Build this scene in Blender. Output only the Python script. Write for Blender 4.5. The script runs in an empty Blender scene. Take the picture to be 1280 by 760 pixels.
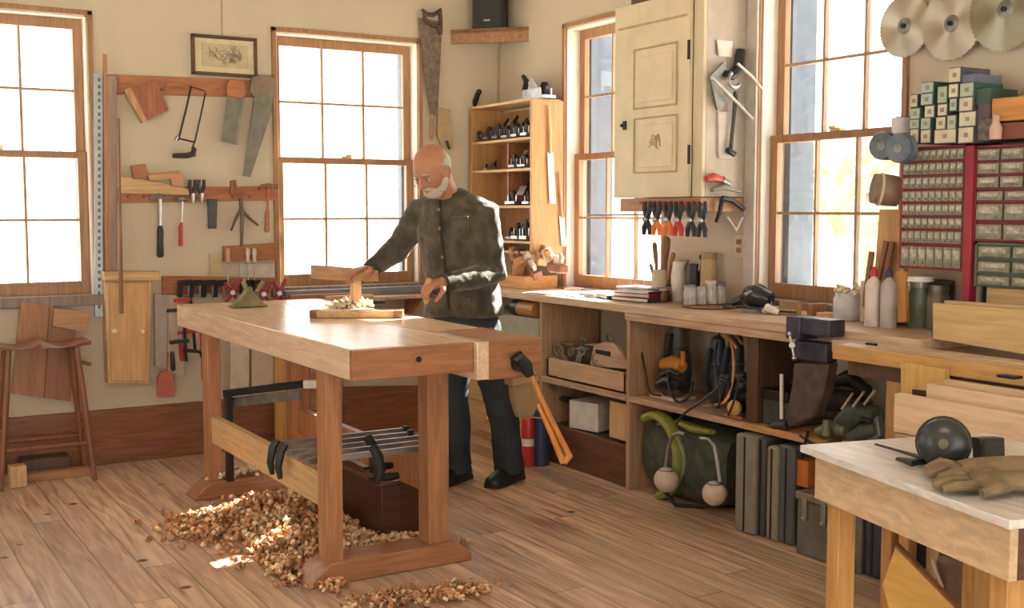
import bpy, bmesh, math, random
from mathutils import Vector as V, Matrix, Euler, noise
random.seed(7)
PI = math.pi
COL = bpy.context.scene.collection
R = math.radians

# ------------------------------------------------------------------ camera
YAW, PITCH, CAMH, FPX = R(31.3), R(4.72), 1.40, 1428.0
FW = V((math.sin(YAW)*math.cos(PITCH), math.cos(YAW)*math.cos(PITCH), -math.sin(PITCH)))
RT = V((math.cos(YAW), -math.sin(YAW), 0)); UP = RT.cross(FW)
CAM = V((0, 0, CAMH))
def W(px, py, x=None, y=None, z=None):
    """world point on a plane of the room that a spot of the survey photograph falls on"""
    d = RT*((px-640)/FPX) - UP*((py-380)/FPX) + FW
    if x is not None: t = (x-CAM.x)/d.x
    elif y is not None: t = (y-CAM.y)/d.y
    else: t = (z-CAM.z)/d.z
    return CAM + d*t
cd = bpy.data.cameras.new('camera'); cam = bpy.data.objects.new('camera', cd); COL.objects.link(cam)
cam.location = CAM
cam.rotation_euler = Matrix((RT, UP, -FW)).transposed().to_euler()
cd.sensor_width = 36; cd.lens = FPX*36/1280; cd.clip_end = 200; cd.clip_start = .05
bpy.context.scene.camera = cam

# ------------------------------------------------------------------ materials
MATS = {}
def _m(name):
    m = bpy.data.materials.new(name); m.use_nodes = True
    nt = m.node_tree; b = nt.nodes['Principled BSDF']; MATS[name] = m
    return m, nt, b
def plain(name, c, rough=.5, metal=0, var=.12, scale=18, bump=0, spec=.5, trans=0, ior=1.45, coat=0):
    if name in MATS: return MATS[name]
    m, nt, b = _m(name); N = nt.nodes; L = nt.links
    b.inputs['Roughness'].default_value = rough; b.inputs['Metallic'].default_value = metal
    b.inputs['Specular IOR Level'].default_value = spec
    if coat: b.inputs['Coat Weight'].default_value = coat
    if trans: b.inputs['Transmission Weight'].default_value = trans; b.inputs['IOR'].default_value = ior
    tc = N.new('ShaderNodeTexCoord'); nz = N.new('ShaderNodeTexNoise')
    nz.inputs['Scale'].default_value = scale; nz.inputs['Detail'].default_value = 4
    L.new(tc.outputs['Object'], nz.inputs['Vector'])
    cr = N.new('ShaderNodeValToRGB'); cr.color_ramp.elements[0].position = .3; cr.color_ramp.elements[1].position = .7
    cr.color_ramp.elements[0].color = (*[max(0, v*(1-var)) for v in c], 1)
    cr.color_ramp.elements[1].color = (*[min(1, v*(1+var)) for v in c], 1)
    L.new(nz.outputs['Fac'], cr.inputs['Fac']); L.new(cr.outputs['Color'], b.inputs['Base Color'])
    if bump:
        bp = N.new('ShaderNodeBump'); bp.inputs['Strength'].default_value = bump; bp.inputs['Distance'].default_value = .004
        n2 = N.new('ShaderNodeTexNoise'); n2.inputs['Scale'].default_value = scale*6; L.new(tc.outputs['Object'], n2.inputs['Vector'])
        L.new(n2.outputs['Fac'], bp.inputs['Height']); L.new(bp.outputs['Normal'], b.inputs['Normal'])
    return m
def wood(name, c, dark=.6, axis='Y', rough=.45, scale=6, knots=0, spec=.5):
    if name in MATS: return MATS[name]
    m, nt, b = _m(name); N = nt.nodes; L = nt.links
    b.inputs['Roughness'].default_value = rough; b.inputs['Specular IOR Level'].default_value = spec
    tc = N.new('ShaderNodeTexCoord'); mp = N.new('ShaderNodeMapping')
    s = {'X': (.8, 9, 9), 'Y': (9, .8, 9), 'Z': (9, 9, .8)}[axis]
    mp.inputs['Scale'].default_value = s
    L.new(tc.outputs['Object'], mp.inputs['Vector'])
    n1 = N.new('ShaderNodeTexNoise'); n1.inputs['Scale'].default_value = scale; n1.inputs['Detail'].default_value = 6; n1.inputs['Distortion'].default_value = .6
    L.new(mp.outputs[0], n1.inputs['Vector'])
    cr = N.new('ShaderNodeValToRGB'); e = cr.color_ramp.elements
    e[0].position = .34; e[0].color = (c[0]*dark, c[1]*dark*.95, c[2]*dark*.85, 1)
    e[1].position = .66; e[1].color = (min(1, c[0]*1.12), min(1, c[1]*1.1), min(1, c[2]*1.05), 1)
    L.new(n1.outputs['Fac'], cr.inputs['Fac']); out = cr.outputs['Color']
    if knots:
        vo = N.new('ShaderNodeTexVoronoi'); vo.inputs['Scale'].default_value = knots
        mp2 = N.new('ShaderNodeMapping'); mp2.inputs['Scale'].default_value = {'X': (.5, 1, 1), 'Y': (1, .5, 1), 'Z': (1, 1, .5)}[axis]
        L.new(tc.outputs['Object'], mp2.inputs['Vector']); L.new(mp2.outputs[0], vo.inputs['Vector'])
        c2 = N.new('ShaderNodeValToRGB'); c2.color_ramp.elements[0].position = .06; c2.color_ramp.elements[1].position = .1
        c2.color_ramp.elements[0].color = (.35, .2, .1, 1); c2.color_ramp.elements[1].color = (1, 1, 1, 1)
        L.new(vo.outputs['Distance'], c2.inputs['Fac'])
        mx = N.new('ShaderNodeMix'); mx.data_type = 'RGBA'; mx.blend_type = 'MULTIPLY'; mx.inputs[0].default_value = 1
        L.new(out, mx.inputs[6]); L.new(c2.outputs['Color'], mx.inputs[7]); out = mx.outputs[2]
    L.new(out, b.inputs['Base Color'])
    bp = N.new('ShaderNodeBump'); bp.inputs['Strength'].default_value = .15; bp.inputs['Distance'].default_value = .002
    L.new(n1.outputs['Fac'], bp.inputs['Height']); L.new(bp.outputs['Normal'], b.inputs['Normal'])
    return m

def floor_mat():
    m, nt, b = _m('floor_boards'); N = nt.nodes; L = nt.links
    tc = N.new('ShaderNodeTexCoord'); sx = N.new('ShaderNodeSeparateXYZ'); L.new(tc.outputs['Object'], sx.inputs[0])
    def mth(op, a, v=None, v2=None):
        n = N.new('ShaderNodeMath'); n.operation = op
        if isinstance(a, (int, float)): n.inputs[0].default_value = a
        else: L.new(a, n.inputs[0])
        if v is not None:
            if isinstance(v, (int, float)): n.inputs[1].default_value = v
            else: L.new(v, n.inputs[1])
        if v2 is not None: n.inputs[2].default_value = v2
        return n.outputs[0]
    u = mth('DIVIDE', sx.outputs['X'], .135); idx = mth('FLOOR', u); fr = mth('FRACT', u)
    wn = N.new('ShaderNodeTexWhiteNoise'); wn.noise_dimensions = '1D'; L.new(idx, wn.inputs['W'])
    off = mth('MULTIPLY', wn.outputs['Value'], 3.0)
    v = mth('DIVIDE', mth('ADD', sx.outputs['Y'], off), 2.6); vi = mth('FLOOR', v); vf = mth('FRACT', v)
    wn2 = N.new('ShaderNodeTexWhiteNoise'); wn2.noise_dimensions = '2D'
    cb = N.new('ShaderNodeCombineXYZ'); L.new(idx, cb.inputs[0]); L.new(vi, cb.inputs[1]); L.new(cb.outputs[0], wn2.inputs['Vector'])
    # grain
    cb2 = N.new('ShaderNodeCombineXYZ'); L.new(mth('MULTIPLY', sx.outputs['X'], 14.0), cb2.inputs[0])
    L.new(mth('MULTIPLY', sx.outputs['Y'], 1.1), cb2.inputs[1]); L.new(mth('MULTIPLY', wn2.outputs['Value'], 40.0), cb2.inputs[2])
    g = N.new('ShaderNodeTexNoise'); g.inputs['Scale'].default_value = 2.2; g.inputs['Detail'].default_value = 7; g.inputs['Distortion'].default_value = .9
    L.new(cb2.outputs[0], g.inputs['Vector'])
    cr = N.new('ShaderNodeValToRGB'); e = cr.color_ramp.elements
    e[0].position = .3; e[0].color = (.32, .19, .12, 1); e[1].position = .66; e[1].color = (.70, .51, .36, 1)
    L.new(g.outputs['Fac'], cr.inputs['Fac'])
    hs = N.new('ShaderNodeHueSaturation'); L.new(cr.outputs['Color'], hs.inputs['Color'])
    L.new(mth('MULTIPLY_ADD', wn2.outputs['Value'], .5, .74), hs.inputs['Value'])
    # worn greyish patches
    wr = N.new('ShaderNodeTexNoise'); wr.inputs['Scale'].default_value = 1.1; wr.inputs['Detail'].default_value = 5; L.new(tc.outputs['Object'], wr.inputs['Vector'])
    wrr = N.new('ShaderNodeValToRGB'); wrr.color_ramp.elements[0].position = .45; wrr.color_ramp.elements[1].position = .65
    L.new(wr.outputs['Fac'], wrr.inputs['Fac'])
    mw = N.new('ShaderNodeMix'); mw.data_type = 'RGBA'; L.new(mth('MULTIPLY', wrr.outputs['Color'], .45), mw.inputs[0])
    L.new(hs.outputs['Color'], mw.inputs[6]); mw.inputs[7].default_value = (.58, .48, .43, 1)
    # knots
    cb3 = N.new('ShaderNodeCombineXYZ'); L.new(mth('MULTIPLY', sx.outputs['X'], 2.4), cb3.inputs[0]); L.new(mth('MULTIPLY', sx.outputs['Y'], 2.6), cb3.inputs[1])
    vo = N.new('ShaderNodeTexVoronoi'); vo.inputs['Scale'].default_value = 1.6; L.new(cb3.outputs[0], vo.inputs['Vector'])
    kr = N.new('ShaderNodeValToRGB'); kr.color_ramp.elements[0].position = .055; kr.color_ramp.elements[1].position = .10
    kr.color_ramp.elements[0].color = (.22, .13, .10, 1); kr.color_ramp.elements[1].color = (1, 1, 1, 1)
    L.new(vo.outputs['Distance'], kr.inputs['Fac'])
    mk = N.new('ShaderNodeMix'); mk.data_type = 'RGBA'; mk.blend_type = 'MULTIPLY'; mk.inputs[0].default_value = 1
    L.new(mw.outputs[2], mk.inputs[6]); L.new(kr.outputs['Color'], mk.inputs[7])
    # seams
    ed = mth('MINIMUM', fr, mth('SUBTRACT', 1.0, fr)); s1 = mth('GREATER_THAN', ed, .022)
    ev = mth('MINIMUM', vf, mth('SUBTRACT', 1.0, vf)); s2 = mth('GREATER_THAN', ev, .0012)
    seam = mth('MULTIPLY', s1, s2)
    ms = N.new('ShaderNodeMix'); ms.data_type = 'RGBA'; L.new(mth('SUBTRACT', 1.0, seam), ms.inputs[0])
    L.new(mk.outputs[2], ms.inputs[6]); ms.inputs[7].default_value = (.12, .06, .035, 1)
    mz = N.new('ShaderNodeMix'); mz.data_type = 'RGBA'; mz.inputs[0].default_value = .6
    L.new(mk.outputs[2], mz.inputs[6]); L.new(ms.outputs[2], mz.inputs[7])
    L.new(mz.outputs[2], b.inputs['Base Color'])
    rr = mth('MULTIPLY_ADD', wr.outputs['Fac'], .3, .22); L.new(rr, b.inputs['Roughness'])
    bp = N.new('ShaderNodeBump'); bp.inputs['Strength'].default_value = .35; bp.inputs['Distance'].default_value = .003
    L.new(mth('ADD', seam, mth('MULTIPLY', g.outputs['Fac'], .5)), bp.inputs['Height']); L.new(bp.outputs['Normal'], b.inputs['Normal'])
    return m

def glass(name='window_glass', tint=(1, 1, 1)):
    if name in MATS: return MATS[name]
    m, nt, b = _m(name); N = nt.nodes; L = nt.links
    N.remove(b); o = N['Material Output']
    t = N.new('ShaderNodeBsdfTransparent'); t.inputs[0].default_value = (*tint, 1)
    g = N.new('ShaderNodeBsdfGlossy'); g.inputs['Roughness'].default_value = .02
    x = N.new('ShaderNodeMixShader'); x.inputs[0].default_value = .05; L.new(t.outputs[0], x.inputs[1]); L.new(g.outputs[0], x.inputs[2])
    L.new(x.outputs[0], o.inputs[0]); return m

# ------------------------------------------------------------------ mesh collector
class MB:
    def __init__(s): s.bm = bmesh.new()
    def box(s, a, b):
        lo = [min(a[i], b[i]) for i in range(3)]; hi = [max(a[i], b[i]) for i in range(3)]
        return s.obox([(lo[i]+hi[i])/2 for i in range(3)], [hi[i]-lo[i] for i in range(3)])
    def obox(s, c, size, rot=None):
        M = Matrix.Translation(V(c))
        if rot is not None: M = M @ (rot.to_matrix().to_4x4() if isinstance(rot, Euler) else rot.to_4x4())
        vs = [s.bm.verts.new(M @ V((x*size[0]/2, y*size[1]/2, z*size[2]/2))) for x in (-1, 1) for y in (-1, 1) for z in (-1, 1)]
        for f in ((0,1,3,2), (4,6,7,5), (0,4,5,1), (2,3,7,6), (0,2,6,4), (1,5,7,3)): s.bm.faces.new([vs[i] for i in f])
        return s
    def bar(s, p0, p1, w, h, up=(0, 0, 1)):
        p0, p1 = V(p0), V(p1); d = p1-p0; l = d.length; d.normalize(); u = V(up)
        if abs(d.dot(u)) > .98: u = V((1, 0, 0))
        sd = d.cross(u).normalized(); u = sd.cross(d)
        return s.obox((p0+p1)/2, (l, w, h), Matrix((d, sd, u)).transposed())
    def rings(s, rs, close=True, cap=True):
        vs = [[s.bm.verts.new(p) for p in r] for r in rs]; n = len(rs[0])
        for a, b in zip(vs, vs[1:]):
            for i in range(n if close else n-1):
                j = (i+1) % n
                try: s.bm.faces.new((a[i], a[j], b[j], b[i]))
                except ValueError: pass
        if cap:
            s.bm.faces.new(vs[0][::-1]); s.bm.faces.new(vs[-1])
        return s
    def tube(s, pts, r, n=8, flat=1.0, up=None):
        pts = [V(p) for p in pts]; rs = r if isinstance(r, (list, tuple)) else [r]*len(pts)
        out = []; pu = None
        for i, p in enumerate(pts):
            d = (pts[min(i+1, len(pts)-1)]-pts[max(i-1, 0)]).normalized()
            if pu is None:
                u = V(up) if up is not None else (V((0, 0, 1)) if abs(d.z) < .9 else V((1, 0, 0)))
            else: u = pu
            u = (u-d*u.dot(d)).normalized(); pu = u; w = d.cross(u)
            out.append([p+(w*math.cos(2*PI*k/n)+u*math.sin(2*PI*k/n)*flat)*rs[i] for k in range(n)])
        return s.rings(out)
    def cyl(s, p0, p1, r0, r1=None, n=16):
        return s.tube([p0, p1], [r0, r0 if r1 is None else r1], n)
    def lathe(s, prof, loc, n=16, ax=(0, 0, 1)):
        ax = V(ax).normalized(); u = V((1, 0, 0)) if abs(ax.x) < .9 else V((0, 1, 0)); u = (u-ax*u.dot(ax)).normalized(); w = ax.cross(u)
        return s.rings([[V(loc)+ax*z+(u*math.cos(2*PI*k/n)+w*math.sin(2*PI*k/n))*max(r, .0004) for k in range(n)] for r, z in prof])
    def prism(s, pts, vec):
        pts = [V(p) for p in pts]; vec = V(vec)
        a = [s.bm.verts.new(p) for p in pts]; b = [s.bm.verts.new(p+vec) for p in pts]; n = len(pts)
        s.bm.faces.new(a); s.bm.faces.new(b[::-1])
        for i in range(n): s.bm.faces.new((a[i], b[i], b[(i+1) % n], a[(i+1) % n]))
        return s
    def sph(s, c, r, rot=None, n=16):
        r = (r, r, r) if isinstance(r, (int, float)) else r; M = Matrix.Translation(V(c))
        if rot is not None: M = M @ (rot.to_matrix().to_4x4() if isinstance(rot, Euler) else rot.to_4x4())
        M = M @ Matrix.Diagonal((*r, 1)); bmesh.ops.create_uvsphere(s.bm, u_segments=n, v_segments=max(6, n//2+2), radius=1, matrix=M); return s
    def torus(s, c, R_, r, ax=(0, 0, 1), n=20, m=8, a0=0, a1=2*PI):
        ax = V(ax).normalized(); u = V((1, 0, 0)) if abs(ax.x) < .9 else V((0, 1, 0)); u = (u-ax*u.dot(ax)).normalized(); w = ax.cross(u)
        full = abs(a1-a0) > 6.28; k = n+(0 if full else 1); rs = []
        for i in range(k):
            a = a0+(a1-a0)*i/n; d = u*math.cos(a)+w*math.sin(a)
            rs.append([V(c)+d*(R_+r*math.cos(2*PI*j/m))+ax*(r*math.sin(2*PI*j/m)) for j in range(m)])
        if full: rs.append(rs[0])
        s.rings(rs, cap=not full)
        if full: bmesh.ops.remove_doubles(s.bm, verts=s.bm.verts[:], dist=1e-6)
        return s
    def build(s, name, m, parent=None, bev=0, jit=0, sharp=38, origin=None):
        bmesh.ops.recalc_face_normals(s.bm, faces=s.bm.faces[:])
        if parent is not None: o3 = V(parent['_o'])
        elif origin is not None: o3 = V(origin)
        else:
            xs = [v.co for v in s.bm.verts]
            o3 = V(((min(p.x for p in xs)+max(p.x for p in xs))/2, (min(p.y for p in xs)+max(p.y for p in xs))/2, min(p.z for p in xs)))
        for v in s.bm.verts: v.co -= o3
        me = bpy.data.meshes.new(name); s.bm.to_mesh(me); s.bm.free(); me.materials.append(m)
        for p in me.polygons: p.use_smooth = True
        me.set_sharp_from_angle(angle=R(sharp))
        o = bpy.data.objects.new(name, me); COL.objects.link(o); o['_o'] = tuple(o3)
        if parent is None: o.location = o3
        else:
            o.parent = parent
        if bev:
            b = o.modifiers.new('bevel', 'BEVEL'); b.width = bev; b.segments = 2; b.limit_method = 'ANGLE'; b.angle_limit = R(40)
        return o
def tag(o, label=None, cat=None, group=None, kind=None):
    if label: o['label'] = label
    if cat: o['category'] = cat
    if group: o['group'] = group
    if kind: o['kind'] = kind
    return o
def thing(name, loc, label, cat, group=None, kind=None):
    o = bpy.data.objects.new(name, None); COL.objects.link(o); o.location = V(loc); o['_o'] = tuple(V(loc)); o.empty_display_size = .1
    return tag(o, label, cat, group, kind)
def kids(o): return [c for c in bpy.data.objects if c.parent == o]
def dup(o, loc, rotz=None, label=None, scale=None, parent=None):
    c = o.copy(); COL.objects.link(c)
    if parent is not None: c.parent = parent
    else:
        c.location = V(loc)
        if rotz is not None: c.rotation_euler = (0, 0, rotz)
        if scale: c.scale = (scale,)*3 if isinstance(scale, (int, float)) else scale
        if label: c['label'] = label
    for k in kids(o):
        if k is not c: dup(k, None, parent=c)
    return c
def quadxz(pxs, y): return [W(px, py, y=y) for px, py in pxs]
def quadyz(pxs, x): return [W(px, py, x=x) for px, py in pxs]

# colours (linear)
PINE = wood('pine', (.62, .42, .22), .8, 'Y', .5, knots=2)
PINE_Z = wood('pine_upright', (.60, .40, .21), .8, 'Z', .5)
PINE_X = wood('pine_cross', (.60, .40, .21), .8, 'X', .5)
BENCH = wood('bench_maple', (.74, .56, .42), .85, 'Y', .23, spec=.7)
BENCH_D = wood('bench_cherry', (.42, .20, .10), .75, 'Z', .4)
BENCH_DX = wood('bench_cherry_cross', (.37, .17, .085), .75, 'X', .4)
TRIM = wood('window_fir', (.36, .19, .095), .75, 'Z', .42)
TRIMX = wood('window_fir_cross', (.36, .19, .095), .75, 'X', .42)
TRIMY = wood('window_fir_side', (.36, .19, .095), .75, 'Y', .42)
BROWN = wood('brown_wood', (.27, .12, .052), .7, 'Z', .5)
BROWNX = wood('brown_wood_cross', (.27, .12, .052), .7, 'X', .5)
REDW = wood('reddish_wood', (.38, .15, .065), .75, 'X', .45)
GREYW = wood('weathered_grey_wood', (.25, .21, .19), .75, 'Z', .6)
DARKW = wood('dark_panel', (.10, .055, .035), .7, 'Z', .5)
COUNTER = wood('counter_top', (.60, .44, .32), .75, 'Y', .45)
SHELFW = wood('shelf_board', (.50, .35, .255), .75, 'Y', .5)
WALLP = plain('wall_plaster', (.56, .485, .375), .85, var=.04, scale=2.5, spec=.2)
WHITEP = plain('white_paint', (.80, .76, .70), .5, var=.04)
BLACK = plain('black_rubber', (.018, .018, .02), .45)
BLACKM = plain('black_iron', (.03, .03, .034), .38, .6)
STEEL = plain('steel', (.42, .42, .42), .32, .9, var=.2)
DULL = plain('dull_steel', (.22, .22, .21), .45, .7, var=.25)
SAWM = plain('saw_blade_steel', (.20, .20, .165), .42, .6, var=.25)
GALV = plain('galvanised', (.42, .47, .50), .45, .5)
RED = plain('red_plastic', (.50, .03, .02), .4)
ORANGE = plain('orange_plastic', (.75, .20, .03), .4)
CREAM = plain('cream_paint', (.62, .53, .38), .55, var=.06)
BRASS = plain('brass', (.55, .40, .16), .35, .8)
TAN = plain('tan_leather', (.30, .20, .10), .8, bump=.3)
GREENB = plain('dull_green_iron', (.24, .21, .11), .5, .3, var=.3)
CANVAS = plain('green_canvas', (.17, .19, .04), .85, bump=.5, var=.3)
GREYC = plain('grey_case', (.22, .195, .16), .6, var=.1)
CARD = plain('cardboard', (.52, .42, .30), .8)
WHITEB = plain('white_card', (.72, .68, .62), .7)
CREAMB = plain('cream_ball', (.55, .45, .36), .35)
# ------------------------------------------------------------------ room
WX, WY, CEIL = 3.84, 6.48, 2.95
XL, YF = -2.3, -2.6
def wall(name, axis, pos, a0, a1, t, holes, m=WALLP):
    """wall in plane axis=pos (inner face), thickness t outward, running a0..a1, rectangular holes (a, b, z0, z1)"""
    b = MB()
    def bx(p, q, z0, z1):
        if axis == 'y': b.box((p, pos, z0), (q, pos+t, z1))
        else: b.box((pos, p, z0), (pos+t, q, z1))
    cur = a0
    for (p, q, z0, z1) in sorted(holes):
        bx(cur, p, 0, CEIL); bx(p, q, 0, z0); bx(p, q, z1, CEIL); cur = q
    bx(cur, a1, 0, CEIL)
    o = b.build(name, m); o['kind'] = 'structure'; return o
W1 = (.36, 1.285, .94, 2.435); W2 = (2.325, 3.255, .94, 2.435)
W3 = (4.77, 5.70, .94, 2.47); W4 = (3.215, 4.055, .98, 2.47)
wall('wall_back', 'y', WY, XL-.15, WX+.15, .15, [W1, W2])
wall('wall_right', 'x', WX, YF, WY, .15, [W3, W4])
wall('wall_left', 'x', XL, YF, WY, -.15, [(.6, 2.2, .8, 2.3), (3.4, 5.0, .8, 2.3)])
wall('wall_front', 'y', YF, XL-.15, WX+.15, -.15, [(-1.4, 2.6, 0.0, 2.4)])
f = MB().box((XL, YF, -.04), (WX, WY, 0)).build('floor', floor_mat()); f['kind'] = 'structure'
c = MB().box((XL-.15, YF-.15, CEIL), (WX+.15, WY+.15, CEIL+.1)).build('ceiling', plain('ceiling_board', (.62, .52, .40), .9, var=.03)); c['kind'] = 'structure'
BASEM = wood('baseboard_wood', (.235, .092, .045), .7, 'X', .45)
o = MB().box((XL, WY-.022, 0), (2.62, WY, .305)).build('baseboard_back', BASEM, bev=.003); o['kind'] = 'structure'
# batten seams of the plaster boards
seam = plain('seam', (.36, .28, .20), .8)
for i, (p, z0, z1, a) in enumerate([(W(277, 10, y=WY).x, 2.38, CEIL, 'b')]):
    o = MB().box((p-.004, WY-.003, z0), (p+.004, WY, z1)).build('trim_1', seam); o['kind'] = 'structure'
o = MB().box((WX-.012, WY-.012, .95), (WX, WY, 2.45)).build('trim_2', plain('corner_bead', (.46, .36, .24), .7)); o['kind'] = 'structure'
# tall pale casing boards either side of the right wall window
def window(n, axis, hole, flip=False, wide=0):
    a0, a1, z0, z1 = hole
    if axis == 'y': P = lambda a, d, z: (a, WY+d, z)
    else: P = lambda a, d, z: (WX+d, a, z)
    mid = (z0+.02+z1)/2-.005
    root = thing('window_%d' % n, P((a0+a1)/2, 0, z0), None, None, kind='structure')
    TM = TRIMX if axis == 'y' else TRIMY
    b = MB()
    for (p, q) in ((a0-.022, a0+.004), (a1-.004, a1+.022)): b.box(P(p, -.016, z0-.02), P(q, .006, z1+.022))
    b.box(P(a0-.022, -.016, z1-.002), P(a1+.022, .006, z1+.024))
    b.build('casing', TRIM, root, bev=.002)
    b = MB()
    b.box(P(a0, .002, z0), P(a0+.012, .149, z1)); b.box(P(a1-.012, .002, z0), P(a1, .149, z1)); b.box(P(a0, .002, z1-.012), P(a1, .149, z1))
    b.build('reveal', WHITEP, root)
    MB().box(P(a0-.05, -.045, z0-.055), P(a1+.05, .15, z0+.002)).build('sill', GREYW, root, bev=.004)
    A0, A1 = a0+.012, a1-.012
    for (nm, d0, d1, zb, zt, rb, rt) in (('lower_sash', .055, .09, z0+.002, mid+.02, .07, .036), ('upper_sash', .092, .127, mid-.016, z1-.012, .036, .055)):
        b = MB()
        st = .048
        b.box(P(A0, d0, zb), P(A0+st, d1, zt)); b.box(P(A1-st, d0, zb), P(A1, d1, zt))
        b.box(P(A0+st, d0, zb), P(A1-st, d1, zb+rb)); b.box(P(A0+st, d0, zt-rt), P(A1-st, d1, zt))
        s_ = b.build(nm, TM if False else TRIM, root, bev=.002)
        g0, g1, h0, h1 = A0+st, A1-st, zb+rb, zt-rt
        b = MB(); mw = .0065
        for k in (1, 2): x = g0+(g1-g0)*k/3; b.box(P(x-mw, d0+.006, h0), P(x+mw, d1-.006, h1))
        zz = (h0+h1)/2; b.box(P(g0, d0+.008, zz-mw), P(g1, d1-.008, zz+mw))
        b.build('muntins', wood('muntin_wood', (.42, .27, .17), .8, 'Z'), s_)
        dm = (d0+d1)/2
        MB().box(P(g0, dm-.0015, h0), P(g1, dm+.0015, h1)).build('pane', glass(), s_)
    xm = (a0+a1)/2
    MB().box(P(xm-.03, .05, mid+.02), P(xm+.03, .085, mid+.032)).box(P(xm-.008, .04, mid+.03), P(xm+.03, .062, mid+.042)).build('sash_lock', BRASS, root)
    b = MB(); OG = plain('outer_frame_paint', (.09, .115, .16), .5)
    od = .31 if axis == 'x' else .20
    b.box(P(a0-.01, .15, z0-.03), P(a0+.05, od, z1+.02)); b.box(P(a1-.05, .15, z0-.03), P(a1+.01, od, z1+.02)); b.box(P(a0, .15, z1-.03), P(a1, .20, z1+.02)); b.box(P(a0, .15, z0-.04), P(a1, .24, z0+.01))
    b.build('outer_frame', OG, root)
    return root
window(1, 'y', W1); window(2, 'y', W2); window(3, 'x', W3); window(4, 'x', W4)
# ------------------------------------------------------------------ outdoors seen through the panes
g = MB().box((-30, -30, -.75), (60, 60, -.55)).build('ground', plain('pale_yard', (.70, .70, .62), .9, var=.1, scale=.8)); g['kind'] = 'structure'
LEAF = plain('pale_leaves', (.38, .46, .26), .8, var=.4, scale=3); BARK = plain('bark', (.30, .24, .20), .9)
def tree(x, y, h, r, lab, seed):
    rd = random.Random(seed); t = thing('tree', (x, y, -.55), lab, 'tree', 'trees in the yard outside')
    MB().tube([(x, y, -.6), (x+.1, y, h*.5), (x, y+.1, h)], [.16, .11, .04]).build('trunk', BARK, t)
    b = MB()
    for k in range(420):
        a = rd.random()*2*PI; q = r*rd.random()**.5; z = h*.35+rd.random()*h*.65; q *= 1.1-.6*abs((z/h)-.6)
        c0 = V((x+q*math.cos(a), y+q*math.sin(a), z)); s = .16+rd.random()*.2
        e = Euler((rd.random()*6, rd.random()*6, rd.random()*6)).to_matrix()
        vs = [b.bm.verts.new(c0+e @ V(p)*s) for p in ((-1, 0, 0), (0, -.6, .1), (1, 0, 0), (0, .6, .1))]; b.bm.faces.new(vs)
    b.build('foliage', LEAF, t)
tree(17.0, 15.0, 2.6, 2.4, 'low pale bush outside the right wall window nearest the drawer cabinets', 1)
def birch(x, y, h, lab):
    t = thing('birch_tree', (x, y, -.55), lab, 'tree', 'thin pale trees behind the house')
    MB().tube([(x, y, -.6), (x+.05, y, h*.5), (x, y+.1, h)], [.07, .05, .02]).build('trunk', plain('birch_bark', (.62, .55, .50), .9), t)
    b = MB()
    for k in range(9): a = k*2.4; z = h*(.35+.06*k); b.tube([(x, y, z), (x+.5*math.cos(a), y+.5*math.sin(a), z+.4)], [.02, .008], n=5)
    b.build('branches', plain('birch_bark', (.62, .55, .50)), t)
birch(2.6, 17.0, 5.5, 'thin pale leafless tree outside the leftmost window, left one'); birch(3.5, 18.5, 6, 'thin pale leafless tree outside the leftmost window, right one'); birch(7.7, 18.0, 5.6, 'thin pale leafless tree outside the middle back window')
def sun_blocker(x, y, z, r, n, lab, seed):  # tree out of view, added to keep direct sun off one window
    rd = random.Random(seed); t = thing('sun_blocker_tree', (x, y, -.55), lab, 'tree', None); b = MB()
    MB().tube([(x, y, -.6), (x, y, z)], [.2, .1]).build('trunk', BARK, t)
    for k in range(n):
        d = V((rd.gauss(0, 1), rd.gauss(0, 1), rd.gauss(0, 1))).normalized()*r*rd.random()**.4; s = .10+rd.random()*.12
        e = Euler((rd.random()*6, rd.random()*6, rd.random()*6)).to_matrix(); vs = [b.bm.verts.new(V((x, y, z))+d+e @ V(p)*s) for p in ((-1, 0, 0), (0, -.6, .1), (1, 0, 0), (0, .6, .1))]; b.bm.faces.new(vs)
    b.build('foliage', LEAF, t)
# ------------------------------------------------------------------ light
w = bpy.data.worlds.new('sky'); bpy.context.scene.world = w; w.use_nodes = True
bgn = w.node_tree.nodes['Background']; bgn.inputs[0].default_value = (1.0, .97, .93, 1); bgn.inputs[1].default_value = 3.5
sd = bpy.data.lights.new('sun', 'SUN'); so = bpy.data.objects.new('sun', sd); COL.objects.link(so)
sd.energy = 50; sd.angle = R(1.0); sd.color = (1, .93, .82)
SD = V((1.0, .20, .76)).normalized()      # towards the sun
q = V((WX, 3.55, 1.75))+SD*6.2; sun_blocker(q.x, q.y, q.z, 1.0, 1500, 'unseen leafy crown added to block the sun at the window by the drawer cabinets', 41)
so.rotation_euler = SD.to_track_quat('Z', 'Y').to_euler(); so.location = (12, 6, 10)
def portal(c, sx, sy, rot):
    l = bpy.data.lights.new('portal', 'AREA'); l.shape = 'RECTANGLE'; l.size = sx; l.size_y = sy; l.cycles.is_portal = True
    o = bpy.data.objects.new('portal', l); COL.objects.link(o); o.location = c; o.rotation_euler = rot
for (a0, a1, z0, z1) in (W1, W2): portal(((a0+a1)/2, WY+.16, (z0+z1)/2), a1-a0, z1-z0, (R(-90), 0, 0))
for (a0, a1, z0, z1) in (W3, W4): portal((WX+.32, (a0+a1)/2, (z0+z1)/2), z1-z0, a1-a0, (0, R(90), 0))
for (a0, a1, z0, z1) in ((.6, 2.2, .8, 2.3), (3.4, 5.0, .8, 2.3)): portal((XL-.16, (a0+a1)/2, (z0+z1)/2), z1-z0, a1-a0, (0, R(-90), 0))
portal((.6, YF-.16, 1.2), 4.0, 2.4, (R(90), 0, 0))
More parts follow.
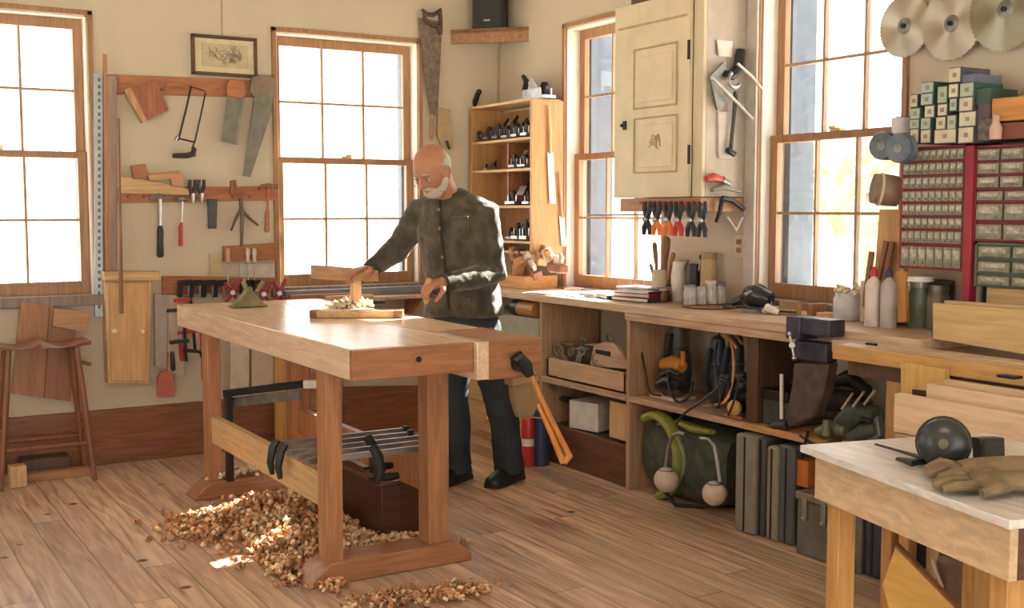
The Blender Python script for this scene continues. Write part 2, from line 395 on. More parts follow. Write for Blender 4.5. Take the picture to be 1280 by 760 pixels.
def lamp(x, y, e):  # unseen lamp added near the ceiling as fill light for the room
    t = thing('fill_lamp', (x, y, CEIL-.12), 'white fill lamp added near the ceiling, out of view', 'lamp', 'added fill lamps')
    MB().lathe([(.0, 0), (.10, .0), (.17, .05), (.19, .10), (.08, .12)], (x, y, CEIL-.12), 20).build('shade', WHITEP, t)
    l = bpy.data.lights.new('fill_light', 'AREA'); l.shape = 'DISK'; l.size = .8; l.energy = e; l.color = (1, .86, .68)
    o = bpy.data.objects.new('fill_light', l); COL.objects.link(o); o.location = (x, y, CEIL-.15)
lamp(.6, .3, 26); lamp(-.4, 3.0, 8)
sc = bpy.context.scene
sc.view_settings.view_transform = 'Standard'; sc.view_settings.look = 'None'; sc.view_settings.gamma = 1; sc.view_settings.use_curve_mapping = False
sc.view_settings.exposure = 0.12
# ------------------------------------------------------------------ the workbench
BX0, BX1, BXV, BY0, BY1, BZ, BB = 1.55, 2.085, 2.305, 3.60, 5.83, .92, .812
t = thing('workbench', (2.1, 5.0, 0), 'large maple-topped woodworking bench on dark trestle legs, in the middle of the floor', 'workbench')
MB().box((BX0, BY0+.03, BB), (BX1-.05, BY1, BZ)).box((BX1-.05, BY0+.45, BB), (BXV, BY1, BZ)).build('bench_top', BENCH, t, bev=.004)
MB().box((BX0, BY0, BB), (2.025, BY0+.03, BZ-.001)).cyl((1.80, BY0-.004, .873), (1.80, BY0+.01, .873), .016).build('end_cap', BENCH_DX, t, bev=.003)
MB().cyl((1.80, BY0-.006, .873), (1.80, BY0+.004, .873), .011).build('bolt', BLACKM, t)
MB().box((2.027, BY0-.025, BB-.03), (2.077, BY0+.44, BZ+.001)).build('vise_jaw', BENCH, t, bev=.004)
v = MB().box((2.079, BY0-.01, BB-.035), (BXV+.01, BY0+.44, BZ)).build('end_vise', BENCH_DX, t, bev=.004)
MB().cyl((2.20, BY0-.03, .835), (2.20, BY0+.05, .835), .022).cyl((2.20, BY0-.045, .835), (2.20, BY0-.028, .835), .032).build('vise_screw', BLACKM, v)
def leg(x0, x1, y0, y1): MB().box((x0, y0, .07), (x1, y1, BB)).build('leg', BENCH_D, t, bev=.004)
YA, YB = 3.94, 5.44
for yy in (YA, YB):
    leg(1.585, 1.652, yy, yy+.09)
    leg(2.012, 2.104, yy, yy+.09)
    o = [(1.50, 0), (1.50, .012), (1.54, .05), (1.59, .085), (2.11, .085), (2.16, .06), (2.19, .03), (2.19, 0)]
    MB().prism([(x, yy-.03, z) for x, z in o], (0, .15, 0)).build('foot', BENCH_DX, t, bev=.008)
for x in (1.60, 2.04): MB().box((x, YA+.06, .27), (x+.04, YB+.03, .40)).build('stretcher', PINE if x < 2 else BENCH_D, t, bev=.003)
# ------------------------------------------------------------------ things on and along the back wall
def wq(b, pxs, y, th): return b.prism([W(px, py, y=y) for px, py in pxs], (0, th, 0))
def wb(b, p, q, y, w, th):
    """flat bar parallel to the back wall between two spots"""
    A, B = W(*p, y=y), W(*q, y=y); return b.bar(A, B, th, w, up=(0, 1, 0)) if False else b.bar(A+V((0, th/2, 0)), B+V((0, th/2, 0)), w, th, up=(0, 1, 0))
def single(b, name, m, label, cat, group=None, bev=0, kind=None):
    o = b.build(name, m, bev=bev); return tag(o, label, cat, group, kind)
Y0 = WY
def rng(px, y=WY): return W(px, 260, y=y).x
# rails (one tool rack)
y = WY-.022
t = thing('tool_rack', (rng(240), WY-.01, 1.0), 'wooden tool rack of three horizontal rails on the back wall between the windows', 'tool rack')
for pts in ([(134, 93), (345, 101), (345, 122), (134, 117)], [(137, 234), (347, 233), (348, 250), (137, 254)]):
    wq(MB(), pts, y, .02).build('rail', REDW, t, bev=.002)
wq(MB(), [(203, 345), (345, 347), (345, 366), (203, 368)], y, .02).build('rail', REDW, t, bev=.002)
wq(MB(), [(280, 308), (347, 304), (347, 324), (280, 327)], y-.01, .03).build('short_rail', REDW, t, bev=.002)
for px, py in [(160, 246), (180, 246), (212, 246), (245, 248), (290, 246), (312, 246), (202, 112), (272, 112)]:
    p = W(px, py, y=y); MB().cyl(p, p+V((0, -.02, .002)), .006, n=8).build('peg', BROWN, t)
# galvanised strut with slots
b = wq(MB(), [(117, 92), (128, 92), (128.6, 396), (119, 396)], WY-.03, .028)
t = b.build('slotted_strut', GALV); tag(t, 'grey galvanised slotted strut standing on end right of the leftmost window', 'metal strut')
b = MB()
for k in range(34):
    yy = 100+k*8.6; p = W(124, yy, y=WY-.031); b.box((p.x-.006, WY-.0325, p.z-.009), (p.x+.006, WY-.0295, p.z+.009))
b.build('slots', plain('slot_shadow', (.12, .13, .13), .7), t)
single(wb(MB(), (131.5, 68), (134, 342), WY-.05, .02, .012), 'wooden_batten', wood('batten', (.42, .2, .09), .8, 'Z'), 'thin tall reddish batten beside the slotted strut, reaching above the rack', 'batten', bev=.001)
single(wq(MB(), [(133, 95), (146, 95), (147, 339), (136, 339)], WY-.048, .024), 'grey_board', wood('mauve_board', (.30, .22, .19), .8, 'Z'), 'narrow greyish brown board upright behind the thin dark rod', 'board', bev=.002)
single(MB().tube([W(148, 148, y=WY-.13), W(152, 392, y=WY-.13)], [.006, .011]), 'dark_rod', BROWN, 'thin dark wooden rod hanging in front of the pine cupboard door', 'rod')
# framed picture
t = thing('picture_frame', W(281, 98, y=WY), 'small dark-framed sketch hung high on the back wall above the tool rack', 'picture')
b = MB(); A, B_ = W(239, 42, y=WY-.02), W(322, 99, y=WY-.02)
x0, x1, z1, z0 = A.x, B_.x, A.z, B_.z+.005; fw = .018
b.box((x0, WY-.025, z0), (x0+fw, WY, z1)).box((x1-fw, WY-.025, z0), (x1, WY, z1)).box((x0, WY-.025, z0), (x1, WY, z0+fw)).box((x0, WY-.025, z1-fw), (x1, WY, z1))
b.build('frame', wood('dark_frame', (.10, .045, .02), .7, 'X'), t, bev=.002)
MB().box((x0+fw, WY-.012, z0+fw), (x1-fw, WY-.004, z1-fw)).build('mat_board', plain('mat_board', (.62, .52, .36), .8), t)
art = MB().box((x0+.06, WY-.015, z0+.05), (x1-.05, WY-.011, z1-.045)).build('drawing', plain('drawing_paper', (.48, .40, .26), .8), t)
b = MB(); rd = random.Random(3)
for k in range(26):
    cx = x0+.10+rd.random()*(x1-x0-.2); cz = z0+.09+rd.random()*(z1-z0-.17)
    pts = [V((cx+rd.uniform(-.03, .03), WY-.0165, cz+rd.uniform(-.03, .03))) for _ in range(4)]; b.tube(pts, .0016, n=5)
b.build('pencil_strokes', plain('pencil', (.20, .18, .15), .8), art)
# brown wooden try square
t = thing('try_square', W(180, 150, y=WY-.05), 'tilted brown wooden square with a lighter lip hanging at the left of the top rail', 'try square')
wq(MB(), [(163, 110), (196, 100), (211, 138), (183, 151)], WY-.045, .022).build('blade', wood('rosewood', (.33, .12, .06), .7, 'Z'), t, bev=.002)
wq(MB(), [(155, 113), (163, 109), (184, 151), (178, 154)], WY-.055, .031).build('stock', wood('square_stock', (.48, .28, .15), .8, 'Z'), t, bev=.002)
# arched wooden piece on the rail
single(wq(MB(), [(204, 112), (208, 106), (216, 103), (226, 104), (233, 111), (226, 110), (218, 108), (211, 109), (208, 114)], WY-.04, .017), 'curved_block', REDW, 'small arched wooden block on the top rail above the coping saw', 'wooden block')
# coping / frame saw
t = thing('frame_saw', W(238, 196, y=WY-.05), 'black wire frame saw with a black grip hanging from the top rail', 'saw')
F3 = lambda *pp: [W(px, py, y=WY-.05) for px, py in pp]
MB().tube(F3((239, 108), (233, 136), (224, 172), (222, 176)), .006).build('blade', BLACKM, t)
MB().tube(F3((257, 116), (251, 145), (244, 176), (240, 186)), .005).tube(F3((222, 173), (243, 178)), .005).tube(F3((236, 108), (257, 114)), .003).build('frame', BLACKM, t)
MB().tube(F3((243, 186), (241, 193), (233, 195), (216, 195)), [.014, .017, .016, .013]).tube(F3((242, 184), (242, 196)), .012).build('handle', BLACK, t)
MB().tube(F3((222, 171), (219, 176)), .008).build('tension_knob', STEEL, t)
# dovetail saw
t = thing('back_saw', W(291, 180, y=WY-.05), 'short grey-bladed back saw hanging blade down from the top rail', 'saw')
wq(MB(), [(285, 119), (304, 122), (294, 181), (277, 177)], WY-.05, .004).build('blade', SAWM, t)
wq(MB(), [(302, 121), (306, 122), (297, 181), (293, 180)], WY-.054, .012).build('spine', DULL, t)
wq(MB(), [(286, 100), (296, 99), (306, 104), (308, 118), (302, 124), (284, 120), (283, 108)], WY-.058, .022).build('handle', REDW, t, bev=.004)
# hand saw
t = thing('hand_saw', W(310, 220, y=WY-.04), 'large greenish-grey hand saw hanging point down beside the window casing', 'saw')
wq(MB(), [(321, 104), (343, 104), (340, 140), (313, 222), (304, 220)], WY-.044, .003).build('blade', SAWM, t)
hb = wq(MB(), [(315, 98), (322, 94), (334, 95), (345, 97), (345, 112), (338, 116), (327, 118), (318, 122), (312, 114)], WY-.056, .022)
hb.build('handle', plain('old_handle', (.20, .15, .10), .6), t, bev=.004)
# wooden plough / mallet on rail
t = thing('wooden_gauge', W(195, 235, y=WY-.08), 'orange-brown wooden marking gauge lying on the middle rail', 'marking gauge')
wq(MB(), [(165, 208), (182, 205), (187, 220), (168, 224)], WY-.09, .035).build('head', REDW, t, bev=.004)
wq(MB(), [(185, 219), (224, 214), (230, 221), (228, 234), (216, 233), (213, 224), (187, 226)], WY-.085, .03).build('beam', wood('gauge_beam', (.50, .26, .12), .8, 'X'), t, bev=.003)
single(wq(MB(), [(151, 222), (160, 221), (236, 236), (236, 244), (151, 242)], WY-.05, .02), 'wedge_board', PINE_X, 'pale thin wedge-shaped board resting on the middle rail under the gauge', 'board', bev=.002)
# two black-handled pliers
def plier(px, lab):
    t = thing('pliers', W(px, 253, y=WY-.06), lab, 'pliers')
    MB().tube([W(px-3, 225, y=WY-.06), W(px-4, 235, y=WY-.06), W(px-1, 243, y=WY-.06)], [.009, .012, .008]).tube([W(px+3, 225, y=WY-.06), W(px+3, 235, y=WY-.06), W(px, 243, y=WY-.06)], [.009, .011, .008]).build('grips', BLACK, t)
    MB().tube([W(px, 242, y=WY-.06), W(px, 249, y=WY-.06), W(px, 256, y=WY-.06)], [.012, .011, .003]).build('jaws', STEEL, t)
plier(241, 'black-handled pliers in the middle rail, left one of the two'); plier(252, 'black-handled pliers in the middle rail, right one of the two')
# hammers
def hammer(px, hx, hy, top, bot, hw, hm, sm, lab, r=.011):
    t = thing('hammer', W(px, bot, y=WY-.06), lab, 'hammer', None)
    y = WY-.07
    MB().tube([W(hx-hw, hy+2, y=y), W(hx-hw*.6, hy-1, y=y), W(hx, hy-1, y=y)], [.012, .012, .017]).tube([W(hx, hy-1, y=y), W(hx+hw*.6, hy, y=y), W(hx+hw, hy-1, y=y)], [.017, .013, .016]).build('head', sm, t)
    mid = top+(bot-top)*.45
    MB().tube([W(hx, hy, y=y), W(hx+(px-hx)*.5, mid, y=y)], [r*.75, r*.6]).build('shaft', STEEL if hm is not REDW else REDW, t)
    MB().tube([W(hx+(px-hx)*.5, mid, y=y), W(px, mid+6, y=y), W(px, (mid+bot)/2, y=y), W(px, bot-3, y=y), W(px, bot, y=y)], [r*.8, r*1.35, r*1.2, r*1.45, r]).build('grip', hm, t)
hammer(200.5, 200, 247, 250, 322, 13, BLACK, DULL, 'large claw hammer with a long black grip hanging from the middle rail', .014)
hammer(226, 228, 250, 254, 308, 5, RED, DULL, 'small slim hammer with a red grip hanging from the middle rail', .009)
hammer(334, 335, 234, 238, 291, 12, REDW, BROWN, 'brown wooden-handled hammer hanging at the right end of the middle rail', .012)
single(wq(MB(), [(260, 249), (272, 249), (271, 286), (261, 286)], WY-.05, .018), 'sharpening_stone', plain('slate', (.05, .06, .055), .6), 'dark grey rectangular sharpening stone hanging under the middle rail', 'sharpening stone', bev=.002)
single(wq(MB(), [(289, 226), (295, 225), (297, 236), (308, 236), (308, 243), (289, 243)], WY-.07, .03), 'angle_square', BROWN, 'small dark L-shaped block standing on the middle rail', 'square', bev=.002)
t = thing('dividers', W(303, 310, y=WY-.05), 'dark splayed pair of dividers with a central stem hanging under the middle rail', 'dividers')
for pts, nm in (([(301, 248), (303, 270), (302, 308)], 'stem'), ([(301, 262), (295, 274), (289, 289)], 'leg'), ([(301, 262), (312, 273), (323, 282)], 'leg')):
    MB().tube([W(*p, y=WY-.05) for p in pts], [.013, .012, .009] if nm == 'stem' else [.01, .009, .006]).build(nm, plain('dark_bronze', (.12, .09, .05), .45, .4), t)
# screwdrivers and tags in short rail
for i, (px, lab) in enumerate([(285, 'pale-handled screwdriver at the left of the short lower rail'), (310, 'clear-handled screwdriver hanging through the short lower rail, left of two'), (318, 'clear-handled screwdriver hanging through the short lower rail, right of two')]):
    t = thing('screwdriver', W(px, 345, y=WY-.05), lab, 'screwdriver')
    MB().lathe([(.004, 0), (.013, .008), (.011, .04), (.015, .06), (.013, .085), (.006, .09)], W(px, 330, y=WY-.05)-V((0, 0, .0)), 10).build('handle', plain('clear_handle', (.62, .52, .40), .3) if i else PINE_Z, t)
    MB().cyl(W(px, 332, y=WY-.05), W(px, 352, y=WY-.05), .004, n=8).build('shank', STEEL, t)
single(wq(MB(), [(262, 318), (277, 317), (278, 345), (263, 346)], WY-.012, .008), 'paper_note', plain('old_paper', (.50, .43, .24), .9), 'small yellowish paper note pinned left of the short lower rail', 'note')
single(wq(MB(), [(300, 331), (343, 330), (344, 349), (300, 350)], WY-.012, .008), 'paper_card', plain('pale_paper', (.58, .54, .44), .9), 'pale card pinned under the short lower rail behind the screwdrivers', 'card')
# pine cupboard door with two knobs
t = thing('pine_cupboard', W(161, 480, y=WY-.1), 'narrow pine wall cupboard with two pale round knobs, low on the back wall', 'cupboard')
wq(MB(), [(131, 352), (190, 352), (186, 480), (135, 480)], WY-.09, .088).build('body', PINE_Z, t, bev=.003)
wq(MB(), [(137, 354), (185, 354), (182, 477), (139, 477)], WY-.10, .012).build('door', wood('pine_door', (.56, .34, .16), .85, 'Z', knots=4), t, bev=.003)
wq(MB(), [(130, 340), (200, 340), (200, 351), (131, 352)], WY-.11, .11).build('top_board', PINE_X, t, bev=.003)
for px in (143, 179): MB().sph(W(px, 415, y=WY-.11), .017).build('knob', plain('pale_knob', (.75, .60, .38), .4), t)
# folded grey boards
for k, (p, lab) in enumerate([([(193, 368), (211, 369), (208, 462), (194, 458)], 'pale grey board standing right of the pine cupboard'), ([(211, 369), (232, 370), (230, 470), (209, 464)], 'pale beige board standing between the grey board and the hanging clamp')]):
    single(wq(MB(), p, WY-.03-.004*k, .018), 'board', plain(['grey_panel', 'beige_panel'][k], [(.42, .38, .34), (.50, .41, .30)][k], .7), lab, 'board', bev=.002)
# red fly swatter like tag
t = thing('red_paddle', W(207, 497, y=WY-.03), 'small round-topped red paddle leaning on the baseboard ledge', 'paddle')
wq(MB(), [(197, 497), (197, 472), (201, 465), (207, 463), (214, 466), (218, 474), (218, 496)], WY-.04, .014).build('blade', plain('faded_red', (.48, .13, .08), .6), t, bev=.002)
MB().cyl(W(209, 464, y=WY-.033), W(210, 440, y=WY-.033), .005).build('handle', plain('faded_red', (.48, .13, .08)), t)
# F-clamps hanging
def fclamp(p0, p1, lab, y, side=1, hl=.09, m=RED, grp='red clamps on the back wall'):
    """F-clamp: bar from p0 to p1, fixed jaw at p0, sliding jaw part way, screw with handle"""
    A, B_ = W(*p0, y=y), W(*p1, y=y); d = (B_-A).normalized(); s = V((0, 1, 0)).cross(d)*side
    t = thing('bar_clamp', (min(A.x, B_.x), y, min(A.z, B_.z)), lab, 'clamp', grp)
    MB().bar(A, B_, .016, .007, up=(0, 1, 0)).build('bar', BLACKM, t)
    MB().bar(A+d*.01, A+d*.01+s*.09, .018, .02, up=(0, 1, 0)).build('fixed_jaw', m, t)
    q = A+d*(B_-A).length*.62; MB().bar(q-s*.02, q+s*.085, .02, .024, up=(0, 1, 0)).build('sliding_jaw', m, t)
    e = q+s*.075; MB().cyl(e-d*.07, e+d*.06, .006, n=8).build('screw', STEEL, t)
    MB().tube([e+d*.05, e+d*.07, e+d*(.06+hl), e+d*(.07+hl)], [.008, .014, .014, .008]).build('handle', m, t)
fclamp((238, 372), (244, 440), 'red-jawed bar clamp hanging behind the far end of the bench', WY-.10, 1)
fclamp((229, 385), (233, 452), 'bar clamp with black grip hanging left of the bench end', WY-.14, 1, m=BLACK, grp=None)
t = thing('bar_clamp', W(255, 475, y=WY-.12), 'red-handled clamp hanging low behind the left end of the bench', 'clamp')
MB().tube([W(247, 396, y=WY-.12), W(252, 420, y=WY-.12), W(253, 440, y=WY-.12)], .011).build('jaw', RED, t)
MB().tube([W(254, 448, y=WY-.12), W(254.5, 476, y=WY-.12)], .013).build('handle', RED, t)
MB().tube([W(230, 438, y=WY-.12), W(250, 440, y=WY-.12), W(255, 452, y=WY-.12)], .010).build('screw', BLACKM, t)
# row of black clamp heads on the low rail
for i, px in enumerate((232, 246, 262, 276, 310, 322)):
    t = thing('hook_clamp', W(px, 362, y=WY-.06), 'black clamp head hooked on the low rail, %s' % ['leftmost of the row', 'second from the left', 'third from the left', 'middle of the row', 'second from the right end', 'nearest the window'][i], 'clamp', 'black clamp heads on the low rail')
    wq(MB(), [(px-8, 351), (px+8, 350), (px+8, 357), (px-3, 358), (px-4, 372), (px-9, 372)], WY-.08, .03).build('jaw', BLACKM, t, bev=.002)
    MB().cyl(W(px+4, 352, y=WY-.07), W(px+4, 374, y=WY-.07), .005, n=8).build('screw', DULL, t)
def wavyclamp(px0, px1, py0, py1, lab):
    y = WY-.16; t = thing('spring_clamp', W((px0+px1)/2, py1, y=y), lab, 'clamp')
    MB().tube([W(px0, py0, y=y), W(px0+(px1-px0)*.55, (py0+py1)/2, y=y), W(px1, py1, y=y)], [.010, .015, .012]).build('handle', plain('maroon', (.28, .03, .04), .4), t)
    MB().tube([W(px1, py0-3, y=y-.02), W(px0+(px1-px0)*.5, (py0+py1)/2, y=y-.02), W(px0, py1, y=y-.02)], [.010, .014, .012]).build('handle', plain('maroon', (.28, .03, .04)), t)
    MB().cyl(W((px0+px1)/2, (py0+py1)/2, y=y-.04), W((px0+px1)/2, (py0+py1)/2, y=y+.02), .014).build('pivot', STEEL, t)
wavyclamp(282, 300, 354, 378, 'dark red spring clamp behind the green iron tool on the bench')
wavyclamp(342, 357, 352, 382, 'dark red spring clamp below the left corner of the middle window')
wavyclamp(322, 338, 356, 380, 'dark red spring clamp between the iron tool and the middle window')
# boards leaning behind the stool
def lean(pts, y, lab, m, dz=0): return single(wq(MB(), pts, y, .022), 'board', m, lab, 'board', 'boards leaning behind the stool' if False else None, bev=.002)
lean([(26, 378), (68, 384), (56, 498), (14, 492)], WY-.06, 'wide brown board leaning on the wall behind the stool, left one', wood('brown_board', (.36, .17, .075), .8, 'Z', knots=3))
lean([(62, 385), (96, 390), (88, 502), (56, 498)], WY-.085, 'brown board leaning on the wall behind the stool, right one', wood('brown_board2', (.28, .12, .055), .8, 'Z'))
lean([(68, 386), (113, 391), (108, 416), (66, 408)], WY-.11, 'short tan offcut with a dark edge in front of the leaning boards', wood('tan_offcut', (.42, .22, .11), .8, 'X'))
single(MB().tube([W(98, 452, y=WY-.07), W(114, 456, y=WY-.07)], [.012, .008]), 'peg_stub', BROWN, 'short dark peg sticking out right of the stool', 'peg')
# under window 2: shelf with level, pale panel, red bars
single(wq(MB(), [(357, 368), (535, 366), (535, 396), (357, 398)], WY-.02, .018), 'wall_board', plain('pale_panel', (.50, .42, .30), .7), 'pale beige board fixed to the wall under the middle window', 'panel')
b = MB(); A = W(357, 352, y=WY-.12); B_ = W(532, 352, y=WY-.12)
t = thing('wall_shelf', (A.x+.4, WY-.1, .87), 'narrow shelf with a blue-grey board along the wall below the middle window', 'shelf')
MB().box((A.x, WY-.27, .862), (B_.x, WY-.022, .880)).build('shelf_board', SHELFW, t, bev=.002)
MB().box((A.x, WY-.13, .8805), (B_.x, WY-.05, .925)).build('upper_board', plain('bluegrey_plank', (.22, .22, .24), .5), t, bev=.002)
for xx in (A.x+.08, B_.x-.1): MB().prism([(xx, WY-.022, .861), (xx, WY-.24, .861), (xx, WY-.022, .70)], (.022, 0, 0)).build('bracket', REDW, t)
single(MB().box((A.x, WY-.20, .8805), (A.x+.42, WY-.16, .905)), 'red_bar', REDW, 'reddish bar lying behind the bench under the middle window', 'bar', bev=.002)
single(MB().box((A.x+.2, WY-.25, .8805), (A.x+.5, WY-.21, .895)), 'pale_stick', PINE_X, 'pale stick lying behind the bench under the middle window', 'stick', bev=.002)
# boards behind the bench, seen between its legs
for i, (p, m, lab) in enumerate([
    ([(288, 425), (312, 428), (312, 500), (288, 502)], plain('white_panel', (.60, .52, .42), .7), 'whitish board standing on the baseboard behind the bench, left one'),
    ([(315, 430), (342, 436), (342, 500), (315, 500)], plain('white_panel2', (.52, .44, .35), .7), 'whitish board standing on the baseboard behind the bench, right one'),
    ([(343, 430), (373, 440), (373, 560), (345, 560)], wood('yellow_pine', (.60, .34, .12), .85, 'Z'), 'yellow pine board standing against the wall behind the bench'),
    ([(374, 440), (388, 443), (388, 545), (376, 545)], REDW, 'narrow red-brown board standing beside the yellow pine board')]):
    single(wq(MB(), p, WY-.045-.012*i, .02), 'board', m, lab, 'board', bev=.002)
single(wq(MB(), [(388, 466), (430, 470), (430, 520), (388, 512)], WY-.03, .02), 'brown_board', wood('knotty', (.45, .27, .15), .8, 'X', knots=5), 'brown panel low on the wall behind the near bench leg', 'panel')
single(wq(MB(), [(430, 484), (540, 482), (540, 600), (430, 600)], WY-.05, .02), 'skirting_plank', BASEM, 'dark red-brown panel at the foot of the wall behind the trestle', 'panel')

# ---- corner shelf with speaker
zc = W(610, 33, x=3.7).z
t = thing('corner_shelf', (3.7, 6.35, 2.44), 'triangular wooden corner shelf high in the corner of the room', 'shelf')
L1 = W(563, 35, y=WY); R1 = W(661, 30, x=WX)
MB().prism([(L1.x, WY, 2.51), (WX, WY, 2.51), (WX, R1.y, 2.51)], (0, 0, .02)).build('shelf_board', TRIMX, t)
MB().prism([(L1.x, WY, 2.445), (L1.x+.02, WY, 2.445), (WX, R1.y+.02, 2.445), (WX, R1.y, 2.445)], (0, 0, .09)).build('front_edge', TRIMX, t, bev=.002)
t = thing('speaker', (3.68, 6.33, 2.53), 'black box loudspeaker on the corner shelf', 'speaker')
rz = Euler((0, 0, R(-42))); MB().obox((3.715, 6.375, 2.68), (.16, .20, .30), Euler((0, 0, R(48)))).build('cabinet', BLACK, t, bev=.008)
MB().obox((3.655, 6.305, 2.68), (.012, .17, .26), Euler((0, 0, R(48)))).build('grille', plain('grille', (.03, .03, .03), .8), t)
MB().obox((3.640, 6.290, 2.58), (.008, .04, .010), Euler((0, 0, R(48)))).build('badge', STEEL, t)
# ---- big old hand saw right of window 2
t = thing('rip_saw', W(538, 140, y=WY-.03), 'big old tapering saw with dark scrolled handle hung right of the middle window', 'saw')
wq(MB(), [(523, 22), (553, 28), (551, 70), (547, 145), (538, 145), (530, 90)], WY-.03, .003).build('blade', plain('old_saw_steel', (.19, .15, .11), .5, .4, var=.4, scale=30), t)
y = WY-.045
b = MB(); b.tube([W(528, 12, y=y), W(533, 18, y=y), W(542, 19, y=y), W(550, 14, y=y), W(551, 11, y=y)], [.008, .014, .014, .013, .007])
b.tube([W(531, 14, y=y), W(531, 24, y=y), W(538, 30, y=y), W(549, 34, y=y), W(551, 44, y=y)], [.012, .013, .014, .015, .012]); b.tube([W(550, 13, y=y), W(551, 25, y=y), W(551, 40, y=y)], [.012, .011, .012])
b.build('handle', plain('dark_handle', (.075, .04, .025), .5), t)
t = thing('small_brush', W(541, 178, y=WY-.04), 'orange wooden-handled tool hanging below the big saw', 'tool')
MB().lathe([(.004, 0), (.012, .02), (.012, .10), (.009, .13), (.004, .15)], W(540, 176, y=WY-.04), 10).build('handle', TRIM, t)
MB().cyl(W(540, 143, y=WY-.04), W(540, 150, y=WY-.04), .006).build('ferrule', BRASS, t)
t = thing('leather_sheath', W(556, 185, y=WY-.03), 'tan leather sheath hanging left of the plane cabinet', 'sheath')
wq(MB(), [(548, 134), (562, 138), (566, 185), (555, 187), (547, 170)], WY-.035, .02).build('sheath', plain('tan_sheath', (.42, .30, .17), .75), t, bev=.004)
MB().tube([W(558, 176, y=WY-.045), W(562, 187, y=WY-.045)], .009).build('buckle', BLACKM, t)

# ---- stool
SX, SY, SZ = .86, 5.86, .66
cx = W(55, 430, y=5.75)
SY = 6.235; SX = W(50, 430, y=SY).x; SZ = W(50, 430, y=SY-.12).z
t = thing('stool', (SX, SY, 0), 'wooden saddle-seat stool with splayed legs standing by the leftmost window', 'stool')
b = MB(); n = 28; rsT, rsB = [], []
def seat(u, v):
    return -.030*math.exp(-((abs(u)-.45)**2)/.09)*(1-.3*v*v)+.012*math.exp(-u*u/.02)
gx = [-1+2*i/18 for i in range(19)]; gy = [-1+2*j/10 for j in range(11)]
top = {}; bot = {}
for i, u in enumerate(gx):
    hy = .128*(1-.22*abs(u)**3)*(1-.10*math.exp(-u*u/.05))
    for j, v in enumerate(gy):
        hx = .235
        p = (SX+u*hx, SY+v*hy*math.sqrt(max(.0, 1-.25*u**4)), SZ)
        top[i, j] = b.bm.verts.new((p[0], p[1], SZ+seat(u, v))); bot[i, j] = b.bm.verts.new((p[0], p[1], SZ-.035+.012*(u*u+v*v)*.5))
for i in range(18):
    for j in range(10):
        b.bm.faces.new((top[i, j], top[i+1, j], top[i+1, j+1], top[i, j+1])); b.bm.faces.new((bot[i, j], bot[i, j+1], bot[i+1, j+1], bot[i+1, j]))
for i in range(18):
    b.bm.faces.new((top[i, 0], bot[i, 0], bot[i+1, 0], top[i+1, 0])); b.bm.faces.new((top[i, 10], top[i+1, 10], bot[i+1, 10], bot[i, 10]))
for j in range(10):
    b.bm.faces.new((top[0, j], top[0, j+1], bot[0, j+1], bot[0, j])); b.bm.faces.new((top[18, j], bot[18, j], bot[18, j+1], top[18, j+1]))
STM = wood('stool_wood', (.24, .10, .06), .7, 'X', .3, spec=.6)
b.build('seat', STM, t, bev=.003)
LEG = wood('stool_leg', (.25, .10, .05), .7, 'Z', .4); feet = {}
for sx in (-1, 1):
    for sy in (-1, 1):
        a = V((SX+sx*.16, SY+sy*.085, SZ-.02)); e = V((SX+sx*.225, SY+sy*.130, 0)); feet[sx, sy] = (a, e)
        MB().tube([a, a.lerp(e, .3), a.lerp(e, .6), e], [.013, .017, .016, .012], n=10).build('leg', LEG, t)
def onleg(k, f): a, e = feet[k]; return a.lerp(e, f)
for (k1, k2, f) in (((-1, -1), (1, -1), .72), ((-1, 1), (1, 1), .72), ((-1, -1), (-1, 1), .62), ((1, -1), (1, 1), .62)):
    MB().tube([onleg(k1, f), onleg(k1, f).lerp(onleg(k2, f), .5), onleg(k2, f)], [.009, .012, .009], n=8).build('stretcher', LEG, t)
A = W(12, 600, y=6.15); single(MB().box((A.x, 6.14, 0), (A.x+.08, 6.21, .11)), 'wood_block', PINE_Z, 'small pale wood block on the floor behind the stool', 'wood block', bev=.002)
single(MB().box((.72, 6.23, 0), (1.18, 6.29, .045)), 'floor_plank', wood('floor_plank', (.38, .19, .09), .8, 'X'), 'long low plank on the floor behind the stool', 'plank', bev=.002)
single(MB().box((.86, 6.31, 0), (1.10, 6.44, .10)), 'dark_box', DARKW, 'dark flat box on the floor against the baseboard behind the stool', 'box', bev=.003)
# ------------------------------------------------------------------ things on the bench and under it
def on(px, py, z=BZ): return W(px, py, z=z)
# workpiece board with dark ends
A, B_ = on(387, 398), on(503, 398)
d = (B_-A); d.z = 0; L_ = d.length; d.normalize(); nrm = V((-d.y, d.x, 0))
t = thing('workpiece', (A+B_)/2, 'pale squared board with dark end blocks lying on the bench before the man', 'board')
c0 = A+nrm*.04+V((0, 0, .0165))
MB().bar(c0+d*.03, c0+d*(L_-.04), .08, .032).build('board', PINE_X, t, bev=.002)
for s0, s1 in ((0, .03), (L_-.04, L_)): MB().bar(c0+d*s0, c0+d*s1, .083, .033).build('end_block', BROWNX, t, bev=.001)
# mallet: head held by the man, handle down onto the shaving heap

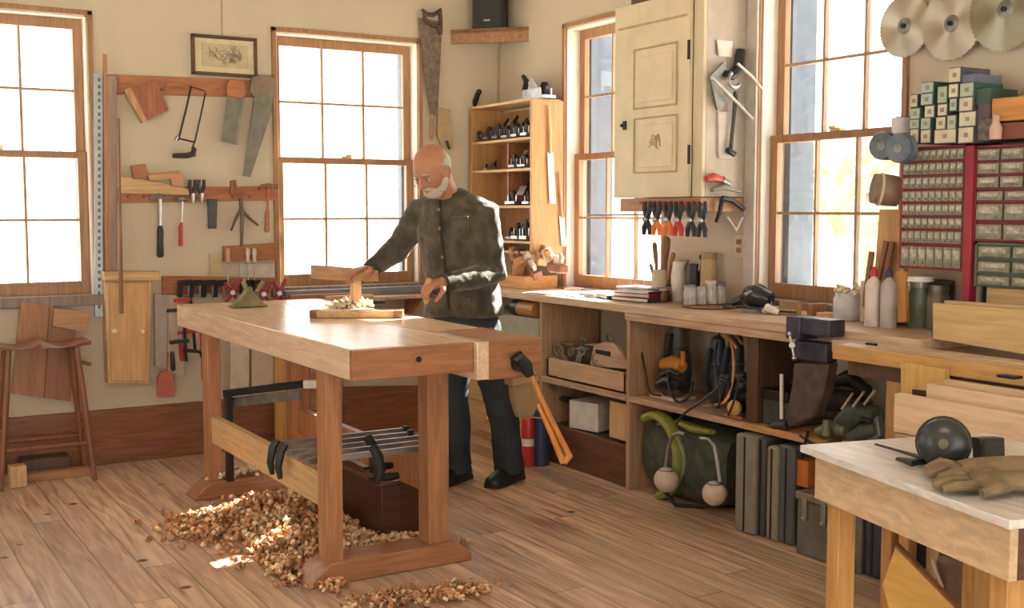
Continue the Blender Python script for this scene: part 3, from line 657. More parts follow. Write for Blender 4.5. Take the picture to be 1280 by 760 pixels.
MALP = on(445, 384); MX, MY = MALP.x, MALP.y
ztop = W(437, 344, y=MY).z
t = thing('wooden_mallet', (MX, MY, BZ), 'long-headed wooden mallet standing on its pale handle under the right hand of the man', 'mallet')
a = W(391, 340, y=MY+.02); e = W(470, 345, y=MY-.02)
b = MB(); dd = (e-a).normalized(); hh = .030
def rect(p, w, h): s = V((0, 1, 0)); return [p+s*(-w)+V((0, 0, -h)), p+s*w+V((0, 0, -h)), p+s*w+V((0, 0, h)), p+s*(-w)+V((0, 0, h))]
b.rings([rect(a, .03, .033), rect(a.lerp(e, .3), .033, .034), rect(e, .03, .027)])
b.build('head', wood('mallet_head', (.45, .27, .13), .75, 'X'), t, bev=.003)
MB().tube([(MX, MY, BZ+.028), (MX, MY, BZ+.06), (MX, MY, ztop-.03)], [.032, .029, .027], n=14).build('handle', wood('mallet_handle', (.72, .48, .28), .85, 'Z'), t)
# green iron plane-like tool
g0, g1 = on(283, 384), on(338, 384); gy = (g0.y+g1.y)/2; gc = (g0+g1)/2
t = thing('iron_holdfast', gc, 'dull green cast-iron tool with two curled arms standing on the far end of the bench', 'iron tool')
w2 = (g1.x-g0.x)/2
prof = [(-w2, 0), (w2, 0), (w2, .012), (w2*.75, .022), (w2*.45, .05), (w2*.18, .07), (w2*.12, .10), (-w2*.12, .10), (-w2*.2, .07), (-w2*.5, .05), (-w2*.7, .022), (-w2, .012)]
MB().prism([(gc.x+x, gc.y-.035, BZ+z) for x, z in prof], (0, .07, 0)).build('base', GREENB, t, bev=.006)
MB().tube([(gc.x+w2*.1, gc.y, BZ+.06), (gc.x+w2*.5, gc.y, BZ+.075), (gc.x+w2*.85, gc.y, BZ+.125)], [.012, .010, .012]).build('arm', GREENB, t)
MB().tube([(gc.x-w2*.1, gc.y, BZ+.09), (gc.x-w2*.25, gc.y, BZ+.12), (gc.x-w2*.15, gc.y, BZ+.14)], [.014, .012, .008]).build('arm', GREENB, t)
p = on(466, 381); single(MB().tube([p+V((-.05, .03, .012)), p+V((.0, .0, .012)), p+V((.06, -.02, .012))], [.012, .012, .008]), 'iron_chisel', BLACKM, 'small dark iron chisel lying on the bench behind the pale board', 'chisel')
def curl(b, c0, r, wd, turns, e, seg=9, th=None):
    M = e.to_matrix(); v0 = None; ph = random.random()*6
    for i in range(seg+1):
        a = ph+turns*2*PI*i/seg; rr = r*(1-.35*i/seg)
        p = c0+M @ V((math.cos(a)*rr, 0+wd*.25*i/seg*turns, math.sin(a)*rr)); q = c0+M @ V((math.cos(a)*rr, wd+wd*.25*i/seg*turns, math.sin(a)*rr))
        v = (b.bm.verts.new(p), b.bm.verts.new(q))
        if v0: b.bm.faces.new((v0[0], v0[1], v[1], v[0]))
        v0 = v
SHM = [plain('shaving_light', (.82, .58, .34), .6, var=.25, scale=9), plain('shaving_orange', (.52, .25, .11), .6, var=.4, scale=9)]
def rnd_e(rd): return Euler((rd.uniform(-.9, .9)+PI/2*0, rd.uniform(-.9, .9), rd.random()*6.28))
random.seed(5); rd = random.Random(5)
b = MB(); q = on(440, 384)
for k in range(150):
    a = rd.random()*6.28; r = rd.random()**.7; curl(b, V((q.x+r*.11*math.cos(a), q.y+.02+r*.10*math.sin(a), BZ+.010+.03*(1-r)*rd.random()*1.5)), rd.uniform(.006, .014), rd.uniform(.012, .022), rd.uniform(.6, 1.4), rnd_e(rd), 7)
o = b.build('wood_shavings', plain('shaving_white', (.86, .72, .56), .6), sharp=180); tag(o, 'heap of pale wood shavings around the mallet handle on the bench', 'shavings', kind='stuff')
# floor shavings: heap under the left side of the bench, more around the near trestle foot
def heap(pts, n, m, lab, seed, hmax=.10, rmin=.008, rmax=.018, more=()):
    rd = random.Random(seed); b = MB(); n1 = None
    for k in range(n+sum(q[1] for q in more)):
        if k == n: n1 = len(b.bm.faces)
        src = pts if k < n else (more[0][0] if k < n+more[0][1] else more[1][0])
        cx, cy, sx, sy, h = rd.choices(src, weights=[p[2]*p[3] for p in src])[0]
        a = rd.random()*6.28; r = rd.random()**.6; far = rd.random() < .13
        if far: r = 1+.7*rd.random()**2
        x, y = cx+r*sx*math.cos(a), cy+r*sy*math.sin(a); z = 0 if far else h*(1-r)**.7*rd.random()**.35
        curl(b, V((x, y, z+.014)), rd.uniform(rmin, rmax), rd.uniform(.008, .022), rd.uniform(.6, 1.6), rnd_e(rd), 9)
    for v in b.bm.verts:
        if v.co.z < .002: v.co.z = .002+abs(v.co.z)*.15
    o = b.build('wood_shavings', m, sharp=180); tag(o, lab, 'shavings', kind='stuff')
    o.data.materials.append(SHM[0]); nf = len(o.data.polygons); lo = n1 if n1 is not None else nf
    for i in range(0, nf, 9):
        if rd.random() < (.75 if i >= lo else .33):
            for k in range(i, min(i+9, nf)): o.data.polygons[k].material_index = 1
    return o
HP1 = [(1.66, 4.85, .22, .30, .13), (1.45, 4.90, .20, .22, .07), (1.66, 4.40, .20, .32, .08), (1.78, 4.62, .18, .3, .16), (1.60, 4.15, .16, .18, .05)]
heap(HP1, 3600, SHM[1], 'heap of brown and pale curled wood shavings on the floor under the bench', 11, more=[([(1.78, 4.80, .16, .30, .15), (1.66, 4.62, .16, .25, .12), (1.80, 4.35, .16, .25, .07)], 1900), ([(1.98, 4.18, .20, .13, .05), (1.85, 4.05, .12, .06, .03)], 800)])
FS = [(W(480, 752, z=0), .16, .05), (W(545, 748, z=0), .17, .06), (W(592, 740, z=0), .10, .03), (W(400, 728, z=0), .07, .10)]
heap([(q.x, q.y, a_, c_*1.5, .006) for q, a_, c_ in FS], 420, SHM[1], 'scattered brown shavings on the floor in front of the near trestle foot', 14, rmin=.005, rmax=.011)
heap([(1.72, 5.46, .10, .06, .03)], 70, plain('shaving_white', (.86, .72, .56)), 'small clump of white shavings on the far trestle foot', 15, rmin=.008, rmax=.014).location.z += .088
# dark wooden block box under the bench
p = W(475, 672, z=0); p2 = W(535, 676, z=0); q = W(447, 640, z=0)
t = thing('wooden_box', (2.06, 4.55, 0), 'dark brown lidded wooden box on the floor under the bench', 'box')
x0, y0_ = p.x-.005, 4.36; x1, y1_ = 2.23, 5.08; hz = W(475, 604, x=x0).z
hz = .245
MB().box((x0, y0_, 0), (x1, y1_, hz-.02)).build('box_body', wood('dark_box', (.10, .045, .025), .7, 'X', .4), t, bev=.004)
MB().box((x0-.006, y0_-.006, hz-.018), (x1+.006, y1_+.006, hz)).build('lid', wood('box_lid', (.17, .075, .04), .7, 'Y', .35), t, bev=.003)
single(MB().box((x0-.075, 4.82, 0), (x0-.035, 5.10, .235)), 'grey_block', plain('grey_block', (.40, .35, .31), .7), 'pale grey slab standing on edge against the dark box under the bench', 'slab', bev=.003)
# big black steel frame leaning on the far trestle
fx = 1.60; fy = 5.36
A = W(285, 492, y=fy); t = thing('steel_frame_clamp', (A.x, fy, .09), 'large black right-angled steel bar clamp leaning against the far trestle', 'clamp')
B2 = W(397, 480, y=4.9)
MB().bar((A.x, fy, .088), (A.x, fy, A.z+.012), .035, .035, up=(0, 1, 0)).build('upright', BLACKM, t, bev=.003)
MB().bar((A.x-.015, fy, A.z), (B2.x-.05, 4.93, B2.z), .03, .035).build('arm', BLACKM, t, bev=.003)
MB().bar((B2.x-.055, 4.925, B2.z), (B2.x+.0, 4.875, B2.z+.001), .032, .037).build('end_plate', plain('white_plastic', (.75, .72, .66), .5), t, bev=.003)
MB().bar((A.x+.03, fy-.0, A.z-.045), (B2.x-.07, 4.94, B2.z-.05), .02, .045).build('inner_bar', DULL, t, bev=.002)
# row of bar clamps across the stretchers
CM = [('bar clamp lying across the bench stretchers, %s' % s) for s in ('nearest the viewer', 'second from the near end of the row', 'middle of the row', 'fourth from the near end of the row', 'farthest of the row')]
pr = None
for i in range(5):
    yy = 4.11+i*.085; z = .42+.002*i; xs = 1.572-.003*i; xe = 2.15-.02*(i % 2)
    t = thing('bar_clamp', (xs, yy, z), CM[i], 'clamp', 'bar clamps on the bench stretchers')
    MB().box((xs, yy-.006, z), (xe, yy+.006, z+.024)).build('bar', STEEL, t, bev=.001)
    b = MB(); xs0 = xs
    if i < 3: b.box((xs-.006, yy-.010, z-.004), (xs+.02, yy+.010, z+.03))
    else: b.tube([(xs+.02, yy, z+.03), (xs, yy, z-.0), (xs-.012, yy, z-.06), (xs-.004, yy, z-.11)], [.016, .019, .016, .010]); b.build('fixed_jaw', BLACK, t)
    if i in (0, 2):
        b = MB(); xx = xs+.30+.03*i; b.tube([(xx-.02, yy, z+.04), (xx, yy, z), (xx+.01, yy, z-.06), (xx-.005, yy, z-.11)], [.020, .026, .024, .012]); b.build('sliding_jaw', BLACK, t)
        MB().cyl((xx-.04, yy, z-.09), (xx+.05, yy, z-.09), .007).tube([(xx+.0, yy, z-.09), (xx+.05, yy, z-.09), (xx+.09, yy, z-.09)], [.012, .018, .014]).build('handle', BLACKM, t)
    b = MB(); b.box((xe, yy-.012, z-.012), (xe+.025, yy+.012, z+.03)); b.build('stop', BLACK, t, bev=.002)
# bow saw frame hanging from the vise
t = thing('bow_saw_frame', W(707, 578, y=3.66), 'long orange wooden saw handle frame hanging diagonally from the end of the bench', 'saw frame')
yv = 3.555; f_ = lambda *pp: [W(px, py, y=yv) for px, py in pp]
MB().tube(f_((662, 466), (684, 515), (712, 572)), [.009, .011, .014], n=10).build('rail', wood('orange_rail', (.62, .27, .08), .8, 'Z', .3), t)
MB().tube(f_((672, 505), (688, 540), (704, 578)), [.007, .011, .014], n=10).build('rail', wood('orange_rail', (.62, .27, .08)), t)
MB().tube(f_((712, 568), (704, 578)), .017).build('end_block', wood('orange_rail', (.62, .27, .08)), t)
MB().tube(f_((646, 452), (654, 444), (662, 455), (669, 468)), .006).build('wire', STEEL, t)
MB().tube(f_((642, 452), (648, 447), (657, 458), (662, 470)), [.018, .026, .028, .016]).build('clip', BLACK, t)
# ---- leather apron, can, jug beyond the bench, on the floor before the shelves
CF0 = 3.43
def at0(px, py, z=0): return W(px, py, z=z)
q = at0(660, 582); t = thing('spray_can', q, 'tall red and white can standing on the floor behind the left leg of the man', 'can')
zt = W(660, 522, y=q.y).z
MB().lathe([(.0, 0), (.036, 0), (.037, .01), (.037, zt*.42)], q, 18).build('can_body', RED, t)
MB().lathe([(.037, 0), (.0375, zt*.15)], q+V((0, 0, zt*.42)), 18).build('label_band', WHITEB, t)
MB().lathe([(.037, 0), (.037, zt*.35), (.03, zt*.41), (.0, zt*.42)], q+V((0, 0, zt*.57)), 18).build('can_top', RED, t)
q2 = at0(683, 578, 0); t = thing('glass_jug', q2+V((-.03, .03, 0)), 'dull grey-green jug standing on the floor beside the red can', 'jug')
MB().lathe([(.0, 0), (.055, .0), (.06, .02), (.06, .12), (.05, .15), (.02, .18), (.018, .20), (.0, .2)], q2+V((-.03, .03, 0)), 18).build('jug_body', plain('jug_glass', (.20, .21, .14), .25), t)
q3 = W(668, 530, y=q.y+.16); q3 = V((CF0-.13, q.y-.02, 0)); t = thing('blue_tin', (q3.x, q3.y, 0), 'dark blue tin standing behind the red can under the counter', 'tin')
MB().lathe([(.0, 0), (.05, 0), (.05, .30), (.0, .3)], (q3.x+.05, q3.y, 0), 18).build('tin_body', plain('navy_tin', (.04, .04, .10), .4), t)
MB().torus((q3.x+.05, q3.y, .27), .052, .004).build('rim', CARD, t)
t = thing('leather_apron', W(655, 520, y=3.95), 'tan leather bag hanging on the back of the bench end', 'bag')
yv = 4.02
wq(MB(), [(640, 466), (672, 462), (676, 500), (668, 522), (650, 524), (643, 500)], yv, .05).build('bag', TAN, t, bev=.012)
wq(MB(), [(640, 462), (673, 458), (674, 478), (641, 484)], yv-.012, .075).build('flap', plain('tan_flap', (.36, .25, .13), .8, bump=.3), t, bev=.008)
# ------------------------------------------------------------------ counter, shelving
CF = 3.43; CZ = .93
t = thing('worktop', (CF+.2, 4.6, CZ-.04), 'long worn plank worktop running along the right wall under the windows', 'worktop')
MB().box((CF-.022, 2.75, CZ-.04), (WX, WY, CZ)).build('worktop_plank', COUNTER, t, bev=.004)
MB().box((CF-.022, 2.75, CZ-.075), (CF-.0055, 4.53, CZ-.041)).build('edge_strip', SHELFW, t, bev=.002)
o = MB().box((WX-.02, YF, 0), (WX, WY, .16)).build('baseboard_right', BASEM); o['kind'] = 'structure'
TOPB = CZ-.0415
SZ_ = .475
def yat(px, py=450, x=CF): return W(px, py, x=x).y
YD0, YD1, YD2 = yat(676, 400), yat(785, 450), 3.70
t = thing('shelving_unit', (CF+.2, 4.1, 0), 'open wooden shelving bays under the worktop along the right wall', 'shelving')
for yv, m in ((YD0, SHELFW), (YD1, SHELFW)): MB().box((CF, yv-.012, 0), (WX-.02, yv+.012, TOPB)).build('divider', wood('divider', (.45, .29, .18), .8, 'Z'), t, bev=.002)
MB().box((CF+.02, YD2-.07, SZ_), (WX-.02, YD2+.0, TOPB)).build('divider', DARKW, t, bev=.002)
MB().box((CF+.335, YD2-.03, 0), (CF+.38, YD2+.0, SZ_-.03)).build('post', wood('divider', (.45, .29, .18)), t, bev=.002)
for a, c, m in ((YD1+.012, YD0-.012, SHELFW), (YD2-.0, YD1-.012, SHELFW), (2.3, YD2, wood('yellow_shelf', (.50, .29, .12), .8, 'Y'))):
    MB().box((CF-.004, a, SZ_-.03), (WX-.02, c, SZ_)).build('shelf', m, t, bev=.002)
MB().box((CF+.015, YD1+.012, 0), (CF+.035, YD0-.012, .215)).build('toe_board', wood('toe_board', (.14, .065, .035), .7, 'Y', .4), t, bev=.002)
MB().box((WX-.06, 4.88, SZ_), (WX-.02, 4.96, TOPB)).build('rear_post', PINE_Z, t)
# pale drawer chest left of the shelves
t = thing('drawer_chest', (CF+.2, 5.9, 0), 'pale pine drawer chest under the far end of the worktop, behind the man', 'chest')
MB().box((CF+.02, YD0+.02, .0), (WX-.02, 6.42, .62)).build('carcass', PINE, t, bev=.002)
KN = wood('drawer_pine', (.66, .47, .27), .85, 'Y', knots=5)
for z0, z1 in ((.05, .22), (.235, .42), (.435, .60)):
    d_ = MB().box((CF, YD0+.03, z0), (CF+.02, 6.40, z1)).build('drawer_front', KN, t, bev=.003)
    MB().lathe([(.012, 0), (.010, .012), (.018, .02), (.016, .03), (.0, .032)], (CF, 5.9, (z0+z1)/2), 12, ax=(-1, 0, 0)).build('knob', PINE, d_)
t = thing('cylinder_roll', (CF+.1, 5.55, .64), 'orange-brown roll with a dark end lying on the drawer chest under the worktop', 'roll')
pa, pb = W(655, 386, x=CF+.03), W(671, 386, x=CF+.03)
MB().cyl((CF+.04, 5.60, pa.z), (CF+.04, 5.42, pa.z), .045, n=18).build('roll', wood('roll_wood', (.42, .19, .07), .8, 'Y'), t)
MB().cyl((CF+.04, 5.66, pa.z), (CF+.04, 5.60, pa.z), .048, n=18).build('end_cap', BLACK, t)
single(MB().box((CF+.0, YD0+.02, .62), (WX-.02, 6.3, pa.z-.046)), 'storage_bin', plain('drab_bin', (.34, .33, .25), .7), 'drab grey-green storage bin on the drawer chest under the worktop', 'bin', bev=.004)

# ---- bay 1 upper: tray of tools
ya, yb = YD1+.03, YD0-.05
t = thing('tool_tray', (CF+.15, (ya+yb)/2, SZ_), 'long pale wooden tray of old tools on the first shelf, left of the uprights', 'tray')
b = MB(); b.box((CF+.01, ya, SZ_), (CF+.03, yb, SZ_+.105)).box((CF+.30, ya, SZ_), (CF+.32, yb, SZ_+.105)).box((CF+.01, ya, SZ_), (CF+.32, ya+.018, SZ_+.105)).box((CF+.01, yb-.018, SZ_), (CF+.32, yb, SZ_+.105)).box((CF+.01, ya, SZ_), (CF+.32, yb, SZ_+.012))
b.build('tray', wood('tray_wood', (.56, .39, .26), .85, 'Y'), t, bev=.002)
rd = random.Random(21)
TG = [plain('tool_green', (.22, .23, .15), .5, .3, var=.3), plain('tool_grey', (.33, .31, .27), .45, .6, var=.3), plain('tool_brown', (.20, .12, .07), .6)]
place = ['at the back left', 'at the front left', 'at the left centre', 'standing near the middle', 'in the middle', 'leaning right of the middle', 'at the front middle', 'lying at the back', 'lying on the pile at the left', 'upright at the left end', 'in the front row', 'leaning on the far side']
for i in range(12):
    yy = yb-.05-.42*(i/12)-rd.random()*.03; xx = CF+.07+.16*rd.random(); h = .10+.12*rd.random()
    t = thing('iron_tool', (xx, yy, SZ_+.015), 'old grey-green iron tool in the wooden tray, %s' % place[i], 'tool', 'old iron tools in the tray')
    tilt = V((rd.uniform(-.06, .06), rd.uniform(-.09, .09), h)); p = V((xx, yy, SZ_+.022))
    MB().tube([p, p+tilt*.5, p+tilt], [.014, .020, .012], n=8).build('shaft', TG[i % 3], t)
    MB().torus(p+tilt, .020+.006*(i % 3), .007, ax=(1, rd.uniform(-.5, .5), rd.uniform(-.4, .4)), n=12, m=6).build('ring_end', TG[(i+1) % 3], t)
for i, (px, py) in enumerate(((710, 430), (728, 436), (742, 431))):
    p = W(px, py, x=CF+.10); t = thing('iron_plate', p, 'flat greenish metal piece lying over the tray rim, %s of three' % ['left', 'middle', 'right'][i], 'metal piece', 'flat metal pieces on the tray')
    MB().tube([p+V((0, .07, -.01)), p, p+V((0, -.07, .0))], [.012, .024, .014], n=8, flat=.45).build('plate', TG[1], t)
# wooden plane with slot handle
p = W(760, 450, x=CF+.08); t = thing('carrying_caddy', (CF+.12, p.y, SZ_+.07), 'pinkish wooden tote with a slotted hand hole at the right end of the tray', 'tote')
pts = [(738, 452), (742, 432), (754, 428), (768, 430), (784, 452), (783, 462), (738, 458)]
MB().prism([W(px, py, x=CF+.06) for px, py in pts], (.03, 0, 0)).build('side', wood('tote_wood', (.50, .34, .25), .85, 'Y'), t, bev=.003)
MB().prism([W(px, py, x=CF+.055) for px, py in [(744, 437), (762, 440), (762, 446), (744, 442)]], (.008, 0, 0)).build('hand_slot', BLACK, t)
MB().prism([W(px, py, x=CF+.20) for px, py in pts], (.02, 0, 0)).build('side', wood('tote_wood', (.50, .34, .25)), t, bev=.003)
# ---- bay 1 lower
zb = .0
t = thing('black_case', (CF+.15, 5.1, .30), 'black soft tool case on top of the boxes under the first shelf', 'case')
MB().tube([W(704, 498, x=CF+.14), W(720, 503, x=CF+.14), W(745, 509, x=CF+.14)], [.03, .04, .03], n=12, flat=.5).build('case', BLACK, t)
MB().tube([W(686, 482, x=CF+.055), W(695, 488, x=CF+.05)], [.010, .008]).build('buckle', STEEL, t)
cb = thing('cardboard_box', (CF+.15, 4.9, 0), 'open whitish cardboard box on the floor board under the first shelf', 'box')
c0 = W(735, 545, x=CF-.0); zl = W(735, 545, x=CF+.05).z
b = MB(); xx0, xx1 = CF+.05, CF+.30; yy0, yy1 = yat(738, 520, CF+.05), yat(708, 510, CF+.05); z0, z1 = .222, .375
e12 = Euler((0, 0, R(14)))
b.obox(((xx0+xx1)/2, (yy0+yy1)/2, (z0+z1)/2-.01), ((xx1-xx0)*.9, (yy1-yy0)*.9, z1-z0), e12); b.build('carton', WHITEB, cb, bev=.002)
MB().obox(((xx0+xx1)/2+.01, (yy0+yy1)/2-.06, z1-.075), (.2, .05, .12), e12).build('flap', CARD, cb)
single(MB().box((CF+.04, yat(786, 520), .225), (CF+.055, yat(754, 520), .415)), 'plywood_sheet', wood('ply', (.60, .40, .22), .9, 'Z'), 'square plywood panel standing beside the white carton under the first shelf', 'panel', bev=.001)
single(MB().box((CF+.06, YD1+.02, .0), (CF+.38, YD0-.03, .205)), 'dark_crate', DARKW, 'dark wooden crate behind the toe board under the first shelf', 'crate', bev=.003)

# ---- bay 2 upper: power tools and cords
def drill(c, h, m, lab, tilt=(0, 0)):
    c = V(c); t = thing('power_drill', c, lab, 'power tool')
    b = MB(); up = V((tilt[0], tilt[1], 1)).normalized()
    b.lathe([(.012, 0), (.03, .02), (.036, h*.25), (.040, h*.45), (.040, h*.8), (.032, h*.95), (.012, h)], c, 14, ax=up); b.build('motor_body', m, t)
    MB().lathe([(.014, -.0), (.018, .02), (.015, .05), (.006, .06)], c-up*.0, 12, ax=-up).build('chuck', STEEL, t) if False else None
    MB().tube([c+up*h*.8, c+up*h*.8+V((-.05, 0, .0)), c+up*h*.45+V((-.075, .0, 0)), c+up*h*.25+V((-.05, 0, 0)), c+up*h*.22], [.014, .016, .016, .014, .012]).build('handle', BLACK, t)
    MB().torus(c+up*h*.62, .041, .004, ax=up).build('band', DULL, t)
DB = plain('drill_dark', (.045, .055, .075), .4, var=.3)
SS = SZ_
drill((CF+.14, yat(868, 450), SS), .34, DB, 'tall dark blue-grey power drill on the second shelf, left of the pair')
drill((CF+.15, yat(888, 450), SS), .36, DB, 'tall dark blue-grey power drill on the second shelf, right of the pair')
drill((CF+.26, YD1-.068, SS), .37, plain('drill_grey', (.12, .13, .12), .4), 'grey upright router at the left end of the second shelf')
t = thing('planer', W(838, 470, x=CF+.12), 'yellow-orange topped power tool with a dark body on the second shelf', 'power tool')
yy = yat(840, 450, CF+.12)
MB().box((CF+.06, yy-.09, SS), (CF+.20, yy+.10, SS+.018)).build('base', CREAM, t, bev=.004)
MB().tube([(CF+.13, yy, SS+.02), (CF+.13, yy, SS+.07), (CF+.13, yy, SS+.14)], [.05, .07, .055], n=14).build('motor_body', plain('tool_dark_brown', (.09, .07, .05), .5, var=.4), t)
MB().tube([(CF+.13, yy+.08, SS+.16), (CF+.13, yy+.0, SS+.175), (CF+.13, yy-.07, SS+.165)], [.028, .04, .03], n=10).build('top_housing', plain('tool_orange', (.55, .24, .04), .45), t)
MB().tube([(CF+.13, yy-.07, SS+.17), (CF+.13, yy-.07, SS+.24)], .012).build('depth_post', ORANGE, t)
drill((CF+.10, yat(905, 470), SS), .20, DB, 'short dark power tool in front of the tall drills')
t = thing('jigsaw', (CF+.1, yat(920, 470), SS), 'dark jigsaw with a coppery shoe at the right end of the second shelf', 'power tool')
yy = yat(922, 470)+.05
MB().tube([(CF+.08, yy+.05, SS+.05), (CF+.08, yy, SS+.09), (CF+.08, yy-.06, SS+.10)], [.03, .045, .03], n=12).build('motor_body', BLACKM, t)
MB().box((CF+.02, yy-.06, SS+.0), (CF+.14, yy+.06, SS+.012)).build('shoe', plain('copper', (.55, .28, .12), .35, .7), t, bev=.002)
MB().tube([(CF+.08, yy+.05, SS+.14), (CF+.08, yy, SS+.17), (CF+.08, yy-.06, SS+.14)], .014).build('handle', BLACK, t)
def cord(pts, r, lab, m=BLACK, name='extension_lead'):
    b = MB(); P = [V(p) for p in pts]; out = []
    for i in range(len(P)-1):
        a, b1, c1, d1 = P[max(i-1, 0)], P[i], P[i+1], P[min(i+2, len(P)-1)]
        for k in range(6):
            u = k/6; out.append(.5*((2*b1)+(-a+c1)*u+(2*a-5*b1+4*c1-d1)*u*u+(-a+3*b1-3*c1+d1)*u**3))
    out.append(P[-1]); o = b.tube(out, r, n=7).build(name, m); tag(o, lab, 'cord')
cx = CF-.02
cord([W(835, 468, x=cx+.06), W(838, 490, x=cx), W(848, 503, x=cx-.01), W(862, 495, x=cx), W(866, 478, x=cx+.05)], .006, 'black cord looping over the front of the second shelf')
cord([W(905, 478, x=cx+.05), W(880, 500, x=cx), W(858, 515, x=cx-.01), W(845, 530, x=cx-.01)], .006, 'black cord hanging diagonally off the second shelf')
cord([W(925, 470, x=cx+.05), W(918, 500, x=cx), W(910, 520, x=cx-.01)], .005, 'short black cord drooping at the post below the second shelf')
cord([W(893, 408, x=cx+.12), W(910, 420, x=cx+.10), W(917, 445, x=cx+.08), W(915, 480, x=cx+.05), W(905, 503, x=cx+.01), W(880, 508, x=cx+.02)], .007, 'copper-coloured hose bending down the right side of the second bay', plain('copper', (.55, .28, .12)), 'hose')
for i, (p, q) in enumerate((((906, 402), (928, 430)), ((899, 404), (922, 436)))):
    single(MB().tube([W(*p, x=CF+.10), W(*q, x=CF+.06)], .008), 'copper_rod', plain('copper', (.55, .28, .12)), 'thin coppery rod slanting under the worktop, %s of two' % ['upper', 'lower'][i], 'rod')
t = thing('orange_caddy', W(922, 516, x=CF), 'small yellow-orange lump at the post on the second shelf edge', 'block')
MB().sph(W(918, 510, x=CF+.01), (.03, .035, .035)).build('block', plain('amber_block', (.60, .33, .10), .5), t)

# ---- bay 2 lower: green canvas bag and ball-ended lamp
ya, yb = YD2+.0, YD1-.02
t = thing('canvas_bag', (CF+.2, (ya+yb)/2, 0), 'large olive green canvas bag with curved piping on the floor under the second shelf', 'bag')
b = MB(); L0 = yb-.01; n = 20; rs = []
for i in range(13):
    u = i/12; yv = L0-u*(.62); s = (1-abs(2*u-1)**4*.25)
    rr = [(CF+.20+math.copysign(abs(math.cos(a))**.6, math.cos(a))*.17*s, yv, .20+math.copysign(abs(math.sin(a))**.6, math.sin(a))*.20*s) for a in [2*PI*k/n for k in range(n)]]
    rs.append(rr)
b.rings(rs); b.build('bag_body', plain('dark_canvas', (.06, .07, .05), .8, bump=.4, var=.4), t)
def arc(cy, rz_, m, x, nm, r=.02, a0=40, a1=215):
    pts = [(x, cy+.17*math.cos(R(a)), .205+rz_*math.sin(R(a))) for a in range(a0, a1, 9)]; MB().tube(pts, r, n=8, flat=.6).build(nm, m, t)
OL = plain('olive_piping', (.25, .27, .05), .7, bump=.4)
arc(L0-.17, .195, OL, CF+.03, 'piping', .040, 60, 262); arc(L0-.21, .16, plain('grey_webbing', (.28, .30, .20), .7), CF+.025, 'webbing', .010, 80, 235)
MB().tube([(CF+.05, L0-.30, .39), (CF+.05, L0-.42, .375), (CF+.05, L0-.55, .38)], [.02, .035, .02], n=8, flat=.6).build('flap', OL, t)
p1, p2 = W(834, 601, x=CF-.06), W(893, 619, x=CF-.06)
t = thing('ball_lamp', (CF-.06, (p1.y+p2.y)/2, 0), 'pair of cream balls on bent chrome tubes standing in front of the green bag', 'ball ended tubes')
for px, py, rb in ((833, 600, 15.5), (893, 617, 14.5)):
    q = W(px, py, x=CF-.06); r = rb/262; MB().sph(q, r, n=24).build('ball', CREAMB, t)
    MB().torus(q+V((0, 0, r*.75)), r*.55, .006).build('collar', DULL, t)
xk = CF-.06
MB().tube([W(831, 590, x=xk), W(835, 560, x=xk), W(841, 545, x=xk), W(850, 541, x=xk), W(856, 543, x=xk)], .009).build('tube', STEEL, t)
MB().tube([W(876, 548, x=xk), W(886, 549, x=xk), W(893, 557, x=xk), W(897, 580, x=xk), W(900, 602, x=xk)], .009).build('tube', STEEL, t)
MB().tube([W(853, 542, x=xk), W(865, 549, x=xk), W(878, 548, x=xk)], .006).build('crossbar', BLACKM, t)
MB().tube([W(831, 615, x=xk), W(845, 632, x=xk), W(880, 634, x=xk), W(893, 630, x=xk)], .010).build('base_rail', BLACKM, t)

# ---- bay 3 upper: heap of dark tools
BR = [(945, 530, 'dark green toolbox left of the vise on the third shelf'), ]
t = thing('toolbox', (CF+.12, yat(958, 520), SS), 'dark greenish toolbox left of the vise on the third shelf', 'toolbox')
MB().box((CF+.04, yat(975, 520), SS), (CF+.24, YD2-.08, SS+.15)).build('box_body', plain('dark_teal', (.045, .06, .05), .5, var=.4), t, bev=.008)
MB().box((CF+.035, yat(975, 520)-.003, SS+.11), (CF+.245, YD2-.077, SS+.155)).build('lid', BLACKM, t, bev=.006)
MB().torus((CF+.14, yat(958, 520), SS+.155), .03, .006, ax=(1, 0, 0), a0=0, a1=PI).build('handle', BLACKM, t)
single(MB().cyl(W(977, 524, x=CF+.02), W(977, 468, x=CF+.02), .008), 'white_rod', WHITEP, 'thin whitish rod standing on the third shelf beside the vise', 'rod')
def blobtool(lab, pts, rad, m, extra=None, name='power_tool'):
    t = thing(name, pts[0], lab, 'power tool'); MB().tube(pts, rad, n=14).build('motor_body', m, t)
    if extra: MB().tube(extra[0], extra[1], n=10).build('handle', BLACK, t)
    return t
G1 = plain('tool_green_dark', (.06, .075, .055), .45, var=.4); G2 = plain('tool_black_brown', (.05, .042, .035), .5, var=.4)
x_ = CF+.08
blobtool('long dark grey belt sander lying behind the vise on the third shelf', [W(1014, 515, x=x_+.18), W(1030, 500, x=x_+.18), W(1062, 500, x=x_+.18), W(1085, 505, x=x_+.18)], [.03, .05, .05, .03], G2, ([W(1010, 492, x=x_+.06), W(1035, 482, x=x_+.06), W(1070, 488, x=x_+.06)], [.014, .018, .014]))
blobtool('dark green circular saw housing on the third shelf near the table leg', [W(1050, 530, x=x_), W(1070, 520, x=x_), W(1098, 520, x=x_)], [.035, .06, .04], G1, ([W(1040, 480, x=x_+.05), W(1062, 470, x=x_+.05), W(1085, 490, x=x_+.05)], [.02, .03, .02]))
blobtool('small grey-green grinder lying at the front of the third shelf', [W(1022, 540, x=x_-.03), W(1040, 536, x=x_-.03), W(1058, 540, x=x_-.03)], [.018, .034, .022], plain('tool_green', (.22, .23, .15)), None)
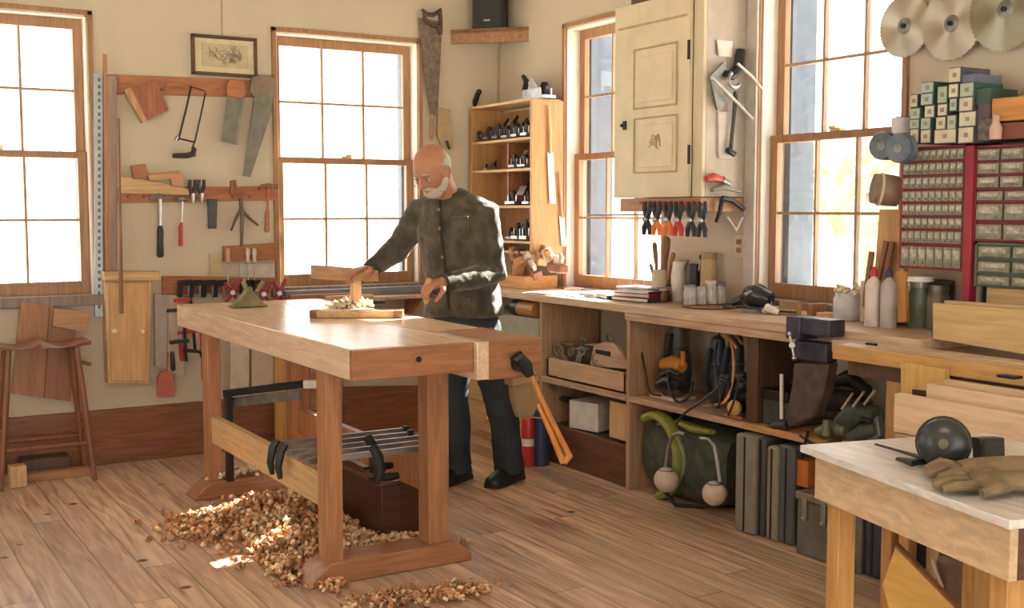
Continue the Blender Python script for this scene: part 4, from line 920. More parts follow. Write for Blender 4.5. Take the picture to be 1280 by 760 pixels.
blobtool('small pale green bottle-shaped tool at the front of the third shelf', [W(1033, 545, x=CF), W(1033, 525, x=CF)], [.018, .014], plain('tool_green', (.22, .23, .15)), None)
t = thing('saw_guard', W(1085, 545, x=CF), 'grey metal wedge-shaped guard at the right end of the third shelf', 'saw guard')
MB().prism([W(px, py, x=CF+.01) for px, py in [(1068, 548), (1096, 520), (1100, 545), (1090, 560)]], (.03, 0, 0)).build('guard', DULL, t, bev=.004)
for i in range(3):
    single(MB().tube([W(1052+i*14, 512-i*3, x=CF+.01), W(1066+i*14, 492-i*2, x=CF+.01)], .005), 'tan_rod', CARD, 'thin tan rod lying across the dark tools, %s of three' % ['left', 'middle', 'right'][i], 'rod', 'tan rods on the dark tools')
cord([W(1010, 540, x=cx+.03), W(1006, 555, x=cx-.01), W(1002, 575, x=cx-.01)], .006, 'black cord hanging off the third shelf near the foreground table')
cord([W(1050, 550, x=cx+.03), W(1043, 562, x=cx), W(1032, 575, x=cx-.01)], .006, 'black cord hanging off the third shelf right of the other')
# ---- vise
t = thing('bench_vise', W(1015, 430, x=CF-.05), 'blue-black machinist vise bolted to the front edge of the worktop', 'vise')
VM = plain('vise_blueblack', (.055, .055, .085), .45, .4, var=.4)
def vb(p0, p1, x0, x1): A, B_ = W(*p0, x=CF), W(*p1, x=CF); return ((x0, A.y, A.z), (x1, B_.y, B_.z))
xv = CF-.10
A, B_ = W(989, 395, x=xv), W(1006, 425, x=xv)
MB().box((xv-.03, A.y, A.z), (xv+.07, B_.y, B_.z)).build('front_jaw', VM, t, bev=.005)
A, B_ = W(1008, 397, x=xv+.04), W(1050, 412, x=xv+.04)
MB().box((xv-.02, A.y, A.z+.004), (xv+.07, B_.y, B_.z-.03)).build('rear_jaw', VM, t, bev=.005)
A, B_ = W(994, 425, x=xv), W(1035, 455, x=xv)
MB().box((xv-.01, A.y, A.z), (xv+.055, B_.y, B_.z)).build('slide', VM, t, bev=.008)
b = MB(); ys = [A.y+.0, B_.y]; b.prism([W(px, py, x=xv) for px, py in [(992, 455), (1036, 455), (1030, 490), (1018, 520), (985, 535), (982, 520), (990, 480)]], (.055, 0, 0)); b.build('bracket', plain('rusty_iron', (.09, .065, .055), .6, .3, var=.4), t, bev=.006)
MB().cyl(W(990, 432, x=xv-.03), W(990, 432, x=xv-.09), .012).build('screw', STEEL, t)
MB().cyl(W(987, 418, x=xv-.075), W(993, 448, x=xv-.075), .006).sph(W(987, 418, x=xv-.075), .010).sph(W(993, 448, x=xv-.075), .010).build('tommy_bar', STEEL, t)

# ---- lower right: cases
def case(p0, p1, x0, d, h, lab, m=GREYC, rot=0, name='tool_case'):
    y1, y0 = W(*p0, x=x0).y, W(*p1, x=x0).y
    h = min(h, .432); t = thing(name, (x0+d/2, (y0+y1)/2, 0), lab, 'case')
    MB().box((x0, y0, 0), (x0+d, y1, h)).build('shell', m, t, bev=.014)
    MB().box((x0-.003, (y0+y1)/2-.004, .01), (x0+.01, (y0+y1)/2+.004, h-.01)).build('seam', BLACKM, t)
    MB().torus((x0+d*.45, (y0+y1)/2, h-.005), .04, .008, ax=(0, 1, 0), a0=0, a1=PI).build('handle', BLACK, t)
    return t
case((918, 600), (943, 600), CF-.05, .36, W(925, 540, x=CF-.03).z, 'tall warm grey plastic case standing on end, leftmost of the cases')
case((945.5, 600), (955, 600), CF-.03, .34, W(950, 543, x=CF-.03).z, 'thin dark case standing second from the left', plain('dark_case', (.06, .06, .06), .6), name='dark_case')
case((957, 610), (971, 610), CF-.03, .34, W(963, 558, x=CF-.03).z, 'slim tan-grey case standing on end, third from the left', plain('tan_case', (.24, .21, .16), .6))
case((973, 580), (992, 590), CF-.02, .30, W(985, 558, x=CF-.02).z, 'dark grey case standing behind the metal chest', plain('charcoal_case', (.08, .085, .09), .6))
h = W(985, 610, x=CF-.06).z
y1, y0 = W(996, 660, x=CF-.06).y, W(1076, 700, x=CF-.06).y
t = thing('metal_chest', (CF+.1, (y0+y1)/2, 0), 'long battered grey metal chest with latches on the floor under the worktop', 'chest')
MB().box((CF-.06, y0, 0), (CF+.30, y1, h-.035)).build('chest_body', plain('olive_grey', (.15, .14, .11), .55, .2, var=.35, scale=8), t, bev=.006)
MB().box((CF-.068, y0-.006, h-.033), (CF+.306, y1+.006, h)).build('lid', plain('olive_lid', (.22, .19, .13), .5, .2), t, bev=.006)
for f_ in (.15, .45, .8):
    yy = y1+(y0-y1)*f_; MB().box((CF-.075, yy-.012, h-.11), (CF-.06, yy+.012, h-.02)).sph((CF-.078, yy, h-.10), .008).build('latch', STEEL, t, bev=.001)
single(MB().box((CF+.0, W(1010, 580, x=CF).y, h), (CF+.12, W(994, 575, x=CF).y, h+.11)), 'orange_box', plain('orange_box', (.50, .15, .03), .5), 'small orange box standing on the metal chest by the foreground table', 'box', bev=.003)
case((1079, 680), (1101, 690), CF-.05, .3, W(1090, 640, x=CF-.05).z, 'blue-black upright case at the right end of the metal chest', plain('blueblack_case', (.035, .045, .06), .5))

# more clutter on the two tool shelves
blobtool('low black router lying in front of the orange-topped tool', [W(822, 482, x=CF+.05), W(836, 478, x=CF+.05), W(852, 484, x=CF+.05)], [.022, .036, .024], BLACKM, ([W(826, 470, x=CF+.05), W(838, 464, x=CF+.05), W(850, 470, x=CF+.05)], [.010, .013, .010]))
blobtool('dark grinder standing behind the loop of cord on the second shelf', [W(856, 486, x=CF+.28), W(856, 462, x=CF+.28), W(857, 440, x=CF+.28)], [.028, .036, .026], DB, None)
blobtool('small black sander between the tall drills and the jigsaw', [W(898, 494, x=CF+.05), W(905, 484, x=CF+.05), W(908, 468, x=CF+.05)], [.024, .034, .022], G2, ([W(900, 474, x=CF+.02), W(911, 478, x=CF+.01), W(912, 492, x=CF+.02)], [.009, .011, .009]))
blobtool('black drill lying on the third shelf left of the vise bracket', [W(960, 538, x=CF+.02), W(972, 533, x=CF+.02), W(985, 532, x=CF+.02)], [.016, .026, .020], G2, ([W(972, 533, x=CF+.02), W(974, 545, x=CF+.01)], [.012, .014]))
blobtool('black motor housing at the back of the third shelf beside the wall', [W(1040, 492, x=CF+.30), W(1062, 484, x=CF+.30), W(1082, 492, x=CF+.30)], [.04, .06, .04], BLACKM, None)
blobtool('dark grey-green planer lying at the front right of the third shelf', [W(1062, 548, x=CF+.01), W(1080, 540, x=CF+.01), W(1096, 536, x=CF+.02)], [.020, .034, .026], G1, ([W(1066, 536, x=CF), W(1078, 524, x=CF), W(1090, 528, x=CF)], [.008, .011, .009]))
cord([W(800, 430, x=CF+.10), W(806, 460, x=CF+.05), W(812, 490, x=CF+.04), W(826, 495, x=CF+.02)], .005, 'black cord trailing down at the left end of the second shelf')
cord([W(900, 415, x=CF+.2), W(894, 450, x=CF+.02), W(900, 500, x=CF-.02), W(892, 508, x=CF-.02), W(886, 496, x=CF-.01)], .005, 'black cord looping in front of the tall drills')
cord([W(1000, 545, x=CF+.0), W(1020, 556, x=CF-.02), W(1045, 552, x=CF-.02), W(1060, 560, x=CF-.02)], .006, 'black cord lying along the front edge of the third shelf')
# ------------------------------------------------------------------ things hung on the right wall
# plane cabinet in the corner
PX = 3.60; py0 = 5.70; py1 = 6.44
zT = W(640, 128, x=PX).z
t = thing('plane_cabinet', (PX+.12, 6.07, 1.06), 'open-fronted pine wall cabinet of hand planes in the corner, beside the window', 'cabinet')
zB = W(690, 320, x=PX).z
CABW = wood('cabinet_pine', (.52, .29, .12), .85, 'Z', .4)
MB().box((PX, py0, zB), (WX-.002, py0+.02, zT)).build('side_panel', CABW, t, bev=.002)
MB().box((PX, py1-.02, zB), (WX-.002, py1, zT)).build('side_panel', CABW, t, bev=.002)
MB().box((WX-.016, py0+.02, zB), (WX-.002, py1-.02, zT-.02)).build('back_panel', wood('cab_back', (.42, .24, .12), .85, 'Z'), t)
SHZ = [W(640, q, x=PX).z for q in (127, 174, 212, 258, 302)]+[zB+.01]
for i, z in enumerate(SHZ): MB().box((PX+.002, py0+.02, z-.010), (WX-.016, py1-.02, z+.006)).build('shelf', PINE, t, bev=.001)
MB().box((PX+.06, 6.06, SHZ[3]), (WX-.016, 6.08, SHZ[1])).build('partition', wood('cab_part', (.30, .14, .07), .8, 'Z'), t)
def plane(p, s, lab, dark=BLACKM, grp='hand planes in the corner cabinet', ang=0):
    """small metal bench plane standing along -X (toe into the room)"""
    t = thing('hand_plane', p, lab, 'hand plane', grp); p = V(p); M = Matrix.Rotation(ang, 3, 'Z')
    q = lambda x, y, z: p+M @ V((x*s, y*s, z*s))
    b = MB(); b.obox(q(0, 0, .012), (.22*s, .06*s, .012*s), M); b.obox(q(-.02, .026, .03), (.13*s, .006*s, .035*s), M); b.obox(q(-.02, -.026, .03), (.13*s, .006*s, .035*s), M); b.build('body', STEEL, t)
    MB().tube([q(.06, 0, .015), q(.075, 0, .05), q(.06, 0, .085), q(.085, 0, .11)], [.013*s, .012*s, .013*s, .009*s]).build('tote', dark, t)
    MB().lathe([(.008*s, 0), (.008*s, .02*s), (.018*s, .04*s), (.012*s, .055*s), (0, .057*s)], q(-.075, 0, .015), 10).build('knob', dark, t)
    MB().bar(q(.03, 0, .09), q(-.035, 0, .02), .042*s, .006*s, up=(1, 0, 0)).build('blade', STEEL, t)
    return t
pos = ['leftmost', 'second from the left', 'third from the left', 'fourth from the left', 'second from the right', 'rightmost']
pl0 = None
for i in range(6):
    y = 6.36-.112*i; lab = 'metal hand plane on the top inner shelf of the corner cabinet, %s' % pos[i]
    if pl0 is None: pl0 = plane((PX+.098, y, SHZ[1]+.007), .95, lab)
    else: dup(pl0, (PX+.098, y, SHZ[1]+.007), 0, lab, scale=(.92, 1.15, 1.2+.12*(i % 3)))
dup(pl0, (PX+.098, 5.83, SHZ[2]+.007), 0, 'metal hand plane at the right end of the second shelf of the corner cabinet', scale=(.9, 1.5, 1.2))
dup(pl0, (PX+.098, 5.95, SHZ[2]+.007), 0, 'metal hand plane beside the end plane on the second cabinet shelf', scale=(.85, 1.2, 1.3))
dup(pl0, (PX+.10, 6.34, SHZ[2]+.007), .3, 'small metal plane at the left end of the second cabinet shelf', scale=.6)
dup(pl0, (PX+.098, 5.98, SHZ[3]+.007), .2, 'metal plane on the third shelf of the corner cabinet, left one', scale=(.9, 1.5, 1.35))
dup(pl0, (PX+.10, 5.80, SHZ[3]+.007), 0, 'small metal plane on the third shelf of the corner cabinet, right one', scale=(.8, 1.3, 1.2))
for i, (y, s) in enumerate(((6.0, .8), (5.90, 1.1), (5.80, 1.15))): dup(pl0, (PX+.098, y, SHZ[4]+.007), 0, 'metal hand plane on the fourth shelf of the corner cabinet, %s' % ['left of three', 'middle of three', 'right of three'][i], scale=(min(s, .95), s*1.2, s*1.45))
plane((PX+.12, 5.86, zT+.004), 1.5, 'large white and black plane lying on top of the corner cabinet', grp=None, ang=PI/2)
t = thing('rasp', (PX+.1, 6.40, zT+.003), 'dark upright iron tool on the far end of the cabinet top', 'tool')
MB().tube([W(592, 132, x=PX+.06), W(598, 116, x=PX+.06)], [.020, .016]).build('body', BLACKM, t); MB().sph(W(599, 115, x=PX+.06), .018).build('knob', BLACK, t)
# saws on the cabinet side
t = thing('cabinet_saw', W(688, 255, y=py0-.01), 'short pale-bladed saw hung on the side of the corner cabinet, left one', 'saw')
wq(MB(), [(684, 190), (692, 190), (695, 255), (687, 255)], py0-.012, .003).build('blade', GALV, t)
MB().tube([W(686, 132, y=py0-.014), W(688, 165, y=py0-.014), W(688, 192, y=py0-.014)], [.008, .010, .008]).build('handle', plain('pale_handle', (.70, .48, .28), .5), t)
t = thing('cabinet_saw', W(702, 308, y=py0-.01), 'long thin pale saw hung on the side of the corner cabinet, right one', 'saw')
wq(MB(), [(699, 270), (706, 272), (708, 308), (702, 308)], py0-.012, .003).build('blade', GALV, t)
MB().tube([W(699, 215, y=py0-.014), W(701, 245, y=py0-.014), W(703, 273, y=py0-.014)], [.006, .009, .007]).build('handle', plain('pink_handle', (.66, .36, .25), .5), t)
# wooden tray of planes under the cabinet
def ctr(px, py, xm=3.74):
    p = W(px, py, z=CZ)
    if p.x > xm: p = W(px, py, x=xm); p.z = CZ
    return p
t = thing('plane_basket', (3.62, 5.85, CZ), 'orange wooden box heaped with wooden planes on the worktop under the corner cabinet', 'box')
zz = CZ
MB().box((3.56, 5.72, zz), (3.80, 6.10, zz+.075)).build('box_body', wood('orange_box_wood', (.60, .32, .12), .85, 'Y', .4), t, bev=.003)
rd = random.Random(31)
WP = [wood('plane_beech', (.52, .28, .14), .8, 'Y', .4), wood('plane_dark', (.24, .10, .05), .8, 'Y', .4), plain('plane_pale', (.66, .56, .46), .5)]
wl = ['leaning at the left', 'in the middle front', 'at the back', 'on top of the pile', 'at the right end', 'tilted at the right', 'under the pile on the left', 'at the front left corner']
for i in range(8):
    px, py = [(648, 335), (668, 340), (660, 325), (676, 322), (697, 335), (688, 325), (645, 322), (655, 338)][i]
    p = W(px, py, x=3.58+.02*(i % 4)); e = Euler((rd.uniform(-.8, .8), rd.uniform(-.5, .5), rd.uniform(-.5, .5)))
    t = thing('wooden_plane', p, 'old wooden plane in the box under the corner cabinet, %s' % wl[i], 'wooden plane', 'wooden planes in the box')
    M = e.to_matrix(); MB().obox(p, (.06, .15, .05), M).build('stock', WP[i % 3], t, bev=.008)
    MB().obox(p+M @ V((0, .02, .035)), (.03, .02, .07), M).build('wedge', WP[(i+1) % 3], t, bev=.004)
    MB().tube([p+M @ V((0, -.04, .02)), p+M @ V((0, -.05, .06)), p+M @ V((0, -.035, .08))], [.012, .014, .008]).build('tote', WP[(i+1) % 3], t)
# magazines & books on the worktop
def slab(px0, py0, px1, py1, z, th, dx, m, lab, nm='book', cat='book', grp='books and papers on the worktop', rot=0):
    A = W(px0, py0, z=z); B_ = W(px1, py1, z=z); L_ = (A-B_).length
    c0 = (A+B_)/2+V((dx/2, 0, th/2)); a = math.atan2(A.y-B_.y, A.x-B_.x)-PI/2
    t = thing(nm, (c0.x, c0.y, z), lab, cat, grp); e = Euler((0, 0, a+rot))
    MB().obox(c0, (dx, L_, th), e).build('cover', m, t, bev=.001)
    if th > .008: MB().obox(c0+V((-.0015, 0, 0)), (dx, L_-.006, th*.6), e).build('pages', WHITEB, t)
slab(655, 366, 700, 370, CZ, .004, .2, WHITEP, 'white sheet of paper lying on the worktop below the plane box', 'paper', 'paper')
slab(697, 368, 722, 372, CZ, .005, .2, WHITEP, 'white sheet lying on the worktop beside the dark notebook', 'paper', 'paper')
slab(699, 362, 722, 363, CZ, .014, .16, plain('maroon_cover', (.16, .04, .07), .5), 'small dark maroon notebook on the worktop left of the book pile', 'notebook', 'notebook')
slab(724, 370, 745, 373, CZ, .010, .22, plain('teal_cover', (.25, .42, .42), .45), 'pale teal magazine, lowest of the left pile under the near window', 'magazine', 'magazine')
slab(722, 367, 744, 370, CZ+.011, .010, .20, WHITEP, 'white magazine lying over the teal one under the near window', 'magazine', 'magazine')
slab(747, 372, 761, 375, CZ+.0, .018, .16, plain('navy_cover', (.04, .05, .10), .45), 'dark blue book between the magazines and the red books', 'book', 'book')
slab(763, 375, 808, 379, CZ, .022, .16, plain('dark_cover', (.05, .05, .07), .45), 'dark grey book at the bottom of the book pile under the window', 'book', 'book')
slab(764, 370, 808, 373, CZ+.023, .022, .16, plain('red_cover', (.40, .02, .05), .4), 'bright red book in the middle of the book pile under the window', 'book', 'book')
slab(765, 365, 808, 368, CZ+.046, .012, .16, plain('black_cover', (.04, .035, .04), .4), 'black book above the red one in the pile under the window', 'book', 'book')
slab(768, 360, 808, 363, CZ+.059, .010, .15, plain('lilac_cover', (.42, .40, .55), .4), 'pale lilac booklet on top of the book pile under the window', 'book', 'book')
# ---- painted cabinet with panelled door, built against the wall between the windows
KX = 3.55; ky0, ky1 = 4.13, 4.79; kz0 = W(800, 247, x=KX).z; kz1 = 2.42
CRM = plain('cabinet_cream', (.64, .555, .385), .5, var=.07, scale=9)
t = thing('painted_cabinet', (3.7, 4.46, kz0), 'old cream-painted wall cabinet with a two-panel door, between the right wall windows', 'cabinet')
MB().box((KX+.02, ky0+.0, kz0), (WX-.002, ky1, kz1)).build('carcass', plain('cabinet_side', (.46, .39, .33), .6, var=.1, scale=12), t, bev=.003)
MB().box((KX, ky0, kz0), (KX+.02, ky0+.07, kz1)).box((KX, ky0, kz1-.05), (KX+.02, ky1, kz1)).build('face_frame', CRM, t, bev=.002)
def kyz(px, py): p = W(px, py, x=KX-.02); return p.y, p.z
d_ = MB().box((KX-.022, ky0+.072, kz0+.0), (KX-.001, ky1, kz1-.0)).build('door', CRM, t, bev=.003)
def pframe(px0, py0, px1, py1, w, dep, m, nm):
    a, z1_ = kyz(px0, py0); b_, z0_ = kyz(px1, py1); a, b_ = max(a, b_), min(a, b_); b = MB()
    X0, X1 = KX-.022-dep, KX-.02
    b.box((X0, b_, z1_-w), (X1, a, z1_)).box((X0, b_, z0_), (X1, a, z0_+w)).box((X0, b_, z0_+w), (X1, b_+w, z1_-w)).box((X0, a-w, z0_+w), (X1, a, z1_-w))
    b.build(nm, m, d_, bev=.002)
CRD = plain('cabinet_moulding', (.42, .31, .17), .55)
pframe(793, 62, 847, 131, .009, .006, CRD, 'panel_moulding'); pframe(793, 148, 847, 215, .009, .006, CRD, 'panel_moulding')
for (q0, q1, q2, q3) in ((799, 72, 841, 124), (799, 157, 841, 208)):
    a, z1_ = kyz(q0, q1); b_, z0_ = kyz(q2, q3); MB().box((KX-.027, b_, z0_), (KX-.02, a, z1_)).build('raised_panel', CRM, d_, bev=.004)
MB().box((KX-.028, ky0+.09, kz1-.115), (KX-.02, ky1-.03, kz1-.105)).build('door_moulding', CRD, d_)
b = MB(); rd = random.Random(8); y_, z_ = kyz(820, 178)
for k in range(9): b.tube([(KX-.0285, y_+rd.uniform(-.05, .05), z_+rd.uniform(-.04, .04)) for _ in range(3)], .0022, n=5)
b.build('faded_painting', plain('faded_sketch', (.36, .27, .16), .7), d_)
for py in (62, 193):
    p = W(861, py, x=KX-.024); MB().box((KX-.028, p.y-.006, p.z-.045), (KX-.02, p.y+.006, p.z+.045)).build('hinge', BLACKM, d_)
p = W(781, 157, x=KX-.024); b = MB(); b.box((KX-.03, p.y-.012, p.z-.022), (KX-.022, p.y+.012, p.z+.022)).sph((KX-.042, p.y, p.z), .010); b.build('latch', BLACKM, d_)
MB().box((KX-.012, ky0-.004, kz0-.07), (WX-.002, ky1-.04, kz0-.003)).build('bottom_rail', TRIMY, t, bev=.003)
MB().box((KX+.03, ky0-.012, kz0-.15), (WX-.004, ky0-.001, kz0-.00)).build('side_rail', TRIMX, t) if False else None
o = MB().box((WX-.03, ky0-.075, .95), (WX, ky0-.005, CEIL)).build('trim_3', plain('pale_grey_trim', (.50, .45, .40), .6)); o['kind'] = 'structure'
A = W(778, 22, x=KX+.05); t = thing('storage_box', (KX+.15, 4.6, kz1), 'dark brown box lying on top of the painted cabinet', 'box')
MB().box((KX+.04, 4.30, kz1+.001), (KX+.24, 4.74, kz1+.12)).build('box_body', DARKW, t, bev=.003); MB().box((KX+.036, 4.295, kz1+.10), (KX+.244, 4.745, kz1+.122)).build('lid', DARKW, t, bev=.002)
# tools hung on the near side of the cabinet (plane y = ky0)
ys = ky0-.03
def S(px, py, dy=0): return W(px, py, y=ys+dy)
t = thing('framing_square', S(905, 140), 'grey-green angled metal square hung on the side of the painted cabinet', 'square')
wq(MB(), [(888, 96), (905, 78), (909, 84), (895, 108), (912, 126), (897, 138)], ys, .012).build('blade', DULL, t)
t = thing('ratchet_wrench', S(920, 190), 'dark teal long-handled bar tool hanging point down on the cabinet side', 'tool')
MB().tube([S(920, 115), S(917, 150), S(913, 190)], [.012, .009, .010]).build('bar', plain('dark_teal', (.03, .06, .06)), t)
MB().tube([S(909, 188), S(918, 193)], .014).build('foot', BLACKM, t)
t = thing('screw_clamp', S(915, 100), 'large dark C-shaped clamp head hung at the top of the cabinet side', 'clamp')
MB().tube([S(926, 62), S(924, 85), S(915, 95), S(905, 92)], [.020, .026, .024, .014]).build('head', BLACKM, t)
MB().torus(S(918, 100, -.02), .035, .009, ax=(0, 1, 0), a0=.5, a1=4.2).build('hook', STEEL, t)
for i, (p0, p1, p2) in enumerate((((890, 98), (915, 122), (962-18, 152)), ((922, 80), (940, 96), (966, 128)))):
    single(MB().tube([S(*p0, dy=-.03-.02*i), S(*p1, dy=-.03-.02*i), S(*p2, dy=-.03-.02*i)], .007), 'steel_rod', plain('bright_rod', (.65, .62, .56), .35, .5), 'pale metal rod slanting out from the tools on the cabinet side, %s of two' % ['lower', 'upper'][i], 'rod')
single(wq(MB(), [(897, 50), (916, 52), (915, 72), (899, 70)], ys+.015, .008), 'white_tag', WHITEB, 'small whitish tag high on the side of the painted cabinet', 'tag')
single(wq(MB(), [(898, 140), (914, 140), (914, 200), (899, 198)], ys+.018, .010), 'white_board', plain('offwhite_board', (.56, .50, .44), .7), 'off-white board strip behind the dark hanging bar on the cabinet side', 'board')
t = thing('red_reel', S(895, 225), 'red and grey tool at the lower corner of the cabinet side', 'tool')
MB().tube([S(883, 224), S(893, 222), S(903, 225)], [.014, .022, .014]).build('red_body', RED, t); MB().tube([S(903, 225), S(912, 230)], [.018, .012]).build('grey_end', DULL, t)
single(MB().tube([S(890, 238), S(905, 234), S(925, 240)], [.015, .024, .012], flat=.6), 'grey_cloth', plain('grey_cloth', (.28, .26, .22), .8), 'grey rolled rag below the red tool on the cabinet', 'rag')
t = thing('hanging_caliper', S(905, 290), 'black and silver calipers with a V-shaped jaw hanging right of the spring clamps', 'calipers')
MB().tube([S(903, 248), S(900, 265), S(895, 278)], [.012, .011, .008]).tube([S(903, 248), S(915, 250), S(930, 262)], [.012, .014, .010]).build('arm', BLACKM, t)
MB().tube([S(909, 272), S(920, 288), S(928, 272)], [.007, .009, .007]).build('jaw', plain('bright_rod', (.65, .62, .56)), t)
# spring clamps hanging under the cabinet's bottom rail
xs = KX-.045
def sclamp(px, red, lab, w=1.0):
    p = W(px, 252, x=xs); t = thing('spring_clamp', p, lab, 'clamp', 'spring clamps hanging under the painted cabinet'); q = lambda dy, z, dx=0: p+V((dx, dy*w, z))
    MB().tube([q(.02, .0), q(.022, -.035), q(.006, -.075), q(.0, -.09)], [.008, .013, .013, .012]).build('arm', BLACK, t)
    MB().tube([q(-.02, .0), q(-.022, -.035), q(-.006, -.075), q(.0, -.09)], [.008, .013, .013, .012]).build('arm', BLACK, t)
    MB().sph(q(0, -.088, -.012), .015).build('pivot', STEEL, t)
    m = [ORANGE, RED, BLACK][red]
    MB().tube([q(.002, -.10), q(.022, -.13), q(.024, -.165)], [.013, .014, .010]).build('tip', m, t)
    MB().tube([q(-.002, -.10), q(-.022, -.13), q(-.024, -.165)], [.013, .014, .010]).build('tip', m, t)
for i, (px, r) in enumerate(((809, 2), (821, 0), (835, 0), (848, 1), (864, 2), (878, 2))):
    sclamp(px, r, 'spring clamp with %s tips hanging under the cabinet, %s' % (['orange', 'red', 'black'][r], ['leftmost', 'second from left', 'third from left', 'fourth from left', 'second from right', 'rightmost'][i]))
single(MB().tube([W(800, 254, x=xs+.01), W(885, 256, x=xs+.01)], .008), 'clamp_rail', RED, 'thin dark red rod the spring clamps hang from', 'rod')
single(MB().tube([W(735, 269, x=KX+.15), W(806, 269, x=KX-.02)], .005), 'thin_rod', DULL, 'thin grey rod stretching across the window towards the spring clamps', 'rod')
# jars, brushes, tins on the worktop (between the windows)
GLS = plain('jar_glass', (.42, .39, .34), .12, spec=.8, var=.3)
def jar(px, py, r, h, m, lab, nm='jar', cat='jar', lid=None, x=None, z=CZ, grp=None, fill=None):
    p = W(px, py, z=z)
    if p.x > WX-.03-r: p = W(px, py, x=WX-.03-r); h += max(0, p.z-z); p.z = z
    t = thing(nm, p, lab, cat, grp)
    MB().lathe([(0, 0), (r*.92, 0), (r, h*.06), (r, h*.78), (r*.88, h*.88), (r*.86, h), (r*.78, h), (r*.78, h*.3), (0, h*.3)], p, 18).build('body', m, t)
    if lid: MB().lathe([(0, 0), (r*.92, 0), (r*.92, h*.14), (0, h*.15)], p+V((0, 0, h*.98)), 18).build('lid', lid, t)
    return t, p
t, p = jar(826, 373, .05, .15, plain('stoneware', (.50, .42, .28), .5), 'tan crock holding turned wooden handles on the worktop left of the jars', 'crock', 'crock')
for i, (px, zt, r, m) in enumerate(((818, 303, .012, BROWN), (833, 296, .020, BROWN), (842, 316, .012, REDW), (813, 330, .008, plain('green_handle', (.10, .16, .10))))):
    tp = W(px, zt, x=p.x); tt = thing('turned_handle', p+V((0, 0, .10)), ['slim dark wooden handle standing in the tan crock, leftmost tall one', 'thick brown turned wooden handle standing in the tan crock', 'short reddish handle in the tan crock right of the thick one', 'dark green thin handle leaning out of the tan crock to the left'][i], 'handle')
    bt = p+V((0, (tp.y-p.y)*.4, .06)); MB().tube([bt, bt.lerp(tp, .5), bt.lerp(tp, .75), bt.lerp(tp, .95), tp], [r*.8, r*.8, r*1.15, r*1.1, r*.6], n=12).build('grip', m, tt)
    MB().cyl(bt, bt.lerp(tp, .2), r*1.02).build('ferrule', BRASS, tt)
t, p = jar(848, 366, .036, .16, WHITEB, 'tall whitish jar of brushes on the worktop right of the tan crock', 'brush_jar')
for i in range(4):
    single(MB().tube([p+V((0, 0, .08)), p+V((.01*i-.01, .03-.025*i, .19+.008*i))], [.006, .009]), 'brush', [GREENB, DULL, CARD, GREENB][i], 'greenish brush handle standing in the whitish jar, %s' % ['leftmost', 'second', 'third', 'rightmost'][i], 'brush', 'brushes in the whitish jar')
t, p = jar(868, 360, .036, .12, BLACK, 'black cup on the worktop between the brush jar and the tan tin', 'cup', 'cup')
tt = thing('black_brush', p, 'black round-headed brush standing in the black cup', 'brush'); e_ = W(877, 322, x=p.x)
MB().tube([p+V((0, 0, .07)), e_], .005).build('handle', CREAM, tt); MB().sph(e_, .014).build('head', BLACK, tt)
jar(886, 352, .042, .115, plain('tan_tin', (.42, .29, .13), .45), 'round tan tin standing at the back of the worktop', 'tin', 'tin', lid=plain('tan_lid', (.30, .20, .09), .45))
jar(838, 376, .026, .075, plain('brown_bottle', (.16, .08, .04), .25), 'small dark brown bottle at the foot of the brush jar', 'bottle', 'bottle', lid=BLACK)
jar(829, 378, .022, .06, plain('brown_bottle', (.16, .08, .04)), 'small dark brown bottle left of the other brown one', 'bottle', 'bottle', lid=CARD)
for i, (px, lab) in enumerate(((862, 'leftmost'), (875, 'second from the left'), (888, 'third from the left'), (900, 'rightmost'))):
    jar(px, 381-.5*i, .030, .085 if i != 2 else .10, GLS, 'pale glass jar standing on the round board, %s' % lab, 'glass_jar', 'jar', lid=[DULL, None, CREAM, DULL][i], z=CZ+.016, grp='glass jars on the round board')
p = W(888, 384, z=CZ); t = thing('round_board', p, 'round tan wooden board with a dark edge on the worktop under the jars', 'board')
MB().lathe([(0, 0), (.13, 0), (.14, .004), (.14, .011), (0, .012)], p, 36).build('board', wood('round_board', (.55, .38, .22), .85, 'Y'), t)
MB().lathe([(.141, .002), (.144, .004), (.144, .010), (.141, .012)], p, 36).build('edge_band', BROWN, t)
p = ctr(948, 380, 3.68); t = thing('sander', p, 'shiny black power sander lying on the worktop right of the round board', 'power tool')
MB().tube([p+V((0, .09, .05)), p+V((0, .05, .07)), p+V((0, -.0, .075)), p+V((.02, -.06, .06))], [.03, .05, .056, .035], n=16).build('motor_body', plain('gloss_black', (.02, .02, .025), .15), t)
MB().lathe([(0, 0), (.06, 0), (.06, .015), (0, .016)], p+V((0, .02, 0)), 20).build('sanding_pad', DULL, t)
MB().tube([p+V((0, .10, .05)), p+V((-.02, .15, .03))], [.03, .016]).build('dust_port', plain('gloss_black', (.02, .02, .025)), t)
cord([p+V((.02, -.06, .05)), p+V((-.02, -.12, .02)), p+V((.06, -.2, .01)), p+V((.1, -.1, .01))], .005, 'black cord curling from the sander on the worktop')
single(MB().tube([p+V((-.03, -.07, .01)), p+V((-.05, -.11, .03)), p+V((-.02, -.15, .01))], [.012, .02, .012]), 'crumpled_paper', WHITEB, 'crumpled whitish paper beside the sander', 'paper')
single(MB().tube([W(925, 382, z=CZ+.012), W(905, 384, z=CZ+.012)], [.02, .012], flat=.6), 'dark_rag', BLACK, 'small dark rag left of the sander', 'rag')
